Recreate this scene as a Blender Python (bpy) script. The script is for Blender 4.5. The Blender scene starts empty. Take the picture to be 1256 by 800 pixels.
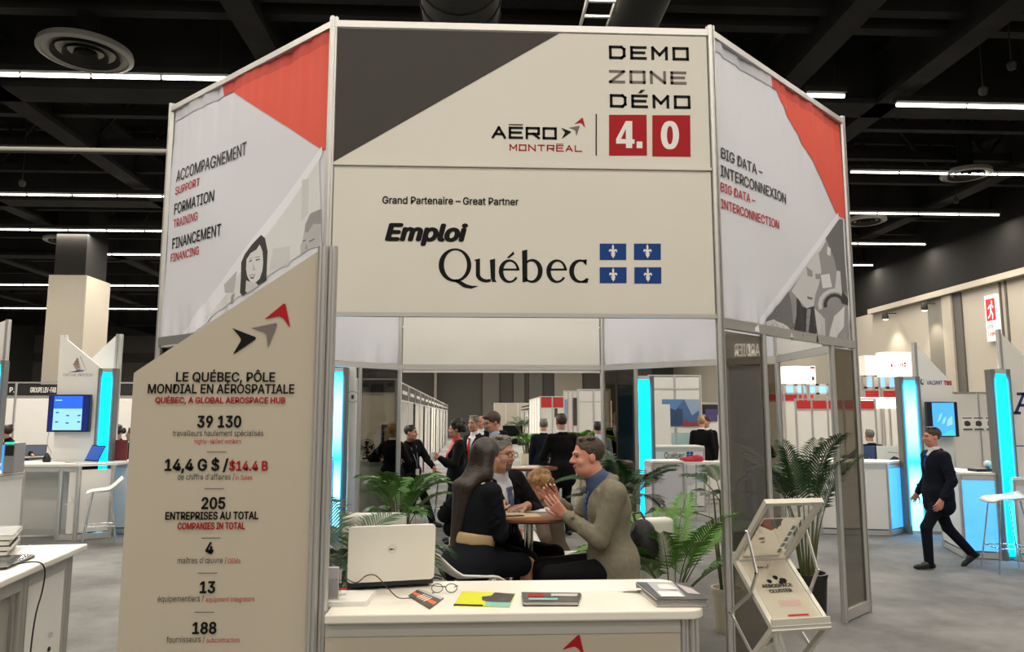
import bpy, bmesh, math, random
import numpy as np
from mathutils import Vector, Matrix, Euler
R = math.radians
random.seed(7)
SC = bpy.context.scene
COL = SC.collection

# ------------------------------------------------------------------ camera, world, exposure
F, PITCH, YAW, CAM_H = 911.0, 6.885, 2.653, 1.8          # focal length in pixels of the 1256 px wide frame
cam_d = bpy.data.cameras.new('camera')
cam_d.sensor_width = 36.0
cam_d.lens = F / 1256.0 * 36.0
cam_d.clip_end = 300
cam = bpy.data.objects.new('camera', cam_d)
COL.objects.link(cam)
cam.location = (0, 0, CAM_H)
cam.rotation_euler = (R(90 + PITCH), 0, R(-YAW))
SC.camera = cam
SC.view_settings.view_transform = 'Standard'
SC.view_settings.look = 'None'
SC.view_settings.gamma = 1.0
SC.view_settings.use_curve_mapping = False
SC.view_settings.exposure = 0.35
world = bpy.data.worlds.new('hall_air')
SC.world = world
world.use_nodes = True
world.node_tree.nodes['Background'].inputs[0].default_value = (1.0, 0.93, 0.84, 1)
world.node_tree.nodes['Background'].inputs[1].default_value = 0.13
ROW_W = 26.0          # watts per metre of the light rows above the hall
WARM = (1.0, 0.915, 0.79)
try:
    SC.cycles.max_bounces = 8
    SC.cycles.transparent_max_bounces = 24
    SC.cycles.caustics_reflective = False
    SC.cycles.caustics_refractive = False
    SC.cycles.sample_clamp_indirect = 4.0
except Exception:
    pass

_p, _y = R(PITCH), R(YAW)
_fw = Vector((math.sin(_y) * math.cos(_p), math.cos(_y) * math.cos(_p), math.sin(_p)))
_rt = Vector((math.cos(_y), -math.sin(_y), 0))
_up = _rt.cross(_fw)
def ray(u, v): return _fw + _rt * ((u - 628) / F) - _up * ((v - 400) / F)
def aty(u, v, Y):
    d = ray(u, v); return Vector((0, 0, CAM_H)) + d * (Y / d.y)
def atz(u, v, z):
    d = ray(u, v); return Vector((0, 0, CAM_H)) + d * ((z - CAM_H) / d.z)
def atx(u, v, X):
    d = ray(u, v); return Vector((0, 0, CAM_H)) + d * (X / d.x)
class Plane:
    """A vertical sign face: origin o, unit vector ex along it (to the reader's right), n towards the reader."""
    def __init__(s, o, ex):
        s.o = Vector(o); s.ex = Vector(ex).normalized(); s.ez = Vector((0, 0, 1)); s.n = s.ex.cross(s.ez)
    def uv(s, u, v):
        d = ray(u, v); c = Vector((0, 0, CAM_H))
        t = (s.o - c).dot(s.n) / d.dot(s.n); q = c + d * t - s.o
        return q.dot(s.ex), q.z
    def P(s, a, b, off=0.0): return s.o + s.ex * a + s.ez * b + s.n * off

# ------------------------------------------------------------------ materials
MATS = {}
def mat(name, col, rough=0.5, metal=0.0, emit=None, estr=0.0, noise=0.0, nscale=8.0, bump=0.0, bscale=40.0, spec=0.5, alpha=1.0, sheen=0.0):
    if name in MATS: return MATS[name]
    m = bpy.data.materials.new(name); m.use_nodes = True
    nt = m.node_tree; b = nt.nodes['Principled BSDF']
    b.inputs['Base Color'].default_value = (*col, 1); b.inputs['Roughness'].default_value = rough
    b.inputs['Metallic'].default_value = metal; b.inputs['Specular IOR Level'].default_value = spec
    if sheen: b.inputs['Sheen Weight'].default_value = sheen
    if alpha < 1: b.inputs['Alpha'].default_value = alpha
    if emit:
        b.inputs['Emission Color'].default_value = (*emit, 1); b.inputs['Emission Strength'].default_value = estr
    if noise or bump:
        tc = nt.nodes.new('ShaderNodeTexCoord')
    if noise:
        n = nt.nodes.new('ShaderNodeTexNoise'); n.inputs['Scale'].default_value = nscale; n.inputs['Detail'].default_value = 5
        r = nt.nodes.new('ShaderNodeValToRGB')
        r.color_ramp.elements[0].position = 0.3; r.color_ramp.elements[1].position = 0.7
        r.color_ramp.elements[0].color = (*[c * (1 - noise) for c in col], 1)
        r.color_ramp.elements[1].color = (*[min(1, c * (1 + noise)) for c in col], 1)
        nt.links.new(tc.outputs['Object'], n.inputs['Vector']); nt.links.new(n.outputs['Fac'], r.inputs['Fac'])
        nt.links.new(r.outputs['Color'], b.inputs['Base Color'])
    if bump:
        n2 = nt.nodes.new('ShaderNodeTexNoise'); n2.inputs['Scale'].default_value = bscale; n2.inputs['Detail'].default_value = 3
        bp = nt.nodes.new('ShaderNodeBump'); bp.inputs['Strength'].default_value = bump; bp.inputs['Distance'].default_value = 0.02
        nt.links.new(tc.outputs['Object'], n2.inputs['Vector']); nt.links.new(n2.outputs['Fac'], bp.inputs['Height'])
        nt.links.new(bp.outputs['Normal'], b.inputs['Normal'])
    MATS[name] = m; return m
def glassy(name, tint, gloss=0.9, rough=0.02):
    """Thin see-through sheet: tinted transparency with a Fresnel gloss."""
    if name in MATS: return MATS[name]
    m = bpy.data.materials.new(name); m.use_nodes = True; nt = m.node_tree
    for n in list(nt.nodes): nt.nodes.remove(n)
    out = nt.nodes.new('ShaderNodeOutputMaterial'); mix = nt.nodes.new('ShaderNodeMixShader')
    tr = nt.nodes.new('ShaderNodeBsdfTransparent'); tr.inputs[0].default_value = (*tint, 1)
    gl = nt.nodes.new('ShaderNodeBsdfGlossy'); gl.inputs['Roughness'].default_value = rough
    gl.inputs['Color'].default_value = (gloss, gloss, gloss, 1)
    fr = nt.nodes.new('ShaderNodeFresnel'); ge = nt.nodes.new('ShaderNodeNewGeometry'); mr = nt.nodes.new('ShaderNodeMapRange')
    mr.inputs['To Min'].default_value = 1.5; mr.inputs['To Max'].default_value = 1 / 1.5      # the same gloss from both faces of the sheet
    nt.links.new(ge.outputs['Backfacing'], mr.inputs['Value']); nt.links.new(mr.outputs[0], fr.inputs['IOR'])
    nt.links.new(fr.outputs[0], mix.inputs[0]); nt.links.new(tr.outputs[0], mix.inputs[1]); nt.links.new(gl.outputs[0], mix.inputs[2])
    nt.links.new(mix.outputs[0], out.inputs[0]); MATS[name] = m; return m

M_PANEL = mat('laminate_panel', (0.76, 0.73, 0.655), 0.45, noise=0.02, nscale=1.5)
M_WHITE = mat('white_panel', (0.80, 0.78, 0.74), 0.5, noise=0.02, nscale=2)
M_BLADE = mat('beige_panel', (0.545, 0.485, 0.385), 0.5, noise=0.02, nscale=1.5)
M_ALU = mat('aluminium', (0.62, 0.61, 0.59), 0.42, 0.75)
M_ALUD = mat('dull_aluminium', (0.56, 0.55, 0.51), 0.5, 0.4)
M_GROOVE = mat('groove', (0.16, 0.155, 0.145), 0.6)
M_CHROME = mat('chrome', (0.8, 0.8, 0.8), 0.12, 1.0)
M_BLACK = mat('black_print', (0.008, 0.008, 0.009), 0.6, spec=.15)
M_GREYP = mat('grey_print', (0.070, 0.064, 0.060), 0.6, spec=.15)
M_GREY2 = mat('mid_grey_print', (0.20, 0.17, 0.16), 0.6, spec=.15)
M_RED = mat('red_print', (0.42, 0.012, 0.018), 0.6, spec=.2)
M_REDT = mat('red_letter', (0.50, 0.03, 0.03), 0.6, spec=.2)
M_BLUE = mat('blue_print', (0.012, 0.055, 0.25), 0.6, spec=.2)
M_WPRINT = mat('white_print', (0.86, 0.85, 0.82), 0.5)
M_CLOTH = mat('banner_cloth', (0.74, 0.75, 0.82), 0.75, bump=0.25, bscale=3.0)
M_CLOTHL = mat('banner_stripe', (0.86, 0.87, 0.94), 0.75)
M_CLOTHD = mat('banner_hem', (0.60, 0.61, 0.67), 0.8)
M_CLOTHR = mat('banner_red', (0.78, 0.10, 0.065), 0.7, bump=0.3, bscale=3.0)
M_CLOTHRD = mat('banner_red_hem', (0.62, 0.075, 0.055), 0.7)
M_TOP = mat('counter_top', (0.84, 0.80, 0.71), 0.35)
M_DARK = mat('dark_paint', (0.012, 0.0115, 0.011), 0.9, spec=.05)
M_BEAM = mat('beam_paint', (0.019, 0.018, 0.017), 0.9, spec=.08, noise=0.25, nscale=1.2)
M_DUCT = mat('duct_paint', (0.028, 0.027, 0.025), 0.85, spec=.1)
M_CYAN = mat('cyan_light', (0.0, 0.5, 0.6), 0.4, emit=(0.0, 0.60, 0.95), estr=1.5)
def cyan_white():
    m = bpy.data.materials.new('cyan_white_light'); m.use_nodes = True; nt = m.node_tree; b = nt.nodes['Principled BSDF']
    tc = nt.nodes.new('ShaderNodeTexCoord'); sx = nt.nodes.new('ShaderNodeSeparateXYZ'); r = nt.nodes.new('ShaderNodeValToRGB')
    nt.links.new(tc.outputs['Generated'], sx.inputs[0]); nt.links.new(sx.outputs['Z'], r.inputs[0]); e = r.color_ramp.elements
    e[0].position = .0; e[0].color = (.35, .80, 1, 1); e[1].position = 1.0; e[1].color = (.0, .62, .95, 1)
    for p, c in ((.30, (.62, .90, 1, 1)), (.45, (.0, .62, .95, 1)), (.60, (.45, .85, 1, 1)), (.80, (.55, .88, 1, 1))):
        q = e.new(p); q.color = c
    nt.links.new(r.outputs[0], b.inputs['Emission Color']); b.inputs['Emission Strength'].default_value = 1.3; b.inputs['Base Color'].default_value = (.1, .5, .6, 1)
    return m
M_CYANW = cyan_white()
M_TUBE = mat('tube_light', (0.9, 0.9, 0.9), 0.4, emit=(1.0, 0.95, 0.84), estr=6.0)
M_SUIT = mat('black_suit', (0.0055, 0.0055, 0.0065), 0.85, spec=.12, bump=0.1, bscale=25)
M_NAVY = mat('navy_suit', (0.0075, 0.0095, 0.017), 0.85, spec=.12, bump=0.1, bscale=25)
M_BLAZER = mat('grey_green_blazer', (0.185, 0.165, 0.115), 0.85, noise=0.12, nscale=30, bump=0.35, bscale=14)
M_SKIN = mat('skin', (0.56, 0.29, 0.20), 0.5)
M_SKINR = mat('ruddy_skin', (0.60, 0.27, 0.19), 0.5)
M_SKIND = mat('tan_skin', (0.42, 0.21, 0.13), 0.5)
M_LIP = mat('lip', (0.42, 0.14, 0.11), 0.5)
M_EYE = mat('eye_dark', (0.03, 0.02, 0.02), 0.3)
M_HBROWN = mat('brown_hair', (0.022, 0.012, 0.008), 0.45, noise=0.3, nscale=40, bump=.25, bscale=55)
M_HDARK = mat('dark_hair', (0.014, 0.010, 0.008), 0.5, noise=0.3, nscale=40, bump=.6, bscale=55)
M_HGREY = mat('grey_hair', (0.17, 0.155, 0.14), 0.6, noise=0.5, nscale=60, bump=.6, bscale=55)
M_HSHORT = mat('short_brown_hair', (0.060, 0.034, 0.020), 0.6, noise=0.4, nscale=60, bump=.6, bscale=55)
M_HBLOND = mat('blond_hair', (0.36, 0.20, 0.085), 0.55, noise=0.35, nscale=40, bump=.6, bscale=55)
M_SHIRTW = mat('white_shirt', (0.72, 0.73, 0.76), 0.7)
M_SHIRTB = mat('blue_shirt', (0.05, 0.08, 0.17), 0.7)
M_SHIRTL = mat('light_blue_shirt', (0.42, 0.50, 0.68), 0.75)
M_LEATHER = mat('black_leather', (0.012, 0.011, 0.011), 0.35)
M_BELT = mat('tan_belt', (0.45, 0.32, 0.17), 0.5)
M_WOOD = mat('brown_wood', (0.17, 0.062, 0.030), 0.3, noise=0.25, nscale=12)
M_BLACKPL = mat('black_plastic', (0.014, 0.014, 0.016), 0.4)
M_WPLAST = mat('white_plastic', (0.80, 0.78, 0.72), 0.35)
M_PAPER = mat('paper', (0.84, 0.82, 0.77), 0.6)
M_TINT = glassy('tinted_glass', (0.48, 0.455, 0.40))
M_ACRYL = glassy('clear_acrylic', (0.93, 0.93, 0.92))
def paper_thin():
    m = bpy.data.materials.new('thin_paper'); m.use_nodes = True; nt = m.node_tree; b = nt.nodes['Principled BSDF']; b.inputs['Base Color'].default_value = (.84, .82, .77, 1); b.inputs['Roughness'].default_value = .6
    t = nt.nodes.new('ShaderNodeBsdfTranslucent'); t.inputs[0].default_value = (.84, .80, .72, 1); mx = nt.nodes.new('ShaderNodeMixShader'); mx.inputs[0].default_value = .8
    nt.links.new(b.outputs[0], mx.inputs[1]); nt.links.new(t.outputs[0], mx.inputs[2]); nt.links.new(mx.outputs[0], nt.nodes['Material Output'].inputs[0]); return m
M_PAPERT = paper_thin()
M_SILV = mat('silver_metal', (0.66, 0.65, 0.62), 0.35, 0.6)

# ------------------------------------------------------------------ objects and meshes
def tag(o, label, cat, group=None):
    o['label'] = label; o['category'] = cat
    if group: o['group'] = group
    return o
def thing(name, label, cat, loc=(0, 0, 0), rz=0.0, group=None):
    o = bpy.data.objects.new(name, None); COL.objects.link(o)
    o.empty_display_size = 0.1
    o.location = loc; o.rotation_euler = (0, 0, rz); return tag(o, label, cat, group)
def copy_tree(o, parent=None):
    c = o.copy(); COL.objects.link(c)
    if parent: c.parent = parent
    for ch in list(o.children): copy_tree(ch, c)
    return c
def base_loc(p):
    v = Vector((0, 0, 0))
    while p is not None:
        v = v + p.location; p = p.parent
    return v
def frame_of(d, up=Vector((0, 0, 1))):
    d = d.normalized()
    if abs(d.dot(up)) > 0.999: up = Vector((0, 1, 0))
    x = d.cross(up).normalized(); return x, x.cross(d).normalized(), d
def rotz(a): return Matrix.Rotation(a, 3, 'Z')

class MB:
    def __init__(s): s.v = []; s.f = []; s.m = []; s.mats = []
    def mi(s, m):
        if m is None: return 0
        if m not in s.mats: s.mats.append(m)
        return s.mats.index(m)
    def add(s, vs, fs, m=None):
        n = len(s.v); k = s.mi(m)
        s.v += [tuple(v) for v in vs]
        for f in fs: s.f.append(tuple(i + n for i in f)); s.m.append(k)
        return s
    def box(s, lo, hi, m=None, M=None):
        (a, b, c), (d, e, f) = lo, hi
        vs = [Vector(p) for p in ((a, b, c), (d, b, c), (d, e, c), (a, e, c), (a, b, f), (d, b, f), (d, e, f), (a, e, f))]
        if M is not None: vs = [M @ v for v in vs]
        return s.add(vs, [(0, 3, 2, 1), (4, 5, 6, 7), (0, 1, 5, 4), (1, 2, 6, 5), (2, 3, 7, 6), (3, 0, 4, 7)], m)
    def cbox(s, c, size, m=None, M=None):
        h = Vector(size) / 2; c = Vector(c)
        if M is None: return s.box(c - h, c + h, m)
        return s.box(-h, h, m, Matrix.Translation(c) @ M.to_4x4())
    def bar(s, p0, p1, w, h, m=None, up=Vector((0, 0, 1))):
        p0, p1 = Vector(p0), Vector(p1); x, u, d = frame_of(p1 - p0, up)
        vs = [p + x * (sx * w / 2) + u * (sy * h / 2) for p in (p0, p1) for sx, sy in ((-1, -1), (1, -1), (1, 1), (-1, 1))]
        return s.add(vs, [(0, 1, 2, 3), (7, 6, 5, 4), (0, 4, 5, 1), (1, 5, 6, 2), (2, 6, 7, 3), (3, 7, 4, 0)], m)
    def tube(s, pts, r, n=8, m=None, r2=None, cap=True):
        pts = [Vector(p) for p in pts]; k = len(pts); vs = []; prev = None
        for i, p in enumerate(pts):
            d = (pts[min(i + 1, k - 1)] - pts[max(i - 1, 0)])
            if d.length < 1e-9: d = Vector((0, 0, 1))
            if prev is None: x, u, d = frame_of(d)
            else:
                d = d.normalized(); x = prev - d * prev.dot(d)
                x = x.normalized() if x.length > 1e-6 else frame_of(d)[0]
                u = d.cross(x) * 1
            prev = x
            rr = r if r2 is None else r + (r2 - r) * i / max(1, k - 1)
            u = d.cross(x)
            for j in range(n):
                a = 2 * math.pi * j / n; vs.append(p + x * (rr * math.cos(a)) + u * (rr * math.sin(a)))
        fs = [(i * n + j, i * n + (j + 1) % n, (i + 1) * n + (j + 1) % n, (i + 1) * n + j) for i in range(k - 1) for j in range(n)]
        if cap: fs += [tuple(range(n - 1, -1, -1)), tuple((k - 1) * n + j for j in range(n))]
        return s.add(vs, fs, m)
    def lathe(s, prof, c=(0, 0, 0), n=24, m=None):
        c = Vector(c); vs = []; k = len(prof)
        for r_, z in prof:
            for j in range(n):
                a = 2 * math.pi * j / n; vs.append(c + Vector((r_ * math.cos(a), r_ * math.sin(a), z)))
        fs = [(i * n + j, i * n + (j + 1) % n, (i + 1) * n + (j + 1) % n, (i + 1) * n + j) for i in range(k - 1) for j in range(n)]
        fs += [tuple(range(n - 1, -1, -1)), tuple((k - 1) * n + j for j in range(n))]
        return s.add(vs, fs, m)
    def prism(s, poly, o, ex, ey, en, t, m=None):
        """Polygon (in ex, ey from o) given a thickness t along -en (its face at o)."""
        o, ex, ey, en = Vector(o), Vector(ex), Vector(ey), Vector(en); n = len(poly)
        A = [o + ex * a + ey * b for a, b in poly]; B = [p - en * t for p in A]
        fs = [tuple(range(n)), tuple(range(2 * n - 1, n - 1, -1))]
        fs += [(i, n + i, n + (i + 1) % n, (i + 1) % n) for i in range(n)]
        return s.add(A + B, fs, m)
    def poly(s, pts, m=None): return s.add(pts, [tuple(range(len(pts)))], m)
    def ell(s, c, r, n=12, k=8, m=None, M=None):
        c = Vector(c); vs = []
        for i in range(1, k):
            t = math.pi * i / k
            for j in range(n):
                a = 2 * math.pi * j / n
                v = Vector((r[0] * math.sin(t) * math.cos(a), r[1] * math.sin(t) * math.sin(a), r[2] * math.cos(t)))
                vs.append(c + (M @ v if M is not None else v))
        z = Vector((0, 0, r[2])); z = M @ z if M is not None else z
        vs += [c + z, c - z]; q = len(vs)
        fs = [(i * n + j, (i + 1) * n + j, (i + 1) * n + (j + 1) % n, i * n + (j + 1) % n) for i in range(k - 2) for j in range(n)]
        fs += [(q - 2, j, (j + 1) % n) for j in range(n)] + [(q - 1, (k - 2) * n + (j + 1) % n, (k - 2) * n + j) for j in range(n)]
        return s.add(vs, fs, m)
    def mesh(s, name, material=None, off=None, smooth=None):
        me = bpy.data.meshes.new(name)
        vs = s.v if off is None else [(v[0] - off[0], v[1] - off[1], v[2] - off[2]) for v in s.v]
        me.from_pydata(vs, [], s.f)
        ms = s.mats or [material]
        for m in ms: me.materials.append(m)
        if len(ms) > 1: me.polygons.foreach_set('material_index', s.m)
        bm = bmesh.new(); bm.from_mesh(me); bmesh.ops.recalc_face_normals(bm, faces=bm.faces); bm.to_mesh(me); bm.free()
        if smooth is not None:
            me.polygons.foreach_set('use_smooth', [True] * len(me.polygons)); me.set_sharp_from_angle(angle=R(smooth))
        me.update(); return me
    def build(s, name, material=None, parent=None, world=True, smooth=None, bevel=0.0, kind=None):
        off = base_loc(parent) if (parent is not None and world) else None
        o = bpy.data.objects.new(name, s.mesh(name, material, off, smooth)); COL.objects.link(o)
        if parent is not None: o.parent = parent
        if bevel:
            b = o.modifiers.new('bevel', 'BEVEL'); b.width = bevel; b.segments = 2; b.limit_method = 'ANGLE'
        if kind: o['kind'] = kind
        return o

# ------------------------------------------------------------------ lettering
_font_cache = {}
try: SANS = bpy.data.fonts.load(bpy.utils.system_resource('DATAFILES', path='fonts') + '/Inter.woff2')   # the sans that ships with Blender
except Exception: SANS = None
def glyph_mesh(txt, bold=0.0, shear=0.0, spacing=1.0):
    key = (txt, bold, shear, spacing)
    if key in _font_cache: return _font_cache[key]
    if bold:        # heavier strokes: the same outlines laid over each other a hair apart
        v0, f0 = glyph_mesh(txt, 0, shear, spacing); vs, fs = [], []
        for k in range(8):
            c, s_ = bold * math.cos(k * math.pi / 4), bold * .8 * math.sin(k * math.pi / 4); n = len(vs)
            vs += [(v[0] + c, v[1] + s_, .00025 * k) for v in v0]; fs += [tuple(i + n for i in f) for f in f0]
        _font_cache[key] = (vs, fs); return vs, fs
    cu = bpy.data.curves.new('lettering', 'FONT'); cu.body = txt
    if SANS: cu.font = SANS
    cu.size = 1.0; cu.shear = shear
    cu.space_character = spacing; cu.resolution_u = 3
    ob = bpy.data.objects.new('lettering', cu); COL.objects.link(ob)
    dg = bpy.context.evaluated_depsgraph_get()
    me = ob.evaluated_get(dg).to_mesh()
    vs = [tuple(v.co) for v in me.vertices]; fs = [tuple(p.vertices) for p in me.polygons]
    ob.evaluated_get(dg).to_mesh_clear()
    COL.objects.unlink(ob); bpy.data.objects.remove(ob); bpy.data.curves.remove(cu)
    _font_cache[key] = (vs, fs); return vs, fs
_CAP = None
def cap_height():
    global _CAP
    if _CAP is None: _CAP = max(v[1] for v in glyph_mesh('H')[0])
    return _CAP
def text_on(mb, pl, txt, a0, a1, b, cap, m, bold=0.0, shear=0.0, off=0.003):
    """Letters on plane pl: from a0 to a1 along it, baseline at b, capitals cap high."""
    vs, fs = glyph_mesh(txt, bold, shear)
    x0 = min(v[0] for v in vs); x1 = max(v[0] for v in vs); sx = (a1 - a0) / (x1 - x0); sy = cap / cap_height()
    mb.add([pl.P(a0 + (v[0] - x0) * sx, b + v[1] * sy, off + v[2]) for v in vs], fs, m)
def text_px(mb, pl, txt, u0, u1, v0, v1, cap, m, bold=0.0, shear=0.0, off=0.003):
    """The same, measured on the photograph: baseline from (u0, v0) to (u1, v1), capitals cap pixels high at its start."""
    a0, b0 = pl.uv(u0, v0); a1, b1 = pl.uv(u1, v1); _, bt = pl.uv(u0, v0 - cap)
    text_on(mb, pl, txt, a0, a1, (b0 + b1) / 2, bt - b0, m, bold, shear, off)
def poly_px(mb, pl, pts, m, off=0.0025): mb.poly([pl.P(*pl.uv(u, v), off) for u, v in pts], m)
STROKES = {  # wide square-cut capitals
 'D': [[(0, 0), (0, 1), (.8, 1), (1, .8), (1, .2), (.8, 0), (0, 0)]], 'E': [[(1, 1), (0, 1), (0, 0), (1, 0)], [(0, .52), (.9, .52)]],
 'M': [[(0, 0), (0, 1), (.5, .35), (1, 1), (1, 0)]], 'O': [[(0, 0), (0, 1), (1, 1), (1, 0), (0, 0)]], 'Z': [[(0, 1), (1, 1), (0, 0), (1, 0)]],
 'N': [[(0, 0), (0, 1), (1, 0), (1, 1)]], 'A': [[(0, 0), (.5, 1), (1, 0)], [(.2, .34), (.8, .34)]], 'R': [[(0, 0), (0, 1), (1, 1), (1, .42), (0, .42)], [(.55, .42), (1, 0)]],
 'T': [[(0, 1), (1, 1)], [(.5, 1), (.5, 0)]], 'L': [[(0, 1), (0, 0), (1, 0)]]}
def strokes_on(mb, pl, txt, a0, a1, b, cap, m, w=0.13, gap=0.28, accent=None, bar=False, off=0.003):
    n = len(txt); lw = (a1 - a0) / (n + gap * (n - 1)); t = cap * w
    for i, ch in enumerate(txt):
        x = a0 + i * lw * (1 + gap)
        for line in STROKES[ch]:
            for (p, q) in zip(line, line[1:]):
                P = Vector((x + t / 2 + p[0] * (lw - t), b + t / 2 + p[1] * (cap - t))); Q = Vector((x + t / 2 + q[0] * (lw - t), b + t / 2 + q[1] * (cap - t)))
                d = (Q - P).normalized(); nn = Vector((-d.y, d.x)) * t / 2; P = P - d * t / 2; Q = Q + d * t / 2
                mb.poly([pl.P(*c, off) for c in (P - nn, Q - nn, Q + nn, P + nn)], m)
        if accent == i:
            if bar: q = ((x, b + cap * 1.12), (x + lw, b + cap * 1.12), (x + lw, b + cap * 1.2), (x, b + cap * 1.2))
            else: q = ((x + lw * .42, b + cap * 1.1), (x + lw * .62, b + cap * 1.1), (x + lw * .85, b + cap * 1.36), (x + lw * .6, b + cap * 1.36))
            mb.poly([pl.P(*c, off) for c in q], m)
def arrows_on(mb, pl, ax, bx, s, off=0.003):
    """Three swept darts climbing to the upper right: black, grey, red. (ax, bx) is the lower left, s the width of the whole."""
    def dart(pts, m): mb.poly([pl.P(ax + x * s, bx + y * s, off) for x, y in pts], m)
    dart([(0, .455), (.41, .30), (.414, .262), (.06, .005), (.042, .012), (.157, .227), (.16, .27), (.108, .34)], M_BLACK)
    dart([(.327, .455), (.755, .55), (.773, .524), (.64, .131), (.624, .135), (.598, .34), (.545, .393)], M_GREY2)
    dart([(.55, .612), (.869, .89), (.904, .89), (.997, .49), (.982, .48), (.878, .63), (.808, .67), (.755, .664)], M_RED)

# ------------------------------------------------------------------ the hall
def struct(name, mb, m=None, **k): return mb.build(name, m, None, kind='structure', **k)
def carpet():
    m = bpy.data.materials.new('carpet'); m.use_nodes = True; nt = m.node_tree; b = nt.nodes['Principled BSDF']
    tc = nt.nodes.new('ShaderNodeTexCoord'); n = nt.nodes.new('ShaderNodeTexNoise'); n.inputs['Scale'].default_value = 0.9; n.inputs['Detail'].default_value = 8
    n.inputs['Roughness'].default_value = 0.65
    r = nt.nodes.new('ShaderNodeValToRGB'); r.color_ramp.elements[0].position = .35; r.color_ramp.elements[1].position = .68
    r.color_ramp.elements[0].color = (.165, .163, .160, 1); r.color_ramp.elements[1].color = (.31, .305, .296, 1)
    n2 = nt.nodes.new('ShaderNodeTexNoise'); n2.inputs['Scale'].default_value = 160
    bp = nt.nodes.new('ShaderNodeBump'); bp.inputs['Strength'].default_value = .3; bp.inputs['Distance'].default_value = .01
    nt.links.new(tc.outputs['Object'], n.inputs[0]); nt.links.new(tc.outputs['Object'], n2.inputs[0]); nt.links.new(n.outputs['Fac'], r.inputs[0])
    nt.links.new(r.outputs[0], b.inputs['Base Color']); nt.links.new(n2.outputs['Fac'], bp.inputs['Height']); nt.links.new(bp.outputs[0], b.inputs['Normal'])
    b.inputs['Roughness'].default_value = .95; b.inputs['Specular IOR Level'].default_value = .1
    return m
M_CARPET = carpet()
M_WALLW = mat('painted_wall', (0.27, 0.245, 0.205), 0.8, noise=0.05, nscale=0.4)
M_WALLD = mat('dark_wall', (0.055, 0.052, 0.045), 0.85, noise=0.1, nscale=0.3)
M_WALLM = mat('mid_grey_wall', (0.11, 0.103, 0.09), 0.85, noise=0.08, nscale=0.3)
M_CONC = mat('column_paint', (0.25, 0.225, 0.185), 0.8, noise=0.05, nscale=0.8)
X_L, X_R, Y_F, Z_C = -36.0, 16.5, 62.0, 10.6
struct('floor', MB().box((X_L - 1, -12, -0.2), (X_R + 1, Y_F + 1, 0)), M_CARPET)
struct('ceiling', MB().box((X_L - 1, -12, Z_C), (X_R + 1, Y_F + 1, Z_C + .3)), M_DARK)
w = MB().box((X_R, -12, 0), (X_R + .4, Y_F, 6.05), M_WALLW); w.box((X_R + .05, -12, 6.05), (X_R + .4, Y_F, Z_C), M_DARK)
struct('wall_right', w)
w = MB().box((X_L, Y_F, 0), (X_R, Y_F + .4, Z_C), M_WALLD)
struct('wall_back', w)
w = MB().box((X_L - .4, -12, 0), (X_L, Y_F, Z_C), M_WALLD)
struct('wall_left', w)
# bands, piers and joints on the far and right walls
t1 = MB().box((X_L, Y_F - .15, 6.9), (-10, Y_F, 8.3)).box((X_L, Y_F - .15, 4.4), (-10, Y_F, 6.1)); struct('trim_1', t1, M_WALLM)
def far_x(u): return aty(u, 500, Y_F).x
t2 = MB()
for a, b, m in ((592, 612, M_WALLM), (630, 643, M_WALLM), (649, 665, M_WALLM), (680, 714, M_CONC), (735, 800, M_WALLM)):
    t2.box((far_x(a), Y_F - .25, 0), (far_x(b), Y_F, Z_C - .1), m)
t2.box((far_x(533), Y_F - .9, 0), (far_x(536), Y_F - .7, Z_C), M_CONC)
struct('trim_2', t2)
t3 = MB()
def rw_y(u): return atx(u, 480, X_R).y
t3.box((X_R - .12, rw_y(1178), 0), (X_R, rw_y(1166), 6.05), M_CONC)
t3.box((X_R - .05, rw_y(1188), 0), (X_R, rw_y(1178), 6.05), M_WALLD)
t3.box((X_R - .05, rw_y(1164), 0), (X_R, rw_y(1146), 6.05), M_WALLM)
for u in (1238, 1245): t3.box((X_R - .03, rw_y(u), 0), (X_R, rw_y(u) + .08, 6.05), M_WALLD)
t3.box((X_R - .25, 8, 6.0), (X_R, 30, 6.2), M_CONC)
struct('trim_3', t3)
# column
cp = aty(60, 338, 25); cq = aty(106, 338, 25)
struct('column', MB().box((cp.x, 25, 0), (cq.x, 26.6, 6.45), M_CONC).box((cq.x - .03, 25.01, 0), (cq.x + .02, 26.6, 6.44), M_CONC).box((cp.x + .1, 25.1, 6.45), (cq.x - .1, 26.5, Z_C), M_DARK))
# girders: across the hall and along it
g = MB()
for y in (14.6, 22.6, 30.6, 38.6, 46.6, 54.6):
    g.box((X_L, y, 8.4), (X_R, y + .5, Z_C - .05))
    g.box((X_L, y - .12, 8.28), (X_R, y + .62, 8.4))
struct('beam_across', g, M_BEAM)
g = MB()
for x in (-26, -20, -14.8, -9.7, -3.85, 2.0, 6.15, 8.55, 14.3):
    g.box((x - .09, 6, 8.4), (x + .09, Y_F, 9.3)); g.box((x - .24, 6, 8.28), (x + .24, Y_F, 8.4)); g.box((x - .24, 6, 9.3), (x + .24, Y_F, 9.4))
struct('beam_along', g, M_BEAM)
g = MB()
for y in (16.6, 18.6, 20.6, 24.6, 26.6, 28.6, 33, 36, 42):
    g.box((X_L, y - .1, 8.55), (X_R, y + .1, 8.75))
    g.box((X_L, y - .06, 9.75), (X_R, y + .06, 9.9))
    x = X_L + 1
    while x < X_R - 2 and y < 30:
        g.bar((x, y, 8.7), (x + .9, y, 9.8), .07, .07); g.bar((x + .9, y, 9.8), (x + 1.8, y, 8.7), .07, .07); x += 1.8
for y in (9.0, 10.4, 11.8, 12.4): g.box((X_L, y - .12, 8.7), (X_R, y + .12, 8.95))
struct('joist', g, M_BEAM)
M_PIPE = mat('pipe_paint', (.05, .048, .044), .9, spec=.05)
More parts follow.
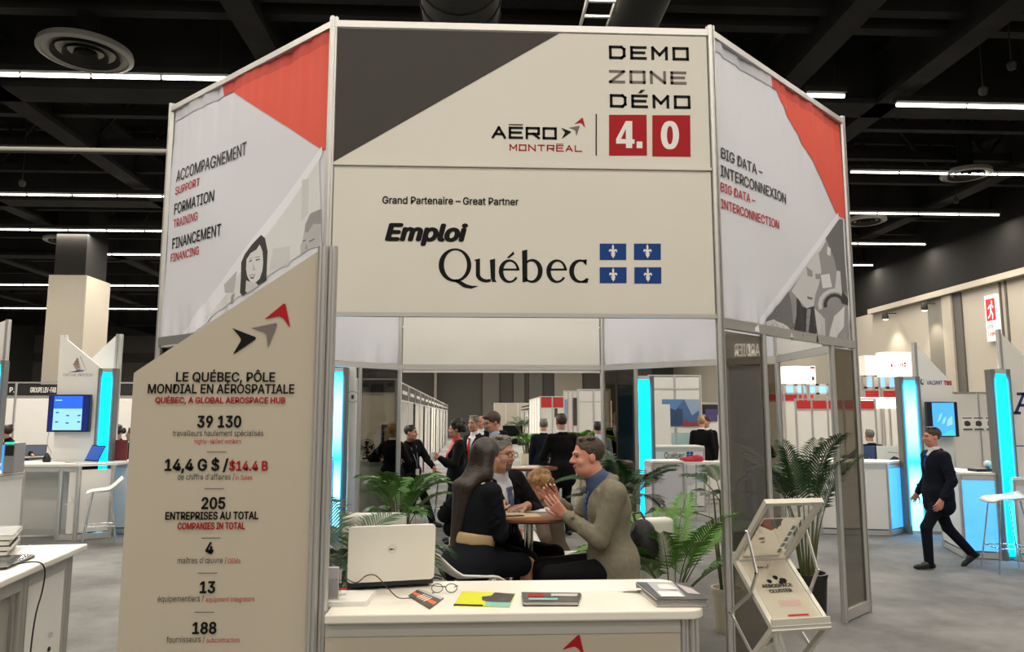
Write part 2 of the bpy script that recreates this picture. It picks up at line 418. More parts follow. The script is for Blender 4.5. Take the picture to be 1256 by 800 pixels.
def pipe(name, pts, r, label, m=M_DUCT, group=None):
    o = MB().tube(pts, r, 12).build(name, m, None, smooth=40); return tag(o, label, 'pipe', group)
pipe('ceiling_pipe', [(X_L, 14.35, aty(100, 185, 14.35).z), (-2, 14.35, aty(100, 185, 14.35).z)], .06, 'thin grey pipe along the underside of the ceiling at the upper left of the tower', M_PIPE)
dx_ = atz(565, 10, 7.2).x; d = MB().tube([(dx_, 7, 7.2), (dx_, 40, 7.2)], .52, 20)
for i in range(80): d.tube([(dx_, 7 + i * .4, 7.2), (dx_, 7.05 + i * .4, 7.2)], .54, 20)
tag(d.build('air_duct', M_DUCT, None, smooth=40), 'wide ribbed dark air duct under the ceiling above the top of the header', 'duct')
dx_ = atz(785, 10, 7.4).x; tag(MB().tube([(dx_, 7, 7.4), (dx_, 40, 7.4)], .34, 16).build('air_duct', M_DUCT, None, smooth=40), 'plain narrow dark duct under the ceiling right of the cable ladder', 'duct')
dx_ = atz(735, 10, 7.5).x; lad = MB()
for dx in (-.2, .2): lad.bar((dx_ + dx, 8, 7.5), (dx_ + dx, 30, 7.5), .03, .08)
for i in range(55): lad.bar((dx_ - .2, 8 + i * .4, 7.5), (dx_ + .2, 8 + i * .4, 7.5), .04, .03)
tag(lad.build('cable_ladder', M_ALUD), 'metal cable ladder hung under the ceiling just above the header', 'cable tray')
for (u, v, lab, s) in ((105, 67, 'large round ceiling air diffuser above the brightest light row at upper left', .75), (76, 296, 'small round ceiling diffuser between the left light rows above the column', .6), (1062, 272, 'round ceiling diffuser right of the tower beside its red banner edge', .62), (1185, 215, 'round ceiling diffuser at the right end touching a light row', .6), (1093, 369, 'small far ceiling diffuser above the right wall', .6)):
    P = atz(u, v, 8.0); t = thing('ceiling_diffuser', lab, 'air vent', P, 0)
    m = MB(); m.lathe([(s * .98, .10), (s, .04), (s, 0), (s * .9, -.03), (s * .88, 0), (s * .7, .05)], P, 32); m.build('outer_ring', mat('vent_paint', (.22, .21, .19), .6), t, smooth=40)
    for k in (.66, .42, .2): MB().lathe([(s * (k - .06), .06), (s * k, .02), (s * (k + .06), -.03), (s * (k + .05), .0), (s * (k - .02), .07)], P, 28).build('cone_ring', M_DUCT, t, smooth=40)
    MB().tube([P + Vector((0, 0, .04)), P + Vector((0, 0, 1.6))], .18, 12).build('neck', M_DARK, t)

NEAR_W, FAR_W = .72, 3.3
# fluorescent rows; each carries its own light
def strip_row(x0, x1, y, z, label, group='fluorescent rows under the ceiling', step=1.22, slope=0.0, lit=True):
    t = thing('strip_light', label, 'ceiling light', ((x0 + x1) / 2, y, z + .12), 0, group)
    MB().box((x0, y - .09, z + .05), (x1, y + .09, z + .16)).build('housing', M_DUCT, t)
    n = max(1, int(round((x1 - x0) / step)))
    for i in range(n):
        a = x0 + (x1 - x0) * i / n; b = x0 + (x1 - x0) * (i + 1) / n
        MB().tube([(a + .03, y, z), (b - .03, y, z)], .04 if y < 15 else .026, 8).build('tube', M_TUBE, t)
    for x in (x0 + .2, x1 - .2): MB().tube([(x, y, z + .15), (x, y, Z_C)], .008, 5).build('hanger', M_DUCT, t)
    if lit:
        la = bpy.data.lights.new('row_light', 'AREA'); la.shape = 'RECTANGLE'; la.size = x1 - x0; la.size_y = .25
        la.energy = ROW_W * (x1 - x0) * (FAR_W if y > 12 else NEAR_W); la.color = WARM
        lo = bpy.data.objects.new('row_light', la); COL.objects.link(lo); lo.parent = t; lo.location = (0, 0, -.25)
    return t
strip_row(-12.2, -4.6, 13.35, 8, 'brightest nearest row of fluorescent tubes, upper left beside the tower')
strip_row(6.35, 7.15, 13.55, 8, 'short bright tube right beside the tower banner red top')
strip_row(8.35, 11.3, 13.9, 8, 'nearest row of tubes at the upper right, in front of the dark girder')
rows = [(-19, -6.5, 21.0, 'second lit row from the top at the left, crossing beside the tower'), (9.5, 16, 18.0, 'long row of tubes at the right, just below the dark girder'),
        (11, 16.2, 21.8, 'row of tubes at the right, third one from the top'), (-16.3, -7.5, 25.1, 'row of tubes at left just above a small diffuser'),
        (12.5, 16.3, 25.8, 'row of tubes at right, fourth one from the top'), (-15.3, -8.5, 28.9, 'short row of tubes at left right of the column top'),
        (-25, -22.5, 28.9, 'short row of tubes at the far left edge above the column'), (14.3, 16.4, 29.6, 'lowest lit row at the right above the wall'),
        (-30, -11, 36, 'dim far row of tubes behind the column'), (-30, -12, 44, 'farthest lit row of tubes behind the column'), (13.8, 16.3, 37, 'small far row near the right wall top')]
for a, b, y, lab in rows: strip_row(a, b, y, 8, lab)
for y in (-7.0, -3.0, 1.4, 5.4, 9.4): strip_row(-10, 10, y, 8, 'row of tubes over the front of the stand', step=5)['kind'] = 'structure'
for y in (30, 40, 52): strip_row(-8, 12, y, 8, 'row of tubes over the far aisle', step=5)['kind'] = 'structure'
# wall washers and little dome fixtures
for (u, v, lab) in ((1086, 392, 'wall washer spot lighting the right wall, farther one'), (1134, 381, 'wall washer spot lighting the right wall, nearer one')):
    P = atx(u, v, X_R - .45); t = thing('wall_spot', lab, 'spotlight', P)
    MB().lathe([(.10, .0), (.12, .1), (.10, .25), (.05, .3)], P, 16).build('can', M_DUCT, t, smooth=40)
    MB().lathe([(.085, -.012), (.09, .0)], P, 16).build('lens', mat('spot_lens', (1, .95, .85), emit=(1, .88, .65), estr=8), t)
    MB().tube([P + Vector((0, 0, .25)), Vector((X_R, P.y, P.z + .25))], .02, 6).build('bracket', M_DUCT, t)
    la = bpy.data.lights.new('spot', 'SPOT'); la.energy = 200; la.spot_size = R(95); la.spot_blend = .7; la.color = (1, .86, .62); la.shadow_soft_size = .08
    lo = bpy.data.objects.new('spot', la); COL.objects.link(lo); lo.parent = t; lo.location = (0, 0, -.06)
for (u, v, Yd, lab) in ((27, 226, 18, 'small dome camera under a pipe at the far left'), (1173, 247, 20.6, 'small dome camera between two light rows at the right'), (1241, 82, 12, 'small dome fixture near the upper right corner'), (1206, 113, 12.4, 'small recessed fixture beside the nearest right light row')):
    P = aty(u, v, Yd); t = thing('dome_camera', lab, 'camera', P)
    MB().lathe([(.015, -.07), (.055, -.05), (.075, 0), (.075, .06), (.04, .10)], P, 16).build('dome', M_PIPE, t, smooth=40)
    MB().tube([P + Vector((0, 0, .1)), (P.x, P.y, Z_C)], .012, 6).build('stem', M_DUCT, t)
# emergency exit sign on the right wall
P0 = atx(1210, 360, X_R - .06); P1 = atx(1228, 420, X_R - .06)
ex = thing('exit_sign', 'white emergency exit sign with red running figure on the right wall', 'sign', (X_R - .1, (P0.y + P1.y) / 2, P1.z))
yh, yl, zt, zb_ = P0.y + .02, P1.y - .02, atx(1219, 362, X_R).z, atx(1219, 419, X_R).z
MB().box((X_R - .14, yl, zb_), (X_R - .02, yh, zt)).build('sign_board', mat('exit_board', (.85, .82, .72), .5, emit=(1, .93, .75), estr=.25), ex, bevel=.01)
pl = Plane((X_R - .14, yh, 0), (0, -1, 0)); W = yh - yl; Hh = zt - zb_
m = MB(); zm = zb_ + Hh * .44
m.poly([pl.P(a, b, .004) for a, b in ((W * .1, zm), (W * .9, zm), (W * .9, zt - Hh * .08), (W * .1, zt - Hh * .08))], M_RED)
def ep(pts): m.poly([pl.P(W * (.1 + .8 * a), zm + (zt - Hh * .08 - zm) * b, .008) for a, b in pts], M_WPRINT)
ep([(.62, .78), (.70, .74), (.74, .82), (.70, .90), (.62, .90), (.58, .84)])
ep([(.42, .72), (.62, .74), (.60, .44), (.46, .44)])
ep([(.42, .72), (.44, .66), (.28, .52), (.22, .58)]); ep([(.62, .72), (.76, .54), (.84, .60), (.70, .72)])
ep([(.46, .46), (.58, .46), (.76, .28), (.70, .06), (.62, .06), (.64, .26)]); ep([(.46, .46), (.56, .44), (.44, .22), (.22, .10), (.18, .18), (.36, .28)])
text_on(m, pl, 'Sortie', W * .1, W * .62, zb_ + Hh * .28, Hh * .095, M_RED, .02); text_on(m, pl, "d'urgence", W * .1, W * .92, zb_ + Hh * .12, Hh * .095, M_RED, .02)
m.build('symbol', None, ex)

# ------------------------------------------------------------------ the octagonal tower
T_H, ZB, ZH = 4.74, 2.42, 2.51
TX0, TX1, TXL, TXR = -1.09, 1.77, -2.94, 3.62
TY0, TY1, TY2, TY3 = 5.32, 6.97, 8.81, 10.46
corner = {'fl': (TX0, TY0), 'fr': (TX1, TY0), 'rf': (TXR, TY1), 'rb': (TXR, TY2), 'br': (TX1, TY3), 'bl': (TX0, TY3), 'lb': (TXL, TY2), 'lf': (TXL, TY1)}
def lerp2(a, b, t): return (a[0] + (b[0] - a[0]) * t, a[1] + (b[1] - a[1]) * t)
def post_section(w=.056):
    h = w / 2; g = w * .10; d = w * .16; pts = []
    for k in range(4):
        c, s = math.cos(k * math.pi / 2), math.sin(k * math.pi / 2)
        for (x, y) in ((h, -h * .55), (h, -g), (h - d, -g), (h - d, g), (h, g), (h, h * .55)): pts.append((x * c - y * s, x * s + y * c))
    return pts
def post(mb, x, y, z0, z1, w=.056, rz=0.0, m=None):
    pts = post_section(w); c, s = math.cos(rz), math.sin(rz)
    mb.prism([(a * c - b * s, a * s + b * c) for a, b in pts], (x, y, z1), (1, 0, 0), (0, 1, 0), (0, 0, 1), z1 - z0, m)
tower = thing('exhibition_tower', 'tall octagonal aluminium exhibition stand frame carrying headers, banners and tinted glass', 'exhibition stand', (.34, 7.9, 0))
for k, (x, y) in corner.items():
    m = MB(); post(m, x, y, 0, T_H + .03, .06, R(22.5)); m.build('post', M_ALU, tower)
faces = [('fl', 'fr'), ('fr', 'rf'), ('rf', 'rb'), ('rb', 'br'), ('br', 'bl'), ('bl', 'lb'), ('lb', 'lf'), ('lf', 'fl')]
for a, b in faces:
    A, B = corner[a], corner[b]
    for z, h in ((T_H - .025, .05), (ZB + (.055 if (a, b) != ('fl', 'fr') else .1), .075 if (a, b) != ('fl', 'fr') else .03)):
        MB().bar((*A, z), (*B, z), .045, h).build('beam', M_ALU, tower)
    if (a, b) in (('fr', 'rf'), ('rb', 'br'), ('bl', 'lb'), ('lf', 'fl')):
        for t in (.26, .785):
            x, y = lerp2(A, B, t); m = MB(); post(m, x, y, 0, ZB + .03, .05, R(45)); m.build('post', M_ALU, tower)
        for t0, t1 in ((0, .26), (.785, 1)):
            p, q = lerp2(A, B, t0), lerp2(A, B, t1)
            MB().bar((*p, .06), (*q, .06), .04, .09).build('beam', M_ALU, tower)
            p, q = lerp2(A, B, t0 + .012), lerp2(A, B, t1 - .012)
            MB().bar((*p, (ZB + .1) / 2), (*q, (ZB + .1) / 2), .006, ZB - .1).build('glass_panel', M_TINT, tower)

# front header signs
pl = Plane((TX0 + .035, TY0 - .012, 0), (1, 0, 0)); W = TX1 - TX0 - .07
zmid = pl.uv(640, 206.5)[1]
hs = thing('header_sign', 'upper header panel reading DEMO ZONE 4.0 with a dark grey corner', 'sign', (TX0 + .035, TY0, zmid + .012))
MB().box((TX0 + .035, TY0 - .012, zmid + .012), (TX1 - .035, TY0 + .012, T_H - .06)).build('panel', M_PANEL, hs)
MB().box((TX0 + .03, TY0 - .03, zmid + .002), (TX1 - .03, TY0 + .02, zmid + .022)).build('rail', M_PANEL, hs)
g = MB(); c = pl.uv(686, 39); b0 = pl.uv(411, 196)
g.poly([pl.P(.0, T_H - .06, .002), pl.P(.0, b0[1] - .012, .002), pl.P(c[0], T_H - .06, .002)]); g.build('grey_corner', M_GREYP, hs)
m = MB()
def st(txt, u0, u1, vb, cap, mt, **k):
    a0, b = pl.uv(u0, vb); a1, _ = pl.uv(u1, vb); _, bt = pl.uv(u0, vb - cap); strokes_on(m, pl, txt, a0, a1, b, bt - b, mt, **k)
st('DEMO', 747, 845, 72.5, 16.5, M_BLACK, w=.2); m.build('lettering', None, hs); m = MB(); st('ZONE', 747, 842, 102, 16, M_GREY2, w=.2); m.build('lettering', None, hs); m = MB(); st('DEMO', 748, 847, 132, 16.5, M_BLACK, w=.2, accent=1)
m.build('lettering', None, hs); m = MB()
st('AERO', 603, 683, 170, 15, M_BLACK, w=.2, gap=.18, accent=1, bar=True); m.build('lettering', None, hs); m = MB(); st('MONTREAL', 625, 714, 185, 8, M_REDT, w=.18, gap=.25, accent=5, bar=True)
a, b = pl.uv(688, 170); a2, _ = pl.uv(718, 170); me_ = MB(); arrows_on(me_, pl, a, b, a2 - a); me_.build('arrow_emblem', None, hs)
m.build('lettering', None, hs); m = MB(); poly_px(m, pl, [(730.5, 140), (732, 140), (732, 191), (730.5, 191)], M_BLACK)
Z_ = lambda pts: [(590 + x / 4.652, 130 + y / 4.652) for x, y in pts]
mm = MB(); poly_px(mm, pl, [(747, 141), (793, 141), (793.5, 191), (747, 191)], M_RED)
for k, q_ in enumerate(([(770, 190), (825, 88), (826, 130), (797, 192)], [(825, 88), (862, 88), (862, 242), (826, 242)], [(770, 190), (875, 192), (875, 217), (770, 217)], [(887, 205), (920, 205), (920, 243), (887, 243)])): poly_px(mm, pl, Z_(q_), M_WPRINT, .005 + .0004 * k)
mm.build('number_tile', None, hs)
mm = MB(); poly_px(mm, pl, [(800, 141.5), (846.5, 141.5), (847, 192.5), (800, 192)], M_RED)
for i in range(36):
    a_, b_ = 2 * math.pi * i / 36, 2 * math.pi * (i + 1) / 36; el_ = lambda rx_, ry_, an: (1077 + rx_ * abs(math.cos(an)) ** .8 * (1 if math.cos(an) > 0 else -1), 168 + ry_ * math.sin(an))
    poly_px(mm, pl, Z_([el_(52, 81, a_), el_(52, 81, b_), el_(17, 52, b_), el_(17, 52, a_)]), M_WPRINT, .005)
mm.build('number_tile', None, hs)
m.build('divider_line', None, hs)
hs = thing('header_sign', 'lower header panel with Grand Partenaire line and four blue fleur-de-lis flags', 'sign', (TX0 + .035, TY0, ZH + .04))
MB().box((TX0 + .035, TY0 - .012, ZH + .02), (TX1 - .035, TY0 + .012, zmid - .004)).build('panel', M_PANEL, hs)
m = MB()
text_px(m, pl, 'Grand Partenaire \u2013 Great Partner', 469, 636, 249.5, 252, 8.6, M_BLACK, .016)
m.build('lettering', None, hs); m = MB(); text_px(m, pl, 'Emploi', 472, 574, 294, 296, 19.5, M_BLACK, .045, .22)
m.build('lettering', None, hs); m = MB()
# the large word, drawn letter by letter with thick and thin strokes
def arc(cx, cy, rx, ry, a0, a1, n=18): return [(cx + rx * math.cos(R(a0 + (a1 - a0) * i / n)), cy + ry * math.sin(R(a0 + (a1 - a0) * i / n))) for i in range(n + 1)]
def shape(pts): poly_px(m, pl, [(460 + x * .2946, 240 + y * .2946) for x, y in pts], M_BLACK)
def band(outer, inner):
    for i in range(len(outer) - 1): shape([outer[i], outer[i + 1], inner[i + 1], inner[i]])
band(arc(333, 290, 68, 70, 0, 360, 36), arc(335, 289, 48, 61, 0, 360, 36))                                     # Q
band([(318, 352), (345, 366), (370, 383), (400, 388), (428, 378)], [(340, 348), (362, 358), (382, 370), (405, 376), (428, 376)])
shape([(412, 268), (437, 262), (437, 330), (420, 330), (420, 274)]); band(arc(462, 328, 42, 34, 180, 60, 10), arc(466, 326, 29, 23, 180, 60, 10))   # u
shape([(478, 268), (500, 263), (500, 350), (506, 360), (488, 360), (482, 345)])
for ex in (558, 756):                                                                                            # e, e
    band(arc(ex, 315, 43, 49, -8, -325, 26), arc(ex + 4, 315, 28, 40, -8, -325, 26)); shape([(ex - 28, 304), (ex + 43, 304), (ex + 43, 312), (ex - 28, 312)])
shape([(550, 258), (576, 232), (580, 244), (556, 262)])                                                          # acute
shape([(612, 230), (634, 225), (634, 358), (614, 362)]); band(arc(655, 314, 43, 50, -130, 140, 22), arc(650, 314, 28, 40, -130, 140, 22))     # b
band(arc(852, 315, 44, 49, -55, -318, 22), arc(858, 315, 30, 40, -55, -318, 22)); shape([(862, 268), (882, 266), (880, 292), (868, 280)]); shape([(868, 352), (890, 344), (884, 364), (862, 364)])
fleur = [(0, 1), (.13, .72), (.13, .45), (.10, .22), (.30, .34), (.48, .30), (.55, .08), (.42, -.12), (.40, .05), (.30, .08), (.20, -.04), (.17, -.18), (.30, -.18), (.30, -.32), (.16, -.32), (.26, -.55), (.14, -.60), (0, -.88)]
for (u0, v0, u1, v1) in ((735.5, 299, 768, 319), (777.5, 299, 810.5, 319), (735.5, 328, 768.5, 347.5), (778, 328, 811, 348)):
    mf = MB(); poly_px(mf, pl, [(u0, v0), (u1, v0), (u1, v1), (u0, v1)], M_BLUE)
    a, b = pl.uv((u0 + u1) / 2, (v0 + v1) / 2); s = abs(pl.uv(u0, v0)[1] - pl.uv(u0, v1)[1]) * .47
    for sg in (1, -1): mf.poly([pl.P(a + sg * x * s, b + y * s, .006) for x, y in fleur], M_WPRINT)
    mf.build('flag', None, hs)
m.build('lettering', None, hs)
# inner header at the back of the tower, plain white
bh = MB().box((TX0 + .04, TY3 - .012, ZB - .02), (TX1 - .04, TY3 + .012, T_H - .06))
tag(bh.build('blank_sign', M_WHITE), 'plain white header panel spanning the far opening of the tower', 'sign')
tag(MB().box((TXR - .012, TY1 + .04, ZB + .1), (TXR + .012, TY2 - .04, T_H - .06)).build('blank_sign', M_WHITE), 'white header panel over the side opening, glimpsed through the right glass wall', 'sign')
tag(MB().box((TXL - .012, TY1 + .04, ZB + .1), (TXL + .012, TY2 - .04, T_H - .06)).build('blank_sign', M_WHITE), 'white header panel over the left side opening of the tower', 'sign')

# cloth banners on the slanting faces
class Cloth(Plane):
    """A banner face that prints follow: P() lies on the wrinkled cloth."""
    def wrinkle(s, a, z):
        q = (z - s.z0) / (s.z1 - s.z0); ph = s.ph; edge = max(0, 1 - q / .13); top = max(0, (q - .45) / .55)
        return 1.5 * (.004 * math.sin(a * 7 + ph[0] + z * .8) * (.4 + top) + .0055 * math.sin(a * 23 + ph[1] + 1.5 * math.sin(z * 2 + ph[5])) * top * (.5 + .5 * math.sin(a * 5 + ph[6])) + .003 * math.sin(a * 47 + ph[7] + z) * top ** 2
                + .003 * math.sin(a * 3 + z * 5 + ph[8]) + .014 * edge * math.sin(a * 16 + ph[2] + 2 * math.sin(a * 5 + ph[3])) + .005 * edge * math.sin(a * 41 + ph[4]))
    def P(s, a, b, off=0.0): return s.o + s.ex * a + s.ez * b + s.n * (s.wrinkle(a, b) + (off - .0105) * .4 if off else s.wrinkle(a, b) - .004)
    def lay(s, mb, poly, m=None, off=.0125):
        """A printed area cut fine enough to follow the cloth."""
        bm = bmesh.new(); bm.faces.new([bm.verts.new((a, b, 0)) for a, b in poly]); bmesh.ops.triangulate(bm, faces=bm.faces)
        for _ in range(9):
            es = [e for e in bm.edges if e.calc_length() > .035]
            if not es: break
            bmesh.ops.subdivide_edges(bm, edges=es, cuts=1); bmesh.ops.triangulate(bm, faces=[f for f in bm.faces if len(f.verts) > 3])
        bm.verts.index_update(); mb.add([s.P(v.co.x, v.co.y, off) for v in bm.verts], [tuple(v.index for v in f.verts) for f in bm.faces], m); bm.free()
def lay_px(mb, pl, pts, m, off): pl.lay(mb, [pl.uv(u, v) for u, v in pts], m, off)
def banner(A, B, label, wr, mt=M_CLOTH):
    """Hanging cloth from A to B, softly wrinkled; returns its thing and its plane seen from outside."""
    A, B = Vector((*A, 0)), Vector((*B, 0)); e = (B - A).normalized(); L = (B - A).length
    t = thing('fabric_banner', label, 'banner', (*((A + B) / 2).xy, ZB + .09))
    z0, z1 = ZB + .085, T_H - .045; nx, nz = 150, 110; vs = []; fs = []
    rnd = random.Random(wr); pl = Cloth(A, e); pl.z0, pl.z1 = z0, z1; pl.ph = [rnd.uniform(0, 6.28) for _ in range(12)]
    for j in range(nz + 1):
        for i in range(nx + 1): vs.append(pl.P(.03 + (L - .06) * i / nx, z0 + (z1 - z0) * j / nz))
    for j in range(nz):
        for i in range(nx): k = j * (nx + 1) + i; fs.append((k, k + 1, k + nx + 2, k + nx + 1))
    mb = MB(); mb.add(vs, fs); o = mb.build('cloth', mt, t, smooth=180)
    so = o.modifiers.new('thickness', 'SOLIDIFY'); so.thickness = .003; so.offset = -1
    return t, pl, L, z0, z1
def grid_quad(mb, pl, poly, m, off, nx=1):
    mb.poly([pl.P(a, b, off) for a, b in poly], m)
# left front banner
t, pl, L, z0, z1 = banner(corner['lf'], corner['fl'], 'left front cloth banner reading ACCOMPAGNEMENT with red top corner and portrait photo', 1)
red = [pl.uv(274, 95), pl.uv(396, 186)]
m = MB(); pl.lay(m, ((red[0][0], z1), (red[1][0] + .02, red[1][1]), (L - .035, red[1][1]), (L - .035, z1)), None, .0125); m.build('red_corner', M_CLOTHR, t)
m = MB(); hem = .11
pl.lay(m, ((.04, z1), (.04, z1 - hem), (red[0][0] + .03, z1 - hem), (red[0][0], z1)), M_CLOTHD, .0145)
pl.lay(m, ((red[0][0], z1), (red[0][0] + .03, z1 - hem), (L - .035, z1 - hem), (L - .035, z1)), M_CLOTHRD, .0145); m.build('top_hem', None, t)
m = MB(); lay_px(m, pl, [(396, 180), (397, 190), (240, 412), (219, 414)], M_CLOTHL, .013); m.build('white_stripe', None, t)
m = MB()
for txt, u0, u1, va, vb, cap, mt in (('ACCOMPAGNEMENT', 216, 302, 221.5, 191.5, 13.5, M_GREYP), ('SUPPORT', 215, 245, 237.5, 229.5, 9, M_REDT), ('FORMATION', 213.5, 262, 262.5, 247.5, 12.5, M_BLACK), ('TRAINING', 212.5, 243, 278, 271.5, 9.5, M_REDT), ('FINANCEMENT', 210.5, 271, 304, 290, 12.5, M_BLACK), ('FINANCING', 208.5, 244, 319.5, 314, 9.5, M_REDT)):
    text_px(m, pl, txt, u0, u1, va, vb, cap, mt, .008, off=.014)
m.build('lettering', None, t)
M_PH = [mat('print_tone_%d' % i, (c, c, c * 1.02), .7) for i, c in enumerate((.045, .16, .32, .50, .64, .74))]
m = MB()
def ph(pts, k, off, u0=190., v0=160., s=.3375): lay_px(m, pl, [(u0 + x * s, v0 + y * s) for x, y in pts], M_PH[k], off)
ph([(600, 100), (606, 420), (560, 430), (250, 640), (160, 716), (150, 715), (330, 480)], 5, .0125)
ph([(535, 180), (560, 175), (556, 300), (530, 330)], 4, .0135); ph([(430, 430), (490, 420), (490, 490), (420, 510)], 4, .0135)
ph([(250, 560), (300, 510), (286, 590), (252, 590)], 3, .0135); ph([(276, 600), (290, 590), (282, 630), (274, 630)], 2, .0135)
ph([(388, 380), (402, 392), (412, 440), (408, 545), (384, 560), (372, 566), (318, 602), (309, 590), (314, 530), (316, 480), (330, 450), (356, 415)], 0, .0145)        # hair
ph([(384, 415), (394, 440), (397, 480), (394, 510), (384, 540), (366, 556), (350, 552), (338, 530), (334, 505), (336, 470), (352, 446), (372, 434)], 5, .0155)      # face
ph([(334, 545), (352, 553), (372, 556), (380, 566), (340, 592), (330, 585)], 4, .0152)
ph([(345, 476), (356, 470), (357, 475), (347, 480)], 1, .0165); ph([(370, 470), (384, 466), (386, 470), (371, 476)], 1, .0165)
ph([(347, 468), (358, 462), (358, 464), (348, 470)], 2, .0165); ph([(368, 461), (386, 457), (386, 460), (368, 464)], 2, .0165)
ph([(360, 480), (366, 500), (370, 508), (358, 511), (361, 504)], 3, .0165)
ph([(346, 527), (354, 525), (368, 524), (362, 539), (352, 541)], 1, .0165); ph([(348, 528), (366, 526), (361, 533), (352, 534)], 5, .0175)
ph([(605, 285), (605, 415), (560, 428), (530, 455), (528, 420), (536, 400), (545, 340), (565, 300)], 3, .0145); ph([(604, 285), (604, 340), (575, 340), (556, 370), (545, 372), (545, 345), (562, 305)], 2, .0155)
ph([(535, 402), (548, 396), (548, 401), (538, 406)], 1, .0165); ph([(560, 402), (580, 392), (580, 397), (562, 407)], 1, .0165); ph([(548, 412), (556, 430), (546, 432)], 2, .0165)
m.build('portrait_photo', None, t)
# right front banner
t, pl, L, z0, z1 = banner(corner['fr'], corner['rf'], 'right front cloth banner reading BIG DATA with red edge and grey photo', 5)
k0 = pl.uv(944, 86); k1 = pl.uv(1028, 262)
pts = [pl.uv(944, 89), pl.uv(958, 125), pl.uv(976, 160), pl.uv(1000, 205), pl.uv(1027, 264)]
m = MB(); pl.lay(m, [(pts[0][0] - .01, z1)] + [(a, min(b, z1)) for a, b in pts] + [(L - .035, pl.uv(1036, 268)[1]), (L - .035, z1)]); m.build('red_corner', M_CLOTHR, t)
m = MB(); ra = pts[0][0] - .01
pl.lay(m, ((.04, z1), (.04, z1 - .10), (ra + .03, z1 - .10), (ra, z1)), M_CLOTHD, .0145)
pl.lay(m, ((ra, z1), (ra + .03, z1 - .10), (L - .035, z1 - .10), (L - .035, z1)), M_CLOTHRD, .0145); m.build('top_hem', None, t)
m = MB(); lay_px(m, pl, [(1028, 261), (1030, 268), (938, 394), (929, 395)], M_CLOTHL, .013); lay_px(m, pl, [(929, 395), (938, 394), (928, 408), (920, 406)], M_CLOTHL, .013); m.build('white_stripe', None, t)
m = MB()
for txt, u0, u1, va, vb, cap, mt in (('BIG DATA \u2013', 884, 935, 196, 215, 12.5, M_GREYP), ('INTERCONNEXION', 884, 963.5, 216, 249.5, 13, M_GREYP), ('BIG DATA \u2013', 884.5, 926.5, 236.5, 249, 10.5, M_REDT), ('INTERCONNECTION', 885, 955, 255, 281, 11, M_REDT)):
    text_px(m, pl, txt, u0, u1, va, vb, cap, mt, .012, off=.014)
m.build('lettering', None, t)
m = MB()
def pr_(pts, k, off): lay_px(m, pl, [(870 + x * .325, 180 + y * .325) for x, y in pts], M_PH[k], off)
pr_([(492, 272), (505, 275), (530, 765), (400, 742), (212, 664), (420, 390)], 2, .0125)
pr_([(492, 272), (505, 275), (524, 590), (500, 560), (470, 420), (440, 345)], 1, .0135)
pr_([(300, 545), (330, 690), (320, 730), (290, 720), (214, 660), (240, 625)], 1, .0135); pr_([(330, 560), (350, 600), (345, 700), (322, 735), (330, 640)], 0, .014)
pr_([(410, 395), (420, 470), (412, 520), (400, 560), (395, 600), (370, 610), (350, 590), (310, 545), (350, 480), (380, 430)], 4, .0145)       # face
pr_([(365, 452), (388, 470), (388, 492), (370, 488)], 2, .0155); pr_([(398, 480), (418, 480), (416, 500), (400, 500)], 2, .0155); pr_([(370, 565), (392, 570), (388, 578), (372, 574)], 1, .0155)
pr_([(345, 600), (372, 610), (396, 602), (400, 740), (380, 738), (355, 725), (340, 690)], 0, .0148); pr_([(372, 612), (384, 612), (380, 735), (372, 732)], 2, .0155)
pr_([(212, 664), (250, 650), (290, 680), (320, 725), (280, 716)], 4, .0142); pr_([(396, 610), (440, 650), (450, 752), (402, 742)], 4, .0145)
pr_([(418, 485), (450, 480), (460, 530), (425, 535)], 5, .0148); pr_([(445, 375), (458, 385), (455, 415), (442, 405)], 5, .0148)
pr_([(480, 468), (494, 470), (498, 545), (470, 540)], 4, .0148)
for k in range(8):
    a = 200 - k * 22; b = a - 22
    for r0, r1, tone in ((60, 46, 4), (40, 28, 0)): pr_([(470 + r0 * math.cos(R(a)), 595 - r0 * math.sin(R(a))), (470 + r0 * math.cos(R(b)), 595 - r0 * math.sin(R(b))), (470 + r1 * math.cos(R(b)), 595 - r1 * math.sin(R(b))), (470 + r1 * math.cos(R(a)), 595 - r1 * math.sin(R(a)))], tone, .0152)
pr_([(500, 540), (522, 570), (522, 600), (495, 590)], 0, .0156); pr_([(470, 640), (510, 600), (500, 680), (470, 752), (456, 750)], 5, .015)
m.build('printed_photo', None, t)
banner(corner['rb'], corner['br'], 'white back of the cloth banner at the far right of the tower interior', 8)
banner(corner['bl'], corner['lb'], 'white back of the cloth banner at the far left of the tower interior', 9)

# ------------------------------------------------------------------ foreground: info blade, counters and what lies on them
CT = 1.05
def rounded(x0, y0, x1, y1, r, n=5, which=(1, 1, 1, 1)):
    pts = []
    for k, (cx, cy, a) in enumerate(((x0 + r, y0 + r, 180), (x1 - r, y0 + r, 270), (x1 - r, y1 - r, 0), (x0 + r, y1 - r, 90))):
        if which[k]: pts += [(cx + r * math.cos(R(a + 90 * i / n)), cy + r * math.sin(R(a + 90 * i / n))) for i in range(n + 1)]
        else: pts.append(((x0, x1)[k in (1, 2)], (y0, y1)[k > 1]))
    return pts
def slab(mb, pts, z0, z1, m=None): return mb.prism(pts, (0, 0, z1), (1, 0, 0), (0, 1, 0), (0, 0, 1), z1 - z0, m)
BY = 3.02
pl = Plane((0, BY, 0), (1, 0, 0))
xl = pl.uv(168, 455)[0] - .012; xr = pl.uv(384, 500)[0]; zl = pl.uv(168, 455)[1]; zr = pl.uv(386, 308)[1]
bl = thing('info_blade', 'tall beige info panel with slanting top listing Quebec aerospace figures', 'sign', ((xl + xr) / 2, BY, 0))
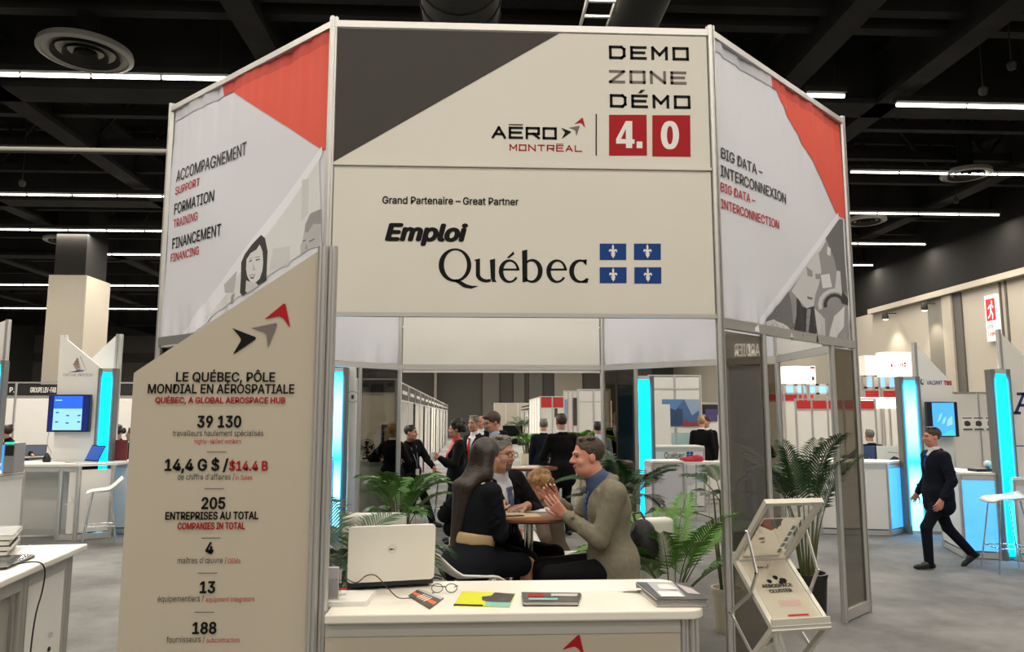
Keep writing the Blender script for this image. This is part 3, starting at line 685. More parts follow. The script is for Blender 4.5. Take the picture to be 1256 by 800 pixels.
m = MB(); m.prism([(xl, 0), (xr, 0), (xr, zr), (xl + .012, zl), (xl, zl - .01)], (0, BY, 0), (1, 0, 0), (0, 0, 1), (0, -1, 0), .02); m.build('panel', M_BLADE, bl)
for dx, w in ((.022, .042), (.062, .034)):
    m = MB(); post(m, xr + dx, BY + .005, 0, zr + .02, w); m.build('post', M_ALU, bl)
m = MB()
def tb(txt, u0, u1, vb, cap, mt, bold=.0, dv=0): text_px(m, pl, txt, u0, u1, vb, vb + dv, cap, mt, bold, off=.0025)
tb('LE QU\u00c9BEC, P\u00d4LE', 216, 337.5, 468, 11, M_BLACK, .018); tb('MONDIAL EN A\u00c9ROSPATIALE', 181.5, 361, 482.5, 11, M_BLACK, .016); tb('QU\u00c9BEC, A GLOBAL AEROSPACE HUB', 190.5, 350, 494.5, 7, M_RED, .022)
tb('39 130', 242, 296, 524, 13.5, M_BLACK, .028); tb('travailleurs hautement sp\u00e9cialis\u00e9s', 212, 323, 535, 7.2, M_GREYP); tb('highly-skilled workers', 238.5, 296, 544, 5.6, M_REDT)
tb('14,4 G $ /', 202, 280, 577, 13.5, M_BLACK, .028); tb('$14.4 B', 281, 328.5, 577, 11, M_RED, .026); tb("de chiffre d'affaires /", 218, 287.5, 588.5, 7.2, M_GREYP); tb('in Sales', 289, 309.5, 588.5, 5.6, M_REDT)
tb('205', 247, 276.5, 624, 13.5, M_BLACK, .028); tb('ENTREPRISES AU TOTAL', 203, 317, 637, 9, M_BLACK, .026); tb('COMPANIES IN TOTAL', 218, 300.5, 649, 7.8, M_RED, .026)
tb('4', 252, 262, 679, 13.5, M_BLACK, .028); tb("ma\u00eetres d'\u0153uvre /", 218, 278, 691, 7.4, M_GREYP); tb('OEMs', 279.5, 295, 691, 6, M_REDT)
tb('13', 245, 264, 727, 13.5, M_BLACK, .028); tb('\u00e9quipementiers /', 193.5, 250, 738, 7.4, M_GREYP); tb('equipment integrators', 252.5, 312, 738, 6, M_REDT)
tb('188', 236, 265.5, 777, 13.5, M_BLACK, .028); tb('fournisseurs /', 204.5, 251, 788, 7.4, M_GREYP); tb('subcontractors', 253.5, 294, 788, 6, M_REDT)
for u, v in ((266, 554.5), (263, 599.5), (259, 660), (255, 703), (251, 751)): poly_px(m, pl, [(u - 12, v - .5), (u + 12, v - .5), (u + 12, v + .5), (u - 12, v + .5)], M_GREY2)
a0, b0 = pl.uv(283.5, 434.5); a1, _ = pl.uv(355, 434); m.build('lettering', None, bl)
m = MB(); arrows_on(m, pl, a0, b0, a1 - a0); m.build('arrow_emblem', None, bl)

# front counter
c = thing('reception_counter', 'white reception counter in front of the tower with brochures on it', 'counter', (.13, 3.25, 0))
cx0, cx1, cy0, cy1 = -.575, .895, 2.955, 3.52
m = MB(); slab(m, rounded(cx0, cy0, cx1, cy1, .07, 6, (0, 1, 1, 0)), CT - .035, CT); m.build('worktop', M_TOP, c, bevel=.006)
fy = cy0 + .03
MB().box((cx0, fy, .06), (.795, fy + .02, CT - .088)).build('front_panel', M_BLADE, c)
MB().box((cx0, fy - .004, CT - .088), (.795, fy + .035, CT - .035)).build('top_rail', M_ALUD, c)
MB().box((cx0, fy - .004, 0), (.795, fy + .035, .06)).build('bottom_rail', M_ALUD, c)
for x in (.815, .853):
    m = MB(); post(m, x, fy + .016, 0, CT - .036, .036); m.build('post', M_ALU, c)
m = MB(); post(m, .853, cy1 - .05, 0, CT - .036, .036); m.build('post', M_ALU, c)
MB().box((.835, fy + .03, .06), (.865, cy1 - .07, CT - .05)).build('side_panel', M_BLADE, c)
m = MB(); post(m, cx0 + .03, cy1 - .05, 0, CT - .036, .036); m.build('post', M_ALU, c)
plc = Plane((0, fy, 0), (1, 0, 0)); m = MB(); a0, b0 = plc.uv(655, 838); a1, _ = plc.uv(717.5, 838); arrows_on(m, plc, a0, b0, a1 - a0, .002)
m.build('arrow_emblem', None, c)

def onc(u, v, z=CT): return atz(u, v, z)
# laptop
lp0, lp1 = onc(429, 722.5, CT + .012), onc(529, 717, CT + .012)
ex = (lp1 - lp0); ex.z = 0; Wl = .375; ex.normalize(); ey = Vector((-ex.y, ex.x, 0))
lap = thing('laptop', 'open white laptop with a round lid logo seen from behind on the front counter', 'laptop', (*((lp0 + lp1) / 2).xy, CT))
o0 = (lp0 + lp1) / 2 - ex * Wl / 2
m = MB(); m.prism([(x, y) for x, y in rounded(0, .01, Wl, .25, .015)], o0 + Vector((0, 0, .022)), ex, ey, (0, 0, 1), .02); m.build('base', M_BLACKPL, lap)
tl = R(9); ez = (Vector((0, 0, 1)) * math.cos(tl) - ey * math.sin(tl)); en = ex.cross(ez)
m = MB(); m.prism(rounded(0, 0, Wl, .245, .018), o0 + Vector((0, 0, .022)), ex, ez, en, .012); m.build('lid', mat('gloss_white', (.86, .84, .78), .25), lap, bevel=.002)
m = MB(); m.prism(rounded(.01, .008, Wl - .01, .238, .01), o0 + Vector((0, 0, .022)) - en * .0125, ex, ez, en, .001); m.build('screen', M_BLACKPL, lap)
m = MB(); n = 24; cc = o0 + Vector((0, 0, .022)) + ex * Wl * .5 + ez * .142 + en * .001
for i in range(n):
    a, b = 2 * math.pi * i / n, 2 * math.pi * (i + 1) / n
    m.poly([cc + (ex * math.cos(a) + ez * math.sin(a)) * .0155, cc + (ex * math.cos(b) + ez * math.sin(b)) * .0155, cc + (ex * math.cos(b) + ez * math.sin(b)) * .0185, cc + (ex * math.cos(a) + ez * math.sin(a)) * .0185], M_SILV)
class Free:
    def __init__(s, o, ex, ez): s.o, s.ex, s.ez, s.n = o, ex, ez, ex.cross(ez)
    def P(s, a, b, off=0): return s.o + s.ex * a + s.ez * b + s.n * off
text_on(m, Free(cc, ex, ez), 'DELL', -.0115, .0115, -.0035, .007, M_GREYP, .03, off=.0)
m.build('lid_logo', None, lap)
q = onc(533, 714); MB().tube([q + Vector((-.03, 0, .015)), q + Vector((.01, 0, .018)), q + Vector((.03, -.01, .014)), q + Vector((.035, .01, .02)), q + Vector((.0, .02, .03)), q + Vector((-.03, .02, .012))], .004, 6).build('power_plug', M_BLACKPL, lap, smooth=60)
# mouse propped against the stack, with its lead
q = onc(411, 722); ms = thing('computer_mouse', 'black computer mouse with silver wheel strip beside the white stack', 'mouse', q)
m = MB(); m.ell(q + Vector((0, .012, .045)), (.034, .024, .046), 18, 12); m.build('body', M_BLACKPL, ms, smooth=180)
MB().ell(q + Vector((0, -.012, .058)), (.005, .004, .026), 10, 8).build('wheel_strip', M_SILV, ms, smooth=180)
pts = [q + Vector((.03, .01, .05))]
for (u, v, z) in ((436, 715, .085), (450, 706, .115), (462, 707, .115), (476, 722, .07), (488, 733, .028), (500, 734, .008), (520, 732, .004), (532, 727, .004)): pts.append(onc(u, v, CT + z))
def smooth_pts(P, n=6):
    P = [P[0]] + P + [P[-1]]; out = []
    for i in range(1, len(P) - 2):
        for k in range(n):
            t = k / n; a, b, c_, d = P[i - 1], P[i], P[i + 1], P[i + 2]
            out.append(.5 * ((2 * b) + (c_ - a) * t + (2 * a - 5 * b + 4 * c_ - d) * t * t + (3 * b - a - 3 * c_ + d) * t ** 3))
    return out + [P[-2]]
MB().tube(smooth_pts(pts), .0022, 6).build('lead', M_BLACKPL, ms, smooth=60)
# acrylic holder
q0 = onc(383, 742); ah = thing('brochure_holder', 'clear acrylic leaflet holder at the left end of the front counter', 'leaflet holder', (q0.x + .04, q0.y + .02, CT))
x, y = q0.x + .005, q0.y + .0
m = MB(); m.box((x, y + .05, CT), (x + .10, y + .053, CT + .19)); m.box((x, y, CT), (x + .10, y + .003, CT + .10)); m.box((x, y, CT), (x + .10, y + .05, CT + .003)); m.box((x, y, CT), (x + .003, y + .05, CT + .13)); m.box((x + .097, y, CT), (x + .10, y + .05, CT + .13)); m.build('holder', M_ACRYL, ah)
MB().box((x + .008, y + .012, CT + .004), (x + .092, y + .036, CT + .14)).build('leaflets', mat('lilac_leaflet', (.55, .52, .58), .6), ah)
# white leaflet stack, red card
def sheet(name, quad, thick, m, label, cat, z=CT, group=None, extra=None, nlay=1):
    P = [onc(u, v, z) for u, v in quad]; c = sum(P, Vector()) / 4
    t = thing(name, label, cat, (c.x, c.y, z), 0, group)
    for k in range(nlay):
        z0 = z + thick * k / nlay; z1 = z + thick * (k + 1) / nlay - (.0008 if nlay > 1 else 0); j = Vector((random.uniform(-.003, .003), random.uniform(-.003, .003), 0)) * (nlay > 1)
        mb = MB(); vs = [Vector((*(p + j).xy, zz)) for zz in (z0, z1) for p in P]
        mb.add(vs, [(0, 3, 2, 1), (4, 5, 6, 7), (0, 1, 5, 4), (1, 2, 6, 5), (2, 3, 7, 6), (3, 0, 4, 7)]); mb.build('sheet' if nlay > 1 else 'page', m if not (m is M_GREYPIC and k % 2 and k < nlay - 1) else M_PAPER, t)
    if extra:
        mb = MB()
        def Q(a, b, off=.0008):
            p = (P[0] * (1 - a) + P[1] * a) * (1 - b) + (P[3] * (1 - a) + P[2] * a) * b; return Vector((p.x, p.y, z + thick + off))
        extra(mb, Q); mb.build('print', None, t)
    return t
M_GREYPIC = mat('grey_picture', (.06, .055, .05), .4, noise=.6, nscale=20); M_YEL = mat('yellow_print', (.70, .72, .02), .5); M_TEAL = mat('teal_print', (.22, .52, .45), .5); M_ORANGE = mat('orange_print', (.75, .17, .05), .5)
sheet('red_card', [(402, 729), (422, 729), (428, 722), (408, 722)], .004, mat('red_card', (.68, .06, .07), .5), 'small red card behind the white leaflet stack', 'card')
def _p(mb, Q): mb.poly([Q(.1, .55), Q(.4, .55), Q(.4, .7), Q(.1, .7)], mat('pale_print', (.55, .52, .52), .6))
sheet('leaflet_stack', [(397, 745), (450, 744), (461, 730), (405, 730)], .02, M_PAPER, 'stack of white leaflets at the left end of the front counter', 'leaflets', extra=_p, nlay=4)
def _b(mb, Q):
    mb.poly([Q(0, .28), Q(1, .28), Q(1, .52), Q(0, .52)], M_ORANGE); mb.poly([Q(0, .8), Q(1, .8), Q(1, 1), Q(0, 1)], mat('pale_strip', (.6, .58, .55), .5))
    for k in range(4): mb.poly([Q(.3 + .1 * k, .15, .0014), Q(.34 + .1 * k, .15, .0014), Q(.42 + .1 * k, .7, .0014), Q(.38 + .1 * k, .7, .0014)], M_WPRINT)
sheet('brochure', [(501, 732), (527, 748), (544, 735), (514, 724)], .006, M_GREYPIC, 'dark brochure with orange stripe lying askew before the laptop', 'brochure', extra=_b)
def _y(mb, Q):
    mb.poly([Q(0, .0), Q(.52, 0), Q(.52, .1), Q(0, .1)], M_BLACK); mb.poly([Q(.55, 0), Q(1, 0), Q(1, .3), Q(.55, .3)], M_TEAL)
    mb.poly([Q(.55, .32), Q(.98, .32), Q(1, .95), Q(.62, 1), Q(.58, .75), Q(.42, .65), Q(.46, .4)], M_GREYPIC)
sheet('flyer', [(556, 744), (625, 746), (632, 729), (567, 726)], .003, M_YEL, 'yellow and teal flyer with a dark photo near the middle of the counter', 'flyer', extra=_y)
def _m(mb, Q): mb.poly([Q(.1, .5), Q(.38, .5), Q(.38, .8), Q(.1, .8)], M_RED); mb.poly([Q(.1, .2), Q(.62, .2), Q(.62, .4), Q(.1, .4)], M_TEAL); mb.poly([Q(.5, .6), Q(.95, .6), Q(.95, .85), Q(.5, .85)], mat('pale_strip', (.6, .58, .55), .5))
sheet('magazine_stack', [(642, 744), (709, 744), (713, 732), (640, 731)], .016, M_GREYPIC, 'stack of dark magazines right of the yellow flyer on the counter', 'magazines', extra=_m, nlay=7)
sheet('paper_sheet', [(656, 727), (726, 727), (718, 713.5), (658, 715)], .0015, M_PAPER, 'white sheet of paper at the rear middle of the front counter', 'paper')
sheet('paper_sheet', [(716, 726), (768, 726), (765, 714.5), (708, 714)], .002, M_PAPER, 'white sheet behind the open catalogue at the right of the counter', 'paper')
def _r(mb, Q): mb.poly([Q(.12, .1), Q(.62, .1), Q(.72, .95), Q(.2, .95)], mat('pale_page', (.42, .40, .42), .35)); mb.poly([Q(.15, .12, .0014), Q(.58, .12, .0014), Q(.6, .4, .0014), Q(.18, .4, .0014)], M_WPRINT); mb.poly([Q(.75, .3), Q(.98, .25), Q(.95, .6), Q(.76, .9)], mat('pink_grey', (.50, .44, .44), .4))
sheet('catalogue_stack', [(806, 745), (868, 745), (842, 724), (780, 723)], .032, M_GREYPIC, 'thick stack of dark catalogues at the right end of the front counter', 'catalogues', extra=_r, nlay=9)
P = [onc(762, 726.5), onc(832, 719.5, CT + .05), onc(826, 716.5, CT + .05), onc(775, 719.5, CT + .03)]
oc = thing('loose_page', 'white page curling up against the catalogue stack at right', 'paper', (P[0].x, P[0].y, CT))
m = MB(); k = 8; top = []; 
for i in range(k + 1):
    t = i / k; zc = .035 * math.sin(t * math.pi * .5)
    for (a, b) in ((P[0], P[1]), (P[3], P[2])):
        q = a.lerp(b, t); top.append(Vector((q.x, q.y + (0.06 if a is P[3] else 0), CT + .002 + zc)))
m.add(top, [(2 * i, 2 * i + 2, 2 * i + 3, 2 * i + 1) for i in range(k)]); o = m.build('page', M_PAPER, oc, smooth=180)
so = o.modifiers.new('thickness', 'SOLIDIFY'); so.thickness = .0015
# eyeglasses
q = onc(545, 727); eg = thing('eyeglasses', 'thin dark eyeglasses lying on the counter right of the laptop', 'eyeglasses', q)
for dx in (-.03, .03):
    m = MB(); m.tube([q + Vector((dx + .024 * math.cos(2 * math.pi * i / 16), -.008, .020 + .018 * math.sin(2 * math.pi * i / 16))) for i in range(17)], .0018, 5); m.build('rim', M_BLACKPL, eg, smooth=60)
for s in (-1, 1): MB().tube([q + Vector((s * .053, -.008, .022)), q + Vector((s * .055, .05, .018)), q + Vector((s * .02 + .02, .085, .004))], .0018, 5).build('temple', M_BLACKPL, eg, smooth=60)
MB().tube([q + Vector((-.008, -.008, .024)), q + Vector((0, -.008, .028)), q + Vector((.008, -.008, .024))], .0018, 5).build('bridge', M_BLACKPL, eg)

# counter at the lower left corner
ex0 = atz(108, 667, CT); ee = (atz(2, 712.5, CT) - ex0); ee.z = 0; ee.normalize(); ei = Vector((ee.y, -ee.x, 0)); 
if ei.x > 0: ei = -ei
lc = thing('reception_counter', 'white counter at the lower left corner with a keyhole door and hanging cable', 'counter', (ex0.x - .4, ex0.y - .6, 0))
def L(a, b, z): return Vector((ex0.x, ex0.y, z)) + ee * a + ei * b
def lbox(mb, a0, a1, b0, b1, z0, z1, m=None):
    mb.add([L(a, b, z) for z in (z0, z1) for a, b in ((a0, b0), (a1, b0), (a1, b1), (a0, b1))], [(0, 1, 2, 3), (4, 7, 6, 5), (0, 4, 5, 1), (1, 5, 6, 2), (2, 6, 7, 3), (3, 7, 4, 0)], m); return mb
lbox(MB(), 0, 1.9, 0, 1.2, CT - .035, CT).build('worktop', M_TOP, lc, bevel=.008)
lbox(MB(), .07, 1.9, .055, .085, CT - .115, CT - .035).build('top_rail', M_ALUD, lc)
for a in (.085, .13, .62, .66):
    p = L(a, .07, 0); m = MB(); post(m, p.x, p.y, 0, CT - .035, .04, math.atan2(ee.y, ee.x)); m.build('post', M_ALU, lc)
dr = lbox(MB(), .15, .60, .06, .08, .05, CT - .116).build('door', M_WHITE, lc)
lk = L(.30, .06, .62); MB().tube([lk, lk - ei * .012], .014, 12).build('lock', M_CHROME, dr)
MB().tube([L(.30, .058, .545), L(.30, .05, .545)], .012, 10).build('keyhole', M_BLACKPL, dr)
lbox(MB(), .68, 1.9, .10, .12, .03, CT - .115).build('side_panel', mat('grey_panel', (.42, .40, .36), .6), lc)
lbox(MB(), .10, .13, .1, 1.2, .03, CT - .04).build('end_panel', M_WHITE, lc)
cab = [L(1.0, .18, CT + .01), L(.72, .12, CT + .012), L(.62, .02, CT + .012), L(.60, -.015, CT - .03), L(.60, -.012, .92), L(.66, -.012, .80), L(.68, -.01, .6), L(.66, -.01, .3), L(.70, -.02, .02)]
tag(MB().tube(smooth_pts([p for p in cab]), .004, 6).build('power_cable', M_BLACKPL, smooth=60), 'black cable hanging over the edge of the lower left counter', 'cable')
q = [onc(0 - 14, 702), onc(8, 699), onc(43, 684), onc(38, 682.5), onc(-20, 686)]
tb_ = thing('tablet', 'flat black tablet at the lower left counter edge', 'tablet', (q[1].x, q[1].y, CT))
m = MB(); slab(m, [(p.x, p.y) for p in q], CT, CT + .014); m.build('body', M_BLACKPL, tb_, bevel=.003)
m = MB(); cc = sum(q, Vector()) / 5; slab(m, [((p.x - cc.x) * .9 + cc.x, (p.y - cc.y) * .9 + cc.y) for p in q], CT + .014, CT + .0145); m.build('screen', mat('dark_screen', (.02, .02, .025), .15), tb_)
for k in range(4):
    dx = (-.02, .0, -.01, .01)[k]; z = CT + .028 * k
    P = [onc(-25, 684, CT) + Vector((dx, 0, 0)), onc(12, 683, CT) + Vector((dx, 0, 0)), onc(24, 669, CT) + Vector((dx, 0, 0)), onc(-16, 670, CT) + Vector((dx, 0, 0))]
    b = thing('catalogue', ('lowest', 'second from bottom', 'third from bottom', 'topmost')[k] + ' thick catalogue of the pile on the lower left counter', 'catalogue', (P[0].x, P[0].y, z), 0, 'catalogue pile on the lower left counter')
    m = MB(); slab(m, [(p.x, p.y) for p in P], z + .003, z + .024); m.build('pages', M_PAPER, b)
    cm = M_BLACKPL if k < 3 else M_GREYPIC
    m = MB(); slab(m, [(p.x, p.y) for p in P], z + .024, z + .027); slab(m, [(p.x, p.y) for p in P], z, z + .003); m.build('cover', cm, b)
sheet('paper_sheet', [(22, 676), (36, 670), (38, 668.5), (24, 672)], .002, mat('pink_grey', (.50, .44, .44), .4), 'small pinkish sheet beside the catalogue pile at lower left', 'paper')

# zigzag literature rack
jl = atz(899.5, 687, 1.01); Wr = .325; wv = Vector((math.cos(R(9)), math.sin(R(9)), 0)); dv = Vector((math.sin(R(9)), -math.cos(R(9)), 0))   # dv points to the viewer
rk = thing('literature_rack', 'folding zigzag literature rack holding brochures, right of the front counter', 'brochure rack', (jl.x + .15, jl.y, 0))
nodes = [(.36, 1.365), (0, 1.01), (.37, .745), (0, .40), (.36, .13)]
def K(a, i, t=0.0, j=None, off=0.0):
    d0, z0 = nodes[i]; d1, z1 = nodes[i + 1] if j is None else nodes[j]
    d = d0 + (d1 - d0) * t; z = z0 + (z1 - z0) * t
    n = Vector((0, 0, 0))
    if off:
        e = (dv * (d1 - d0) + Vector((0, 0, z1 - z0))).normalized(); n = wv.cross(e) * off
    return Vector((jl.x, jl.y, 0)) + wv * a + dv * d + Vector((0, 0, z)) + n
M_RACK = mat('rack_frame', (.66, .63, .56), .4, .2)
for i in range(4):
    tr = None
    m = MB(); e = (K(0, i, 1) - K(0, i, 0)).normalized(); nn = wv.cross(e)
    for a in (0.008, Wr - .008): m.bar(K(a, i, 0), K(a, i, 1), .022, .028, up=nn)
    m.bar(K(0, i, .02), K(Wr, i, .02), .022, .028, up=nn); m.bar(K(0, i, .98), K(Wr, i, .98), .022, .028, up=nn)
    f = m.build('tray_frame', M_RACK, rk)
    sgn = 1 if i % 2 == 1 else -1
    m = MB(); m.add([K(a, i, t, off=o_) for o_ in (-.004, .0) for a, t in ((.015, .03), (Wr - .015, .03), (Wr - .015, .97), (.015, .97))], [(0, 3, 2, 1), (4, 5, 6, 7), (0, 1, 5, 4), (1, 2, 6, 5), (2, 3, 7, 6), (3, 0, 4, 7)])
    m.build('tray_sheet', M_ACRYL if i % 2 == 0 else M_WPLAST, f)
    low = .0
# lips that hold the leaflets
for (i, t) in ((0, 1.0), (1, 1.0), (2, 1.0), (3, 1.0)):
    p = K(0, i, t); q_ = K(Wr, i, t); MB().bar(p + Vector((0, 0, .018)), q_ + Vector((0, 0, .018)), .012, .05).build('lip', M_RACK, rk)
# scissor arms
for a in (-.012, Wr + .012):
    zz = [K(a, 0, .5), K(a, 1, .18) + dv * .20 + Vector((0, 0, .03)), K(a, 1, .52), K(a, 2, .0) - dv * .40 - Vector((0, 0, .02)), K(a, 2, .5), K(a, 3, .15) + dv * .2, K(a, 3, .6)]
    for p, q_ in zip(zz, zz[1:]): MB().bar(p, q_, .008, .018).build('scissor_arm', M_ALU, rk)
    for p in zz: MB().tube([p - wv * .008, p + wv * .008], .008, 10).build('pivot', M_CHROME, rk)
def rack_sheet(name, i, a0, a1, t0, t1, off, label, art):
    P = lambda a, t, o=0.0: K(a0 + (a1 - a0) * a, i, t0 + (t1 - t0) * t, off=off + o)
    s = thing(name, label, 'brochure', P(.5, 1))
    d = .004 if off < 0 else -.004
    m = MB(); m.add([P(a, t, o) for o in (d, 0) for a, t in ((0, 0), (1, 0), (1, 1), (0, 1))], [(0, 3, 2, 1), (4, 5, 6, 7), (0, 1, 5, 4), (1, 2, 6, 5), (2, 3, 7, 6), (3, 0, 4, 7)]); m.build('page', M_PAPERT, s)
    m = MB(); art(m, P); m.build('print', None, s)
class RackPl:
    def __init__(s, P, w, h, sg): s.p, s.w, s.h, s.sg = P, w, h, sg
    def P(s, a, b, off=0): return s.p(a / s.w, 1 - b / s.h, s.sg * off)
def artB(m, P):
    q = RackPl(P, .26, .40, -1)
    text_on(m, q, 'A\u00c9RO', .07, .115, .352, .012, M_GREYP, .03, off=.001); arrows_on(m, q, .12, .35, .03, .001)
    text_on(m, q, 'AEROSPACE', .04, .215, .222, .02, M_GREYP, .05, off=.001); text_on(m, q, 'CLUSTER', .065, .195, .187, .02, M_GREYP, .05, off=.001)
    for (x, y, r_) in ((.10, .262, .014), (.145, .285, .015), (.18, .262, .02), (.16, .25, .012)): m.poly([q.P(x + r_ * math.cos(k * .785) * (1 + .3 * math.sin(k * 2.4)), y + r_ * math.sin(k * .785), .0012) for k in range(8)], M_BLACK)
    for y in (.125, .113, .101): m.poly([q.P(a, b, .001) for a, b in ((.08, y), (.20, y), (.20, y + .006), (.08, y + .006))], mat('pale_red', (.72, .42, .36), .6))
    m.poly([q.P(a, b, .001) for a, b in ((.09, .035), (.205, .035), (.205, .047), (.09, .047))], M_REDT)
rack_sheet('brochure', 1, .03, .295, .06, .95, -.007, 'white brochure with dark title print on the middle rack tray', artB)
def artA(m, P):
    q = RackPl(P, .22, .30, -1)
    m.poly([q.P(a, b, -.006*-1) for a, b in ((.0, .30), (.10, .30), (.12, .25), (.08, .21), (.0, .25))], M_RED); m.poly([q.P(a, b, -.0065*-1) for a, b in ((.05, .30), (.11, .30), (.11, .22), (.05, .26))], M_GREYP)
    for (x, y, r_) in ((.05, .15, .02), (.07, .12, .015)): m.poly([q.P(x + r_ * math.cos(k * .785), y + r_ * .6 * math.sin(k * .785), -.006*-1) for k in range(8)], mat('pinkish', (.55, .35, .30), .6))
    for k in range(5): m.poly([q.P(a, b, -.006*-1) for a, b in ((.19, .03 + k * .045), (.212, .03 + k * .045), (.212, .06 + k * .045), (.19, .065 + k * .045))], mat('blue_grey', (.18, .24, .30), .6))
rack_sheet('brochure', 0, .05, .275, .30, .97, .009, 'white brochure with red and grey corner in the top rack tray', artA)
rack_sheet('brochure', 3, .05, .275, .06, .95, -.007, 'white brochure low on the rack below the titled one', artA)

# ------------------------------------------------------------------ plants
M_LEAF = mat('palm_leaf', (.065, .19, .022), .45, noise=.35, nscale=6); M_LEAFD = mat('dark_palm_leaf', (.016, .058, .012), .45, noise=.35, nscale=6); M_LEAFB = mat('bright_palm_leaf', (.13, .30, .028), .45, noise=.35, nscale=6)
M_STEM = mat('palm_stem', (.10, .12, .04), .6); M_SOIL = mat('soil', (.03, .022, .016), .95)
M_POTW = mat('cream_pot', (.66, .60, .47), .5); M_POTB = mat('black_pot', (.012, .012, .012), .4)
def frond(mb, base, az, length, lift, droop, nleaf, leaf, width, m, rnd, mstem):
    pts = []; p = Vector(base); el = lift; n = 14
    for i in range(n + 1):
        pts.append(p.copy()); d = Vector((math.cos(az) * math.cos(el), math.sin(az) * math.cos(el), math.sin(el)))
        p = p + d * (length / n); el -= droop / n * (0.35 + 1.3 * i / n)
    mb.tube(pts, .006, 5, mstem, r2=.0015)
    for i in range(nleaf):
        t = .28 + .72 * (i + .5) / nleaf; k = t * n; a = min(n - 1, int(k)); q = pts[a].lerp(pts[a + 1], k - a); d = (pts[a + 1] - pts[a]).normalized()
        side = d.cross(Vector((0, 0, 1))); side = side.normalized() if side.length > .05 else Vector((-math.sin(az), math.cos(az), 0)); up = side.cross(d)
        ll = leaf * (math.sin(math.pi * min(1, .15 + t * .8)) * .75 + .3) * rnd.uniform(.85, 1.1)
        for s in (-1, 1):
            o = (side * s * .72 + d * (.55 + .4 * t) + up * .28).normalized(); w = d * width * .5
            m1 = q + o * ll * .45 + Vector((0, 0, -.03 * ll)); tip = q + o * ll * .95 + Vector((0, 0, -.32 * ll))
            mb.add([q - w * .4, q + w * .4, m1 + w, tip, m1 - w], [(0, 1, 2, 4), (4, 2, 3)], m)
def palm(label, x, y, pot, pr, ph, h, nf, seed, m, flen=.8, leaf=.26, width=.022, az0=0, lift=(50, 80), droop=1.6, stem_h=.2, nleaf=20, group='potted palms'):
    rnd = random.Random(seed); t = thing('potted_palm', label, 'plant', (x, y, 0), 0, group)
    if pr:
        mb = MB(); mb.lathe([(pr * .8, 0), (pr * .86, .02), (pr, ph - .03), (pr * 1.04, ph - .03), (pr * 1.04, ph), (pr * .93, ph), (pr * .9, ph - .04)], (x, y, 0), 24); mb.build('pot', pot, t, smooth=40)
        MB().lathe([(pr * .9, ph - .05), (pr * .5, ph - .035), (.001, ph - .03)], (x, y, 0), 20).build('soil', M_SOIL, t)
    for i in range(nf):
        az = R(az0) + i * 2.39996 + rnd.uniform(-.3, .3); lf = R(rnd.uniform(*lift)); b = Vector((x + .05 * math.cos(az), y + .05 * math.sin(az), ph - .03))
        mb = MB(); sh = stem_h * rnd.uniform(.7, 1.3); s = b + Vector((math.cos(az) * .06, math.sin(az) * .06, sh)); mb.tube([b, s], .011, 6, M_STEM, r2=.007)
        frond(mb, s, az, flen * rnd.uniform(.75, 1.1) * h, lf, droop * rnd.uniform(.8, 1.2), nleaf, leaf * h, width, m, rnd, M_STEM)
        mb.build('frond', m, t)
    return t
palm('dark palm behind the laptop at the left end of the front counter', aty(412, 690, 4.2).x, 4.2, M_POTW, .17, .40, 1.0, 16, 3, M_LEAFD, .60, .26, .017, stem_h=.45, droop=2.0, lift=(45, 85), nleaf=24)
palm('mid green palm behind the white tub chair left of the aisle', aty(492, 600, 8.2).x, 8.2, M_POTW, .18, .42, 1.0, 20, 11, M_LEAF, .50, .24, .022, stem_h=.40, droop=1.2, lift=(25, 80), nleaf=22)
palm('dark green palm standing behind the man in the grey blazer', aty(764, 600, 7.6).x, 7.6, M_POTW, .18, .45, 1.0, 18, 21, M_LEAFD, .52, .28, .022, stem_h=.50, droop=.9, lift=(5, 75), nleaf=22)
palm('bright palm in a cream pot at the right end of the front counter', 1.47, 5.74, M_POTW, .15, .34, 1.0, 18, 31, mat('fresh_palm_leaf', (.095, .24, .028), .45, noise=.4, nscale=6), .74, .24, .019, stem_h=.20, droop=1.0, lift=(40, 84), nleaf=26)
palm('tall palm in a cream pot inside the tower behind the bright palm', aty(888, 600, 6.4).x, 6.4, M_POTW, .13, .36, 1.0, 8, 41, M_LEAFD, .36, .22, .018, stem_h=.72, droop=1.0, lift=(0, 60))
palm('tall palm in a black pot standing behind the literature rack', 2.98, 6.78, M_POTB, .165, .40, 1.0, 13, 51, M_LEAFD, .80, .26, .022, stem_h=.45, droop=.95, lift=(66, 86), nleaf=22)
q = atz(667, 562, 0); palm('distant palm in a white pot at the right edge of the far aisle', aty(650, 560, 26).x - .15, 26, M_POTW, .20, .50, 1.0, 12, 61, M_LEAF, .6, .3, .05, stem_h=.3, nleaf=12)
palm('distant bright leafy palm behind the standing man in black', aty(716, 520, 15).x, 15.2, M_POTW, .2, .75, 1.2, 14, 71, M_LEAFB, .6, .3, .045, stem_h=.3, nleaf=14)

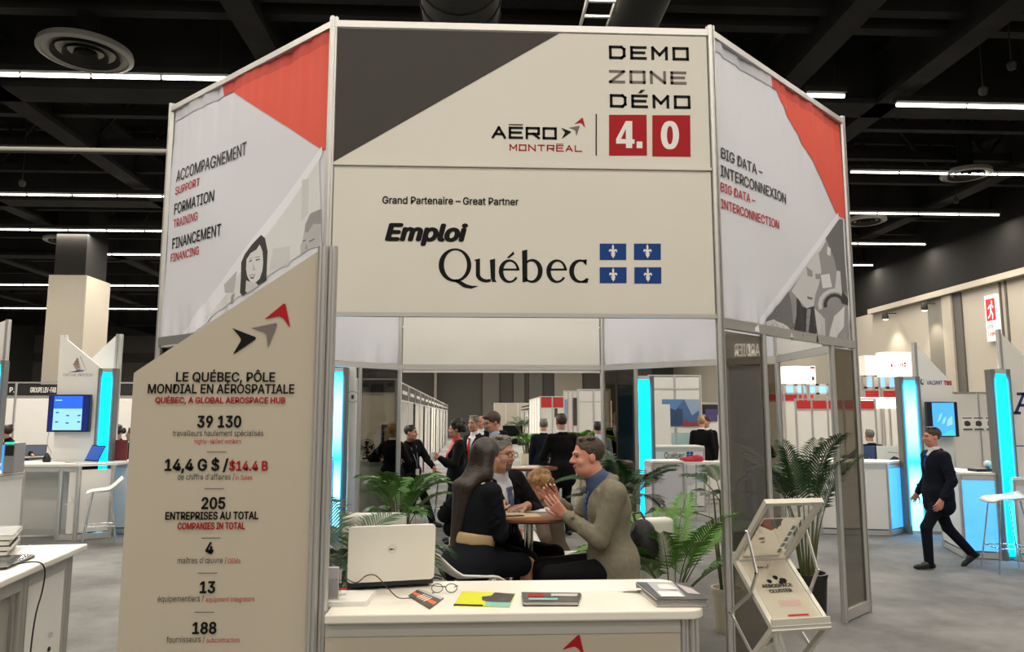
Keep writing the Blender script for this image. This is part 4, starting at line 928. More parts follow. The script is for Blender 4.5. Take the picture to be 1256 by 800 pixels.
# ------------------------------------------------------------------ bar tables, stools, tub chairs
def bar_table(x, y, r, z, label):
    t = thing('bar_table', label, 'table', (x, y, 0), 0, 'round bar tables')
    MB().lathe([(r - .012, z - .03), (r, z - .02), (r, z - .004), (r - .006, z)], (x, y, 0), 40).build('table_top', M_WOOD, t, smooth=40)
    MB().lathe([(.035, .03), (.032, z - .06), (.10, z - .035), (.10, z - .03)], (x, y, 0), 20).build('column', M_CHROME, t, smooth=40)
    MB().lathe([(.24, 0), (.24, .012), (.06, .03), (.03, .04)], (x, y, 0), 30).build('base', M_CHROME, t, smooth=40)
bar_table(.36, 5.27, .36, 1.13, 'round brown bar table with papers, where three people sit talking')
bar_table(aty(650, 573, 10.6).x - .03, 10.6, .42, 1.08, 'empty round brown bar table further back by the aisle')
def shell_stool(x, y, rz, z, label, back=.16):
    t = thing('bar_stool', label, 'stool', (x, y, 0), rz, 'white shell bar stools')
    n, k = 12, 14; vs = []
    for i in range(k + 1):
        s = i / k; yy = -.20 + .40 * s; c_ = abs(s - .0)
        zz = z + back * max(0, (.30 - s) / .30) ** 1.6 + .015 * (s > .85) * -((s - .85) / .15) * 2
        yy -= .05 * max(0, (.30 - s) / .30) ** 2
        for j in range(n + 1):
            u = j / n * 2 - 1; wd = .205 * (1 - .12 * (2 * s - 1) ** 4)
            vs.append(Vector((wd * u, yy + .03 * (1 - u * u) * (-1 if s < .1 else 0), zz + .04 * abs(u) ** 3 * (1 - s) - .01 * (1 - u * u))))
    m = MB(); m.add(vs, [(i * (n + 1) + j, i * (n + 1) + j + 1, (i + 1) * (n + 1) + j + 1, (i + 1) * (n + 1) + j) for i in range(k) for j in range(n)])
    o = m.build('seat_shell', M_WPLAST, t, world=False, smooth=180); so = o.modifiers.new('thickness', 'SOLIDIFY'); so.thickness = .014; so.offset = -1
    ft = []
    for sx in (-1, 1):
        for sy in (-1, 1):
            a, b = Vector((sx * .13, sy * .11, z - .015)), Vector((sx * .21, sy * .21, .008)); MB().tube([a, b], .009, 8).build('leg', M_CHROME, t, world=False, smooth=60)
            ft.append(a.lerp(b, .66))
    m = MB()
    for p, q_ in ((0, 1), (1, 3), (3, 2), (2, 0)): m.tube([ft[p], ft[q_]], .007, 8)
    m.build('foot_rest', M_CHROME, t, world=False, smooth=60); return t
def tub_chair(x, y, rz, z, label, w=.5):
    t = thing('tub_chair', label, 'chair', (x, y, 0), rz, 'white tub chairs')
    def rb(name, lo, hi, bv): MB().box(lo, hi).build(name, M_WPLAST, t, world=False, bevel=bv).modifiers['bevel'].segments = 4
    rb('backrest', (-w / 2, -.28, .20), (w / 2, -.16, z), .035); rb('seat', (-w / 2 + .002, -.165, .22), (w / 2 - .002, .28, .50), .03)
    for s in (-1, 1): rb('arm', (s * (w / 2 - .035) - .035, -.17, .24), (s * (w / 2 - .035) + .035, .22, z - .18), .02)
    for sx in (-1, 1):
        for sy in (-1, 1): MB().tube([(sx * (w / 2 - .06), sy * .2, 0), (sx * (w / 2 - .06), sy * .2, .23)], .014, 8).build('leg', M_CHROME, t, world=False, smooth=60)
    return t
tub_chair(aty(464, 640, 6.3).x, 6.3, R(0), aty(464, 628, 6.15).z, 'white tub chair with its back to the front counter, beside the dark palm', .5)
tub_chair(aty(700, 640, 6.35).x - .1, 6.5, R(-90), aty(700, 660, 6.3).z, 'white tub chair seen edge on under the bar table')
tub_chair(aty(552, 640, 7.0).x + .28, 7.0, R(-90), aty(552, 626, 7.0).z, 'white tub chair seen edge on behind the woman with the tan belt')
tub_chair(aty(789, 640, 5.95).x, 5.95, R(12), aty(775, 634, 5.8).z, 'white tub chair behind the black backpack', .27)
ws = aty(583, 700, 5.2)

# ------------------------------------------------------------------ people: every body is one continuous surface grown from a distance field
def v3(*a): return np.array(a, dtype=np.float32)
def rx(a): c, s = math.cos(a), math.sin(a); return np.array([[1, 0, 0], [0, c, -s], [0, s, c]], np.float32)
def ry(a): c, s = math.cos(a), math.sin(a); return np.array([[c, 0, s], [0, 1, 0], [-s, 0, c]], np.float32)
def rzz(a): c, s = math.cos(a), math.sin(a); return np.array([[c, -s, 0], [s, c, 0], [0, 0, 1]], np.float32)
class Field:
    def __init__(s): s.ops = []
    def cone(s, a, b, r1, r2, k=.02, lab=0, op='add'): s.ops.append((op, 'c', (np.asarray(a, np.float32), np.asarray(b, np.float32), r1, r2), k, lab)); return s
    def ell(s, c, r, M=None, k=.02, lab=0, op='add'): s.ops.append((op, 'e', (np.asarray(c, np.float32), np.asarray(r, np.float32), M), k, lab)); return s
    def fun(s, f, lo, hi, k=.005, op='sub'): s.ops.append((op, 'f', (f, np.asarray(lo, np.float32), np.asarray(hi, np.float32)), k, 0)); return s
    def bounds(s):
        lo = np.full(3, 9e9, np.float32); hi = -lo
        for op, kind, p, k, l in s.ops:
            if op != 'add': continue
            if kind == 'c': a = np.minimum(p[0] - p[2], p[1] - p[3]); b = np.maximum(p[0] + p[2], p[1] + p[3])
            else: m = p[1] if p[2] is None else np.full(3, p[1].max()); a = p[0] - m; b = p[0] + m
            lo = np.minimum(lo, a); hi = np.maximum(hi, b)
        return lo, hi
    def mesh(s, name, h, mats, smooth=1):
        lo, hi = s.bounds(); lo = lo - 3 * h; n = np.ceil((hi + 3 * h - lo) / h).astype(int) + 1
        ax = [lo[i] + h * np.arange(n[i], dtype=np.float32) for i in range(3)]
        f = np.full(n, 9.0, np.float32); lab = np.zeros(n, np.int16); ld = np.full(n, 9.0, np.float32)
        for op, kind, p, k, l in s.ops:
            pad = k + 3 * h + .004
            if kind == 'c': a = np.minimum(p[0] - p[2], p[1] - p[3]); b = np.maximum(p[0] + p[2], p[1] + p[3])
            elif kind == 'e': m = p[1] if p[2] is None else np.full(3, p[1].max()); a = p[0] - m; b = p[0] + m
            else: a, b = p[1], p[2]
            i0 = np.clip(np.floor((a - pad - lo) / h).astype(int), 0, n); i1 = np.clip(np.ceil((b + pad - lo) / h).astype(int) + 1, 0, n)
            if np.any(i1 <= i0): continue
            sl = tuple(slice(i0[i], i1[i]) for i in range(3))
            X, Y, Z = np.meshgrid(ax[0][sl[0]], ax[1][sl[1]], ax[2][sl[2]], indexing='ij')
            if kind == 'c':
                A, B, r1, r2 = p; ba = B - A; q = float(ba @ ba) + 1e-9
                px_, py_, pz_ = X - A[0], Y - A[1], Z - A[2]; t = np.clip((px_ * ba[0] + py_ * ba[1] + pz_ * ba[2]) / q, 0, 1)
                d = np.sqrt((px_ - t * ba[0]) ** 2 + (py_ - t * ba[1]) ** 2 + (pz_ - t * ba[2]) ** 2) - (r1 + (r2 - r1) * t)
            elif kind == 'e':
                c, r, M = p; x, y, z = X - c[0], Y - c[1], Z - c[2]
                if M is not None: x, y, z = M[0, 0] * x + M[1, 0] * y + M[2, 0] * z, M[0, 1] * x + M[1, 1] * y + M[2, 1] * z, M[0, 2] * x + M[1, 2] * y + M[2, 2] * z
                k0 = np.sqrt((x / r[0]) ** 2 + (y / r[1]) ** 2 + (z / r[2]) ** 2); k1 = np.sqrt((x / r[0] ** 2) ** 2 + (y / r[1] ** 2) ** 2 + (z / r[2] ** 2) ** 2) + 1e-6
                d = k0 * (k0 - 1) / k1
            else: d = p[0](X, Y, Z)
            g = f[sl]
            if op == 'add':
                hh = np.clip(k - np.abs(g - d), 0, None) / k; f[sl] = np.minimum(g, d) - hh * hh * k * .25
                m = d < ld[sl]; lab[sl][m] = l; ld[sl][m] = d[m]
            elif op == 'sub':
                hh = np.clip(k - np.abs(g + d), 0, None) / k; f[sl] = np.maximum(g, -d) + hh * hh * k * .25
            else:
                m = d < 0; lab[sl][m] = l
        V, Fq, cl = surface_nets(f, lo, h, lab)
        me = bpy.data.meshes.new(name); me.from_pydata(V.tolist(), [], Fq.tolist())
        for m in mats: me.materials.append(m)
        if len(mats) > 1: me.polygons.foreach_set('material_index', cl.astype(np.int32))
        me.polygons.foreach_set('use_smooth', np.ones(len(Fq), bool)); me.update(); return me
def surface_nets(f, lo, h, lab):
    s = f < 0; n = np.array(f.shape) - 1
    cs = [(i, j, k) for i in (0, 1) for j in (0, 1) for k in (0, 1)]
    sl = lambda c: tuple(slice(c[i], c[i] + n[i]) for i in range(3))
    cnt = np.zeros(n, np.int8)
    for c in cs: cnt += s[sl(c)]
    act = (cnt > 0) & (cnt < 8); idx = np.argwhere(act); imap = np.full(n, -1, np.int32); imap[act] = np.arange(len(idx))
    acc = np.zeros((len(idx), 3), np.float32); num = np.zeros(len(idx), np.float32)
    F = {c: f[idx[:, 0] + c[0], idx[:, 1] + c[1], idx[:, 2] + c[2]] for c in cs}
    for a in range(8):
        for b in range(a + 1, 8):
            ca, cb = cs[a], cs[b]
            if sum(abs(ca[i] - cb[i]) for i in range(3)) != 1: continue
            fa, fb = F[ca], F[cb]; m = (fa < 0) != (fb < 0)
            t = np.where(m, fa / np.where(m, fa - fb, 1), 0)
            for i in range(3): acc[:, i] += np.where(m, ca[i] + t * (cb[i] - ca[i]), 0)
            num += m
    V = lo + (idx + acc / num[:, None]) * h; faces = []; labs = []
    for axis in range(3):
        u, v = (axis + 1) % 3, (axis + 2) % 3
        s0 = [slice(None)] * 3; s1 = [slice(None)] * 3; s0[axis] = slice(0, n[axis]); s1[axis] = slice(1, n[axis] + 1)
        a, b = s[tuple(s0)], s[tuple(s1)]; cr = a != b
        E = np.argwhere(cr); E = E[(E[:, u] > 0) & (E[:, v] > 0) & (E[:, u] < n[u]) & (E[:, v] < n[v])]
        if not len(E): continue
        ins = a[tuple(E.T)]; q = []
        for du, dv_ in ((-1, -1), (0, -1), (0, 0), (-1, 0)):
            c = E.copy(); c[:, u] += du; c[:, v] += dv_; q.append(imap[tuple(c.T)])
        q = np.stack(q, 1); q[~ins] = q[~ins][:, ::-1]; faces.append(q); labs.append(lab[tuple(E.T)])
    return V, np.concatenate(faces), np.concatenate(labs)

def ik(a, c, l1, l2, hint):
    a, c, hint = (np.asarray(x, np.float32) for x in (a, c, hint)); d = c - a; L = float(np.linalg.norm(d)); mx = (l1 + l2) * .998
    if L > mx: c = a + d * (mx / L); d = c - a; L = mx
    u = d / max(L, 1e-6); x = (l1 * l1 - l2 * l2 + L * L) / (2 * L); hgt = math.sqrt(max(0, l1 * l1 - x * x)); w = hint - u * float(hint @ u); w = w / max(1e-6, float(np.linalg.norm(w)))
    return a + u * x + w * hgt, c
def nrm(a): a = np.asarray(a, np.float32); return a / max(1e-6, float(np.linalg.norm(a)))
def hand(F, wrist, d, pn, side, s, curl, lab, k=.006, spread=.06):
    """Palm, four fingers and a thumb: d points along the fingers, pn out of the palm, side +1 right hand / -1 left."""
    d = nrm(d); pn = nrm(np.asarray(pn, np.float32) - d * float(np.dot(pn, d))); lat = np.cross(d, pn) * -side     # lat points to the thumb
    for o in (-.028, -.009, .011, .03): F.cone(wrist + lat * o * .55 * s, wrist + d * .085 * s + lat * o * s, .015 * s, .0125 * s, .012, lab)
    for o, L, dz in ((-.031, .062, .078), (-.011, .078, .086), (.011, .085, .088), (.032, .076, .085)):
        p = wrist + d * dz * s + lat * o * s; dd = nrm(d + lat * o * spread / .03); a = curl * .5
        for j, fr in enumerate((.42, .32, .26)):
            q = p + (dd * math.cos(a) + pn * math.sin(a)) * (L * fr * s); F.cone(p, q, (.0088 - .0008 * j) * s, (.0082 - .0010 * j) * s, .003, lab); p = q; a += curl
    p = wrist + d * .022 * s + lat * .030 * s
    for j, (L, a) in enumerate(((.042, .75), (.034, .45), (.027, .2))):
        q = p + nrm(d * math.cos(a) + lat * math.sin(a) + pn * .35) * (L * s); F.cone(p, q, (.0125 - .0017 * j) * s, (.0108 - .0017 * j) * s, .006, lab); p = q

def person(label, x, y, face, H, o, loc_z=0.0, group=None):
    """o: pose and clothes. Local axes: x to the person's right, y forward, z up."""
    lod = o.get('lod', 'far'); hb, hg = {'near': (.0066, .0085), 'mid': (.0105, .0125), 'far': (.0145, .0165)}[lod]
    s = H / 1.8; fem = o.get('female', False); rz_ = R(face - 90); Ri = rzz(-rz_)
    def loc(p):           # world point to local
        return Ri @ (np.asarray(p, np.float32) - v3(x, y, 0))
    skin = o.get('skin', M_SKIN)
    hip = v3(0, 0, o.get('hip', .94 * s)); lean = R(o.get('lean', 0)); Rt = rzz(R(-o.get('twist', 0))) @ ry(R(o.get('side', 0))) @ rx(-lean)
    T = lambda a, b, c: hip + Rt @ v3(a * s, b * s, c * s)
    hunch = o.get('hunch', 0.0); sw = (.155 if fem else .185); neck = T(0, hunch * .06, .555); hc = T(0, .02 + hunch * .11, .735 - hunch * .02)
    Rh = rzz(R(-o.get('hyaw', 0))) @ rx(-R(o.get('hpitch', 0))) @ ry(R(o.get('hroll', 0))); Q = lambda a, b, c: hc + Rh @ v3(a * s, b * s, c * s)
    girth = o.get('girth', 1.0); hs = 1.0
    S = {}; J = {}
    for sd, k in (('R', 1), ('L', -1)):
        sh = T(k * sw, -.01, .485); hd = o.get('hand' + sd); 
        tgt = loc(hd) if hd is not None else T(k * (sw + .075), .04, -.08)
        tw = tgt
        el, wr = ik(sh, tw, .30 * s, .265 * s, Rt @ np.asarray(o.get('elb' + sd, (k * .6, -.6, -.6)), np.float32))
        S[sd] = (sh, el, wr)
        hp = hip + v3(k * .092 * s, 0, -.01 * s) if o.get('sit') is None else hip + v3(k * .095 * s, .0, -.005)
        ft = o.get('foot' + sd); ank = loc(ft) if ft is not None else v3(k * .10 * s, -.01, .085 * s)
        kn, ank = ik(hp, ank, .44 * s, .43 * s, np.asarray(o.get('knee' + sd, (k * .08, 1, .15)), np.float32)); J[sd] = (hp, kn, ank)
    # --- the body
    B = Field()
    B.ell(T(0, 0, .02), v3(.16, .11, .13) * s * (v3(girth, girth, 1)), Rt, .05).ell(T(0, .01, .19), v3(.138 if not fem else .115, .10, .17) * s * v3(girth, girth, 1), Rt, .06)
    B.ell(T(0, 0, .38), v3(.16 if not fem else .135, .115, .17) * s * v3(girth, girth, 1), Rt, .06)
    B.cone(T(-sw * .8, -.01, .485), T(sw * .8, -.01, .485), .055 * s, .055 * s, .05)
    nk = (.85 if fem else 1) * (1 + .16 * o.get('jowl', 0)); B.cone(neck, Q(0, -.02, -.07), .058 * s * nk, .055 * s * nk, .03)
    for sd, k in (('R', 1), ('L', -1)):
        a, e, w = S[sd]; B.cone(a, e, .047 * s, .040 * s, .02); B.cone(e, w, .040 * s, .027 * s, .015)
        hd = nrm(w - e); pd = o.get('hdir' + sd); hd = nrm(Ri @ np.asarray(pd, np.float32)) if pd is not None else hd
        pn = o.get('palm' + sd); pn = Ri @ np.asarray(pn, np.float32) if pn is not None else v3(-k * 1.0, .1, 0)
        hand(B, w, hd, pn, k, s * (1.03 if not fem else .92), o.get('curl' + sd, .35), 0)
        a, kn, an = J[sd]; B.cone(a, kn, .078 * s, .055 * s, .03); B.cone(kn, an, .054 * s, .036 * s, .02)
        fd = nrm(np.asarray(o.get('toe' + sd, (k * .12, 1, 0)), np.float32)); fu = nrm(np.cross(np.cross(fd, v3(0, 0, 1)), fd)); B.cone(an, an + fd * .11 * s - fu * .05 * s, .034 * s, .022 * s, .02)
    # head
    B.ell(Q(0, -.015, .035), v3(.076, .096, .084) * s, Rh, .02).ell(Q(0, .022, -.035), v3(.062, .070, .085) * s, Rh, .03).ell(Q(0, .040, -.088), v3(.042, .042, .030) * s, Rh, .03)
    jw = o.get('jowl', 0)
    if jw: B.ell(Q(0, .01, -.085), v3(.062, .05, .04) * s * jw, Rh, .03)
    B.ell(Q(0, .078, .024), v3(.048, .02, .012) * s, Rh, .014); B.cone(Q(0, .088, .012), Q(0, .112, -.026), .009 * s, .0135 * s, .012)
    for k in (1, -1):
        B.ell(Q(k * .012, .098, -.030), v3(.009, .010, .008) * s, Rh, .006); B.ell(Q(k * .040, .062, -.032), v3(.02, .022, .02) * s, Rh, .02)
        B.ell(Q(k * .0305, .097, .004), v3(.018, .016, .010) * s, Rh, .010, op='sub'); B.ell(Q(k * .077, -.008, -.008), v3(.010, .021, .031) * s, Rh, .010)
    B.ell(Q(0, .089, -.058), v3(.022, .012, .006) * s, Rh, .006, 1).ell(Q(0, .086, -.067), v3(.019, .012, .006) * s, Rh, .006, 1)
    for k in (1, -1):
        B.ell(Q(k * .0305, .083, .003), v3(.013, .016, .0065) * s, Rh, .003, 2, 'paint'); B.cone(Q(k * .014, .093, .026), Q(k * .047, .080, .027), .0055 * s, .0045 * s, .002, 3, 'paint')
    if o.get('beard'):
        B.ell(Q(0, .085, -.093), v3(.032, .045, .028) * s, Rh, .003, 4, 'paint'); B.ell(Q(0, .103, -.046), v3(.028, .012, .006) * s, Rh, .003, 4, 'paint')
        for k in (1, -1): B.ell(Q(k * .027, .088, -.065), v3(.007, .02, .022) * s, Rh, .003, 4, 'paint')
    hairm = o.get('hairm', M_HDARK); sl_leg = o.get('leg_skin', skin)
    bme = B.mesh('person', hb, [skin, M_LIP, M_EYE, hairm if o.get('brow', True) else skin, o.get('beardm', M_HGREY)])
    ob = bpy.data.objects.new('person', bme); COL.objects.link(ob); ob.location = (x, y, loc_z); ob.rotation_euler = (0, 0, rz_); tag(ob, label, 'person', group)
    def part(name, F, m, h=hg):
        me = F.mesh(name, h, [m]); c = bpy.data.objects.new(name, me); COL.objects.link(c); c.parent = ob; return c
    # --- hair
    st = o.get('hair', 'short')
    if st != 'bald':
        G = Field(); top = .008 if st == 'short' else .014
        G.ell(Q(0, -.022, .042), v3(.076 + top, .096 + top, .084 + top) * s, Rh, .01)
        if st == 'curly':
            rn = random.Random(3)
            for _ in range(34):
                a, b = rn.uniform(0, 6.28), rn.uniform(-.4, 1.4); c = (math.cos(a) * math.cos(b), math.sin(a) * math.cos(b), math.sin(b))
                if c[1] > .55 and c[2] < .6: continue
                G.ell(Q(c[0] * .10, -.03 + c[1] * .11, .03 + c[2] * .11), v3(.04, .04, .04) * s, None, .012)
        if st == 'fringe': G.ell(Q(.01, .06, .085), v3(.06, .045, .028) * s, Rh, .02)
        if st == 'bun': G.ell(Q(0, -.085, .115), v3(.042, .042, .038) * s, None, .01)
        if st == 'long':
            bz = o.get('hair_len', .42)
            for k in (-1, 0, 1): G.cone(Q(k * .055, -.055, .02), Q(k * .062, -.075, -.14), .052 * s, .05 * s, .03)
            for k in (-1, 0, 1):
                p1 = T(k * .055 + o.get('hair_x', 0), -.125, .50); G.cone(Q(k * .062, -.075, -.13), p1, .050 * s, .040 * s, .03); G.cone(p1, T(k * .016 + o.get('hair_x', 0) * 1.6, -.125, .55 - bz - .03 * k), .044 * s, .014 * s, .03)
        G.ell(Q(0, .112 - .012 * (st == 'long'), -.045 + .02 * o.get('hairline', 0)), v3(.088 if st != 'long' else .062, .085, .118) * s, Rh, .012, op='sub')
        if st == 'short': rn = random.Random(5); [G.ell(Q(.06 * rn.uniform(-1, 1), .045 * rn.uniform(-1.4, 1), .115 + .01 * rn.uniform(-1, .4)), v3(.022, .03, .012), Rh, .012) for _ in range(7)]
        if st in ('short', 'fringe', 'bun'):
            nape = o.get('nape', -.075)
            def cut(X, Y, Z):
                z = (X - hc[0]) * Rh[0, 2] + (Y - hc[1]) * Rh[1, 2] + (Z - hc[2]) * Rh[2, 2]; yy = (X - hc[0]) * Rh[0, 1] + (Y - hc[1]) * Rh[1, 1] + (Z - hc[2]) * Rh[2, 1]
                return (z / s - (nape + np.clip((yy / s + .03) * 1.3, 0, .09)))
            G.fun(cut, hc - .2, hc + .2, .008)
        part('hair', G, hairm, hb * 1.15)
    # --- clothes
    top = o.get('top', 'jacket'); tm = o.get('topm', M_SUIT); bm = o.get('botm', M_SUIT)
    sit = o.get('sit') is not None
    g = .020 if top in ('jacket', 'blazer') else .012
    def torso(F, g, up=True, low=True):
        F.ell(T(0, .01, .19), v3((.138 if not fem else .115) * girth + g, .10 * girth + g, .18), Rt, .06); F.ell(T(0, 0, .38), v3((.16 if not fem else .137) * girth + g, .115 * girth + g, .175), Rt, .06)
        if fem: F.ell(T(.06, .10, .36), v3(.055, .05, .055), Rt, .04).ell(T(-.06, .10, .36), v3(.055, .05, .055), Rt, .04)
        if up: F.cone(T(-sw * .84, -.01, .485), T(sw * .84, -.01, .485), .058 * s + g, .058 * s + g, .05); F.cone(T(0, -.015, .50), T(0, -.01, .545), .085, .065, .03)
        if low: F.ell(T(0, 0, .04), v3(.165 * girth + g, .115 * girth + g, .13), Rt, .05)
    if top in ('jacket', 'blazer'):
        sh = Field(); torso(sh, .006, low=False); sh.cone(neck - Rt @ v3(0, 0, .03), neck + (Q(0, -.02, -.07) - neck) * .22, .072 * s * (1 + .12 * o.get('jowl', 0)), .068 * s * (1 + .12 * o.get('jowl', 0)), .01)
        part('shirt', sh, o.get('shirtm', M_SHIRTW))
    F = Field(); torso(F, g)
    for sd, k in (('R', 1), ('L', -1)):
        a, e, w = S[sd]; r_ = .014 if top in ('jacket', 'blazer') else .008
        F.cone(a, e, .056 * s + r_, .046 * s + r_, .03); w2 = w - nrm(w - e) * .02
        if top == 'tee': F.cone(a, a + (e - a) * .7, .056 * s + r_, .05 * s + r_, .03)
        else: F.cone(e, w2, .046 * s + r_, .031 * s + r_ * .8, .015)
        if o.get('folds', lod == 'near'):
            rn = random.Random(int(k * 3 + x * 10))
            for (p, q, rr) in ((a, e, .054), (e, w2, .044)):
                ax_ = nrm(q - p); u_ = nrm(np.cross(ax_, v3(.3, .2, 1))); w_ = np.cross(ax_, u_)
                for i in range(5):
                    t = .15 + .17 * i; c = p + (q - p) * t; an = rn.uniform(0, 6.28); dd = u_ * math.cos(an) + w_ * math.sin(an); d2 = -u_ * math.sin(an) + w_ * math.cos(an)
                    F.cone(c + dd * (rr + .004) * s - d2 * .028, c + dd * (rr + .004) * s + d2 * .028 + ax_ * .03, .010, .006, .014)
    hem = o.get('hem', -.14 if not sit else -.06)
    if top in ('jacket', 'blazer', 'coat') and hem < -.05:
        for k in (-1, 1): F.cone(T(k * .065, 0, .05), T(k * .085, -.005, hem + .09), .105 * girth + g, .105 * girth + g, .05)
        F.cone(T(0, -.03, .05), T(0, -.02, hem + .09), .10 * girth + g, .10 * girth + g, .05)
    if top in ('jacket', 'blazer'):
        vz = o.get('vneck', .20); vw = o.get('vw', .27)
        def vcut(X, Y, Z):
            xx = ((X - hip[0]) * Rt[0, 0] + (Y - hip[1]) * Rt[1, 0] + (Z - hip[2]) * Rt[2, 0]) / s; yy = ((X - hip[0]) * Rt[0, 1] + (Y - hip[1]) * Rt[1, 1] + (Z - hip[2]) * Rt[2, 1]) / s; zz = ((X - hip[0]) * Rt[0, 2] + (Y - hip[1]) * Rt[1, 2] + (Z - hip[2]) * Rt[2, 2]) / s
            return np.maximum(np.abs(xx) - (zz - vz) * vw, .045 - yy) * .9
        F.fun(vcut, T(0, .1, .4) - .3, T(0, .1, .4) + .3, .006)
        # collar
        for k in (-1, 1): F.cone(T(k * .055, -.055, .565), T(k * .075, .035, .525), .022, .016, .012); 
        F.cone(T(-.055, -.06, .565), T(.055, -.06, .565), .022, .022, .012)
        for k in (-1, 1):
            if lod == 'near':
                for t in (0, .25, .5, .75, 1): F.ell(T(k * (.105 - .075 * t), .085 + .05 * math.sin(t * 2.2), .49 - .25 * t), v3(.022, .014, .035), Rt, .01)
    elif top != 'dress': F.cone(neck - Rt @ v3(0, 0, .02), neck + (Q(0, -.02, -.07) - neck) * .3, .068 * s, .062 * s, .01)
    if top == 'dress':
        for sd, k in (('R', 1), ('L', -1)):
            a, kn, an = J[sd]; F.cone(a, a + (kn - a) * .86, .098 * s, .082 * s, .05)
        F.ell(hip + v3(0, -.05, -.02), v3(.185, .155, .12), None, .06)
    for p, q, r1, r2 in o.get('extra_top', []): F.cone(loc(p), loc(q), r1, r2, .02)
    jk = part({'jacket': 'jacket', 'blazer': 'blazer', 'coat': 'coat', 'dress': 'dress', 'tee': 'shirt'}.get(top, 'shirt'), F, tm)
    if o.get('tie'):
        t_ = Field(); t_.ell(T(0, .098 * girth + .025, .505), v3(.018, .014, .02), Rt, .01)
        def front(z):
            y1 = (.115 * girth + .006) * math.sqrt(max(0, 1 - ((z - .38) / .175) ** 2)); y2 = (.10 * girth + .006) * math.sqrt(max(0, 1 - ((z - .19) / .18) ** 2)) + .01
            return max(y1, y2, .085 * girth) + .010
        for i in range(8):
            z = .50 - i * .042; w_ = .011 + .0022 * i
            for k in (-1, 0, 1): t_.cone(T(k * w_, front(z), z), T(k * (w_ + .002), front(z - .042), z - .042), .009, .009, .006)
        part('tie', t_, o['tie'], min(hg, .009))
    if o.get('lanyard'):
        m = MB(); pts = [Vector(T(k * .06, .08, .52)) for k in (1,)] + [Vector(T(.02, .155, .30)), Vector(T(0, .165, .16)), Vector(T(-.02, .155, .30)), Vector(T(-.06, .08, .52))]
        m.tube(pts, .005, 5, o['lanyard']); m.cbox(T(0, .17, .10), (.075, .006, .10), M_WPLAST); m.build('lanyard', None, ob, world=False)
    if o.get('collar'):
        c_ = Field(); c_.cone(neck + v3(0, 0, -.025), neck + (Q(0, -.02, -.07) - neck) * .35, .080 * s, .066 * s, .01); [c_.cone(T(k * .03, .07, .53), T(k * .085, .05, .50), .024, .02, .01) for k in (-1, 1)]; [c_.cone(T(k * .02, -.07, .55), T(k * .10, -.05, .53), .028, .02, .01) for k in (-1, 1)]; part('collar', c_, o['collar'], .008)
    if o.get('belt'):
        b_ = Field(); b_.ell(T(0, .005, .155), v3((.115 if fem else .138) + .030, .105 + .030, .14), Rt, .02)
        def bcut(X, Y, Z):
            zz = ((X - hip[0]) * Rt[0, 2] + (Y - hip[1]) * Rt[1, 2] + (Z - hip[2]) * Rt[2, 2]); return .036 - np.abs(zz - .155 * s)
        b_.fun(bcut, T(0, 0, .15) - .4, T(0, 0, .15) + .4, .004); part('belt', b_, o['belt'])
    if top != 'dress':
        P = Field(); P.ell(T(0, 0, .02), v3(.168 * girth, .118 * girth, .12) , Rt, .05)
        for sd, k in (('R', 1), ('L', -1)):
            a, kn, an = J[sd]; P.cone(a, kn, .090 * s, .067 * s, .03); P.cone(kn, an - (kn - an) * .06, .067 * s, .054 * s, .02)
        part('trousers', P, bm)
    for sd, k in (('R', 1), ('L', -1)):
        an = J[sd][2]; fd = nrm(np.asarray(o.get('toe' + sd, (k * .12, 1, 0)), np.float32)); up = nrm(np.cross(np.cross(fd, v3(0, 0, 1)), fd)); h_ = Field()
        h_.cone(an - up * .045 * s - fd * .045 * s, an - up * .052 * s + fd * .15 * s, .038 * s, .030 * s, .02); h_.cone(an - up * .012 * s, an - up * .036 * s + fd * .075 * s, .046 * s, .040 * s, .02); h_.cone(an - up * .05 * s + fd * .14 * s, an - up * .056 * s + fd * .185 * s, .030 * s, .024 * s, .02)
        part('shoe', h_, M_LEATHER, max(hg, .009))
    if o.get('glasses'):
        m = MB()
        for k in (1, -1):
            m.tube([Vector(Q(k * .032 + .024 * math.cos(2 * math.pi * i / 14), .108, .002 + .018 * math.sin(2 * math.pi * i / 14))) for i in range(15)], .0022, 5); m.tube([Vector(Q(k * .056, .105, .006)), Vector(Q(k * .078, .05, .008)), Vector(Q(k * .080, -.01, .0))], .002, 5)
        m.tube([Vector(Q(-.008, .108, .004)), Vector(Q(.008, .108, .004))], .002, 5); m.build('glasses', M_BLACKPL, ob, world=False, smooth=60)
    return ob, loc, T, Q

seat_z = .84
# the three at the bar table
wx = aty(577, 650, 4.95).x
person('long-haired woman in a black dress with tan belt, seated with her back turned', wx, 4.95, 38, 1.66, dict(lod='near', female=True, sit=1, hip=.865, lean=10, hyaw=-10, hpitch=6, hair='long', hairm=M_HBROWN, hair_len=.47, hair_x=-.035, collar=mat('cream_collar', (.66, .58, .42), .7),
    top='dress', topm=mat('dark_dress', (.007, .008, .012), .85, spec=.12), belt=M_BELT, handR=(wx + .20, 5.12, 1.17), handL=(wx + .02, 5.38, 1.18), elbR=(.7, -.4, -.8), elbL=(-.7, -.4, -.8),
    footR=(wx + .38, 5.20, .42), footL=(wx + .22, 5.36, .42), curlR=.3, curlL=.3, palmR=(0, 0, -1), palmL=(0, 0, -1)))
shell_stool(wx - .02, 4.90, R(-72), .81, 'white shell stool under the woman with the tan belt', .13)
mx, my = aty(611, 600, 5.62).x, 5.62
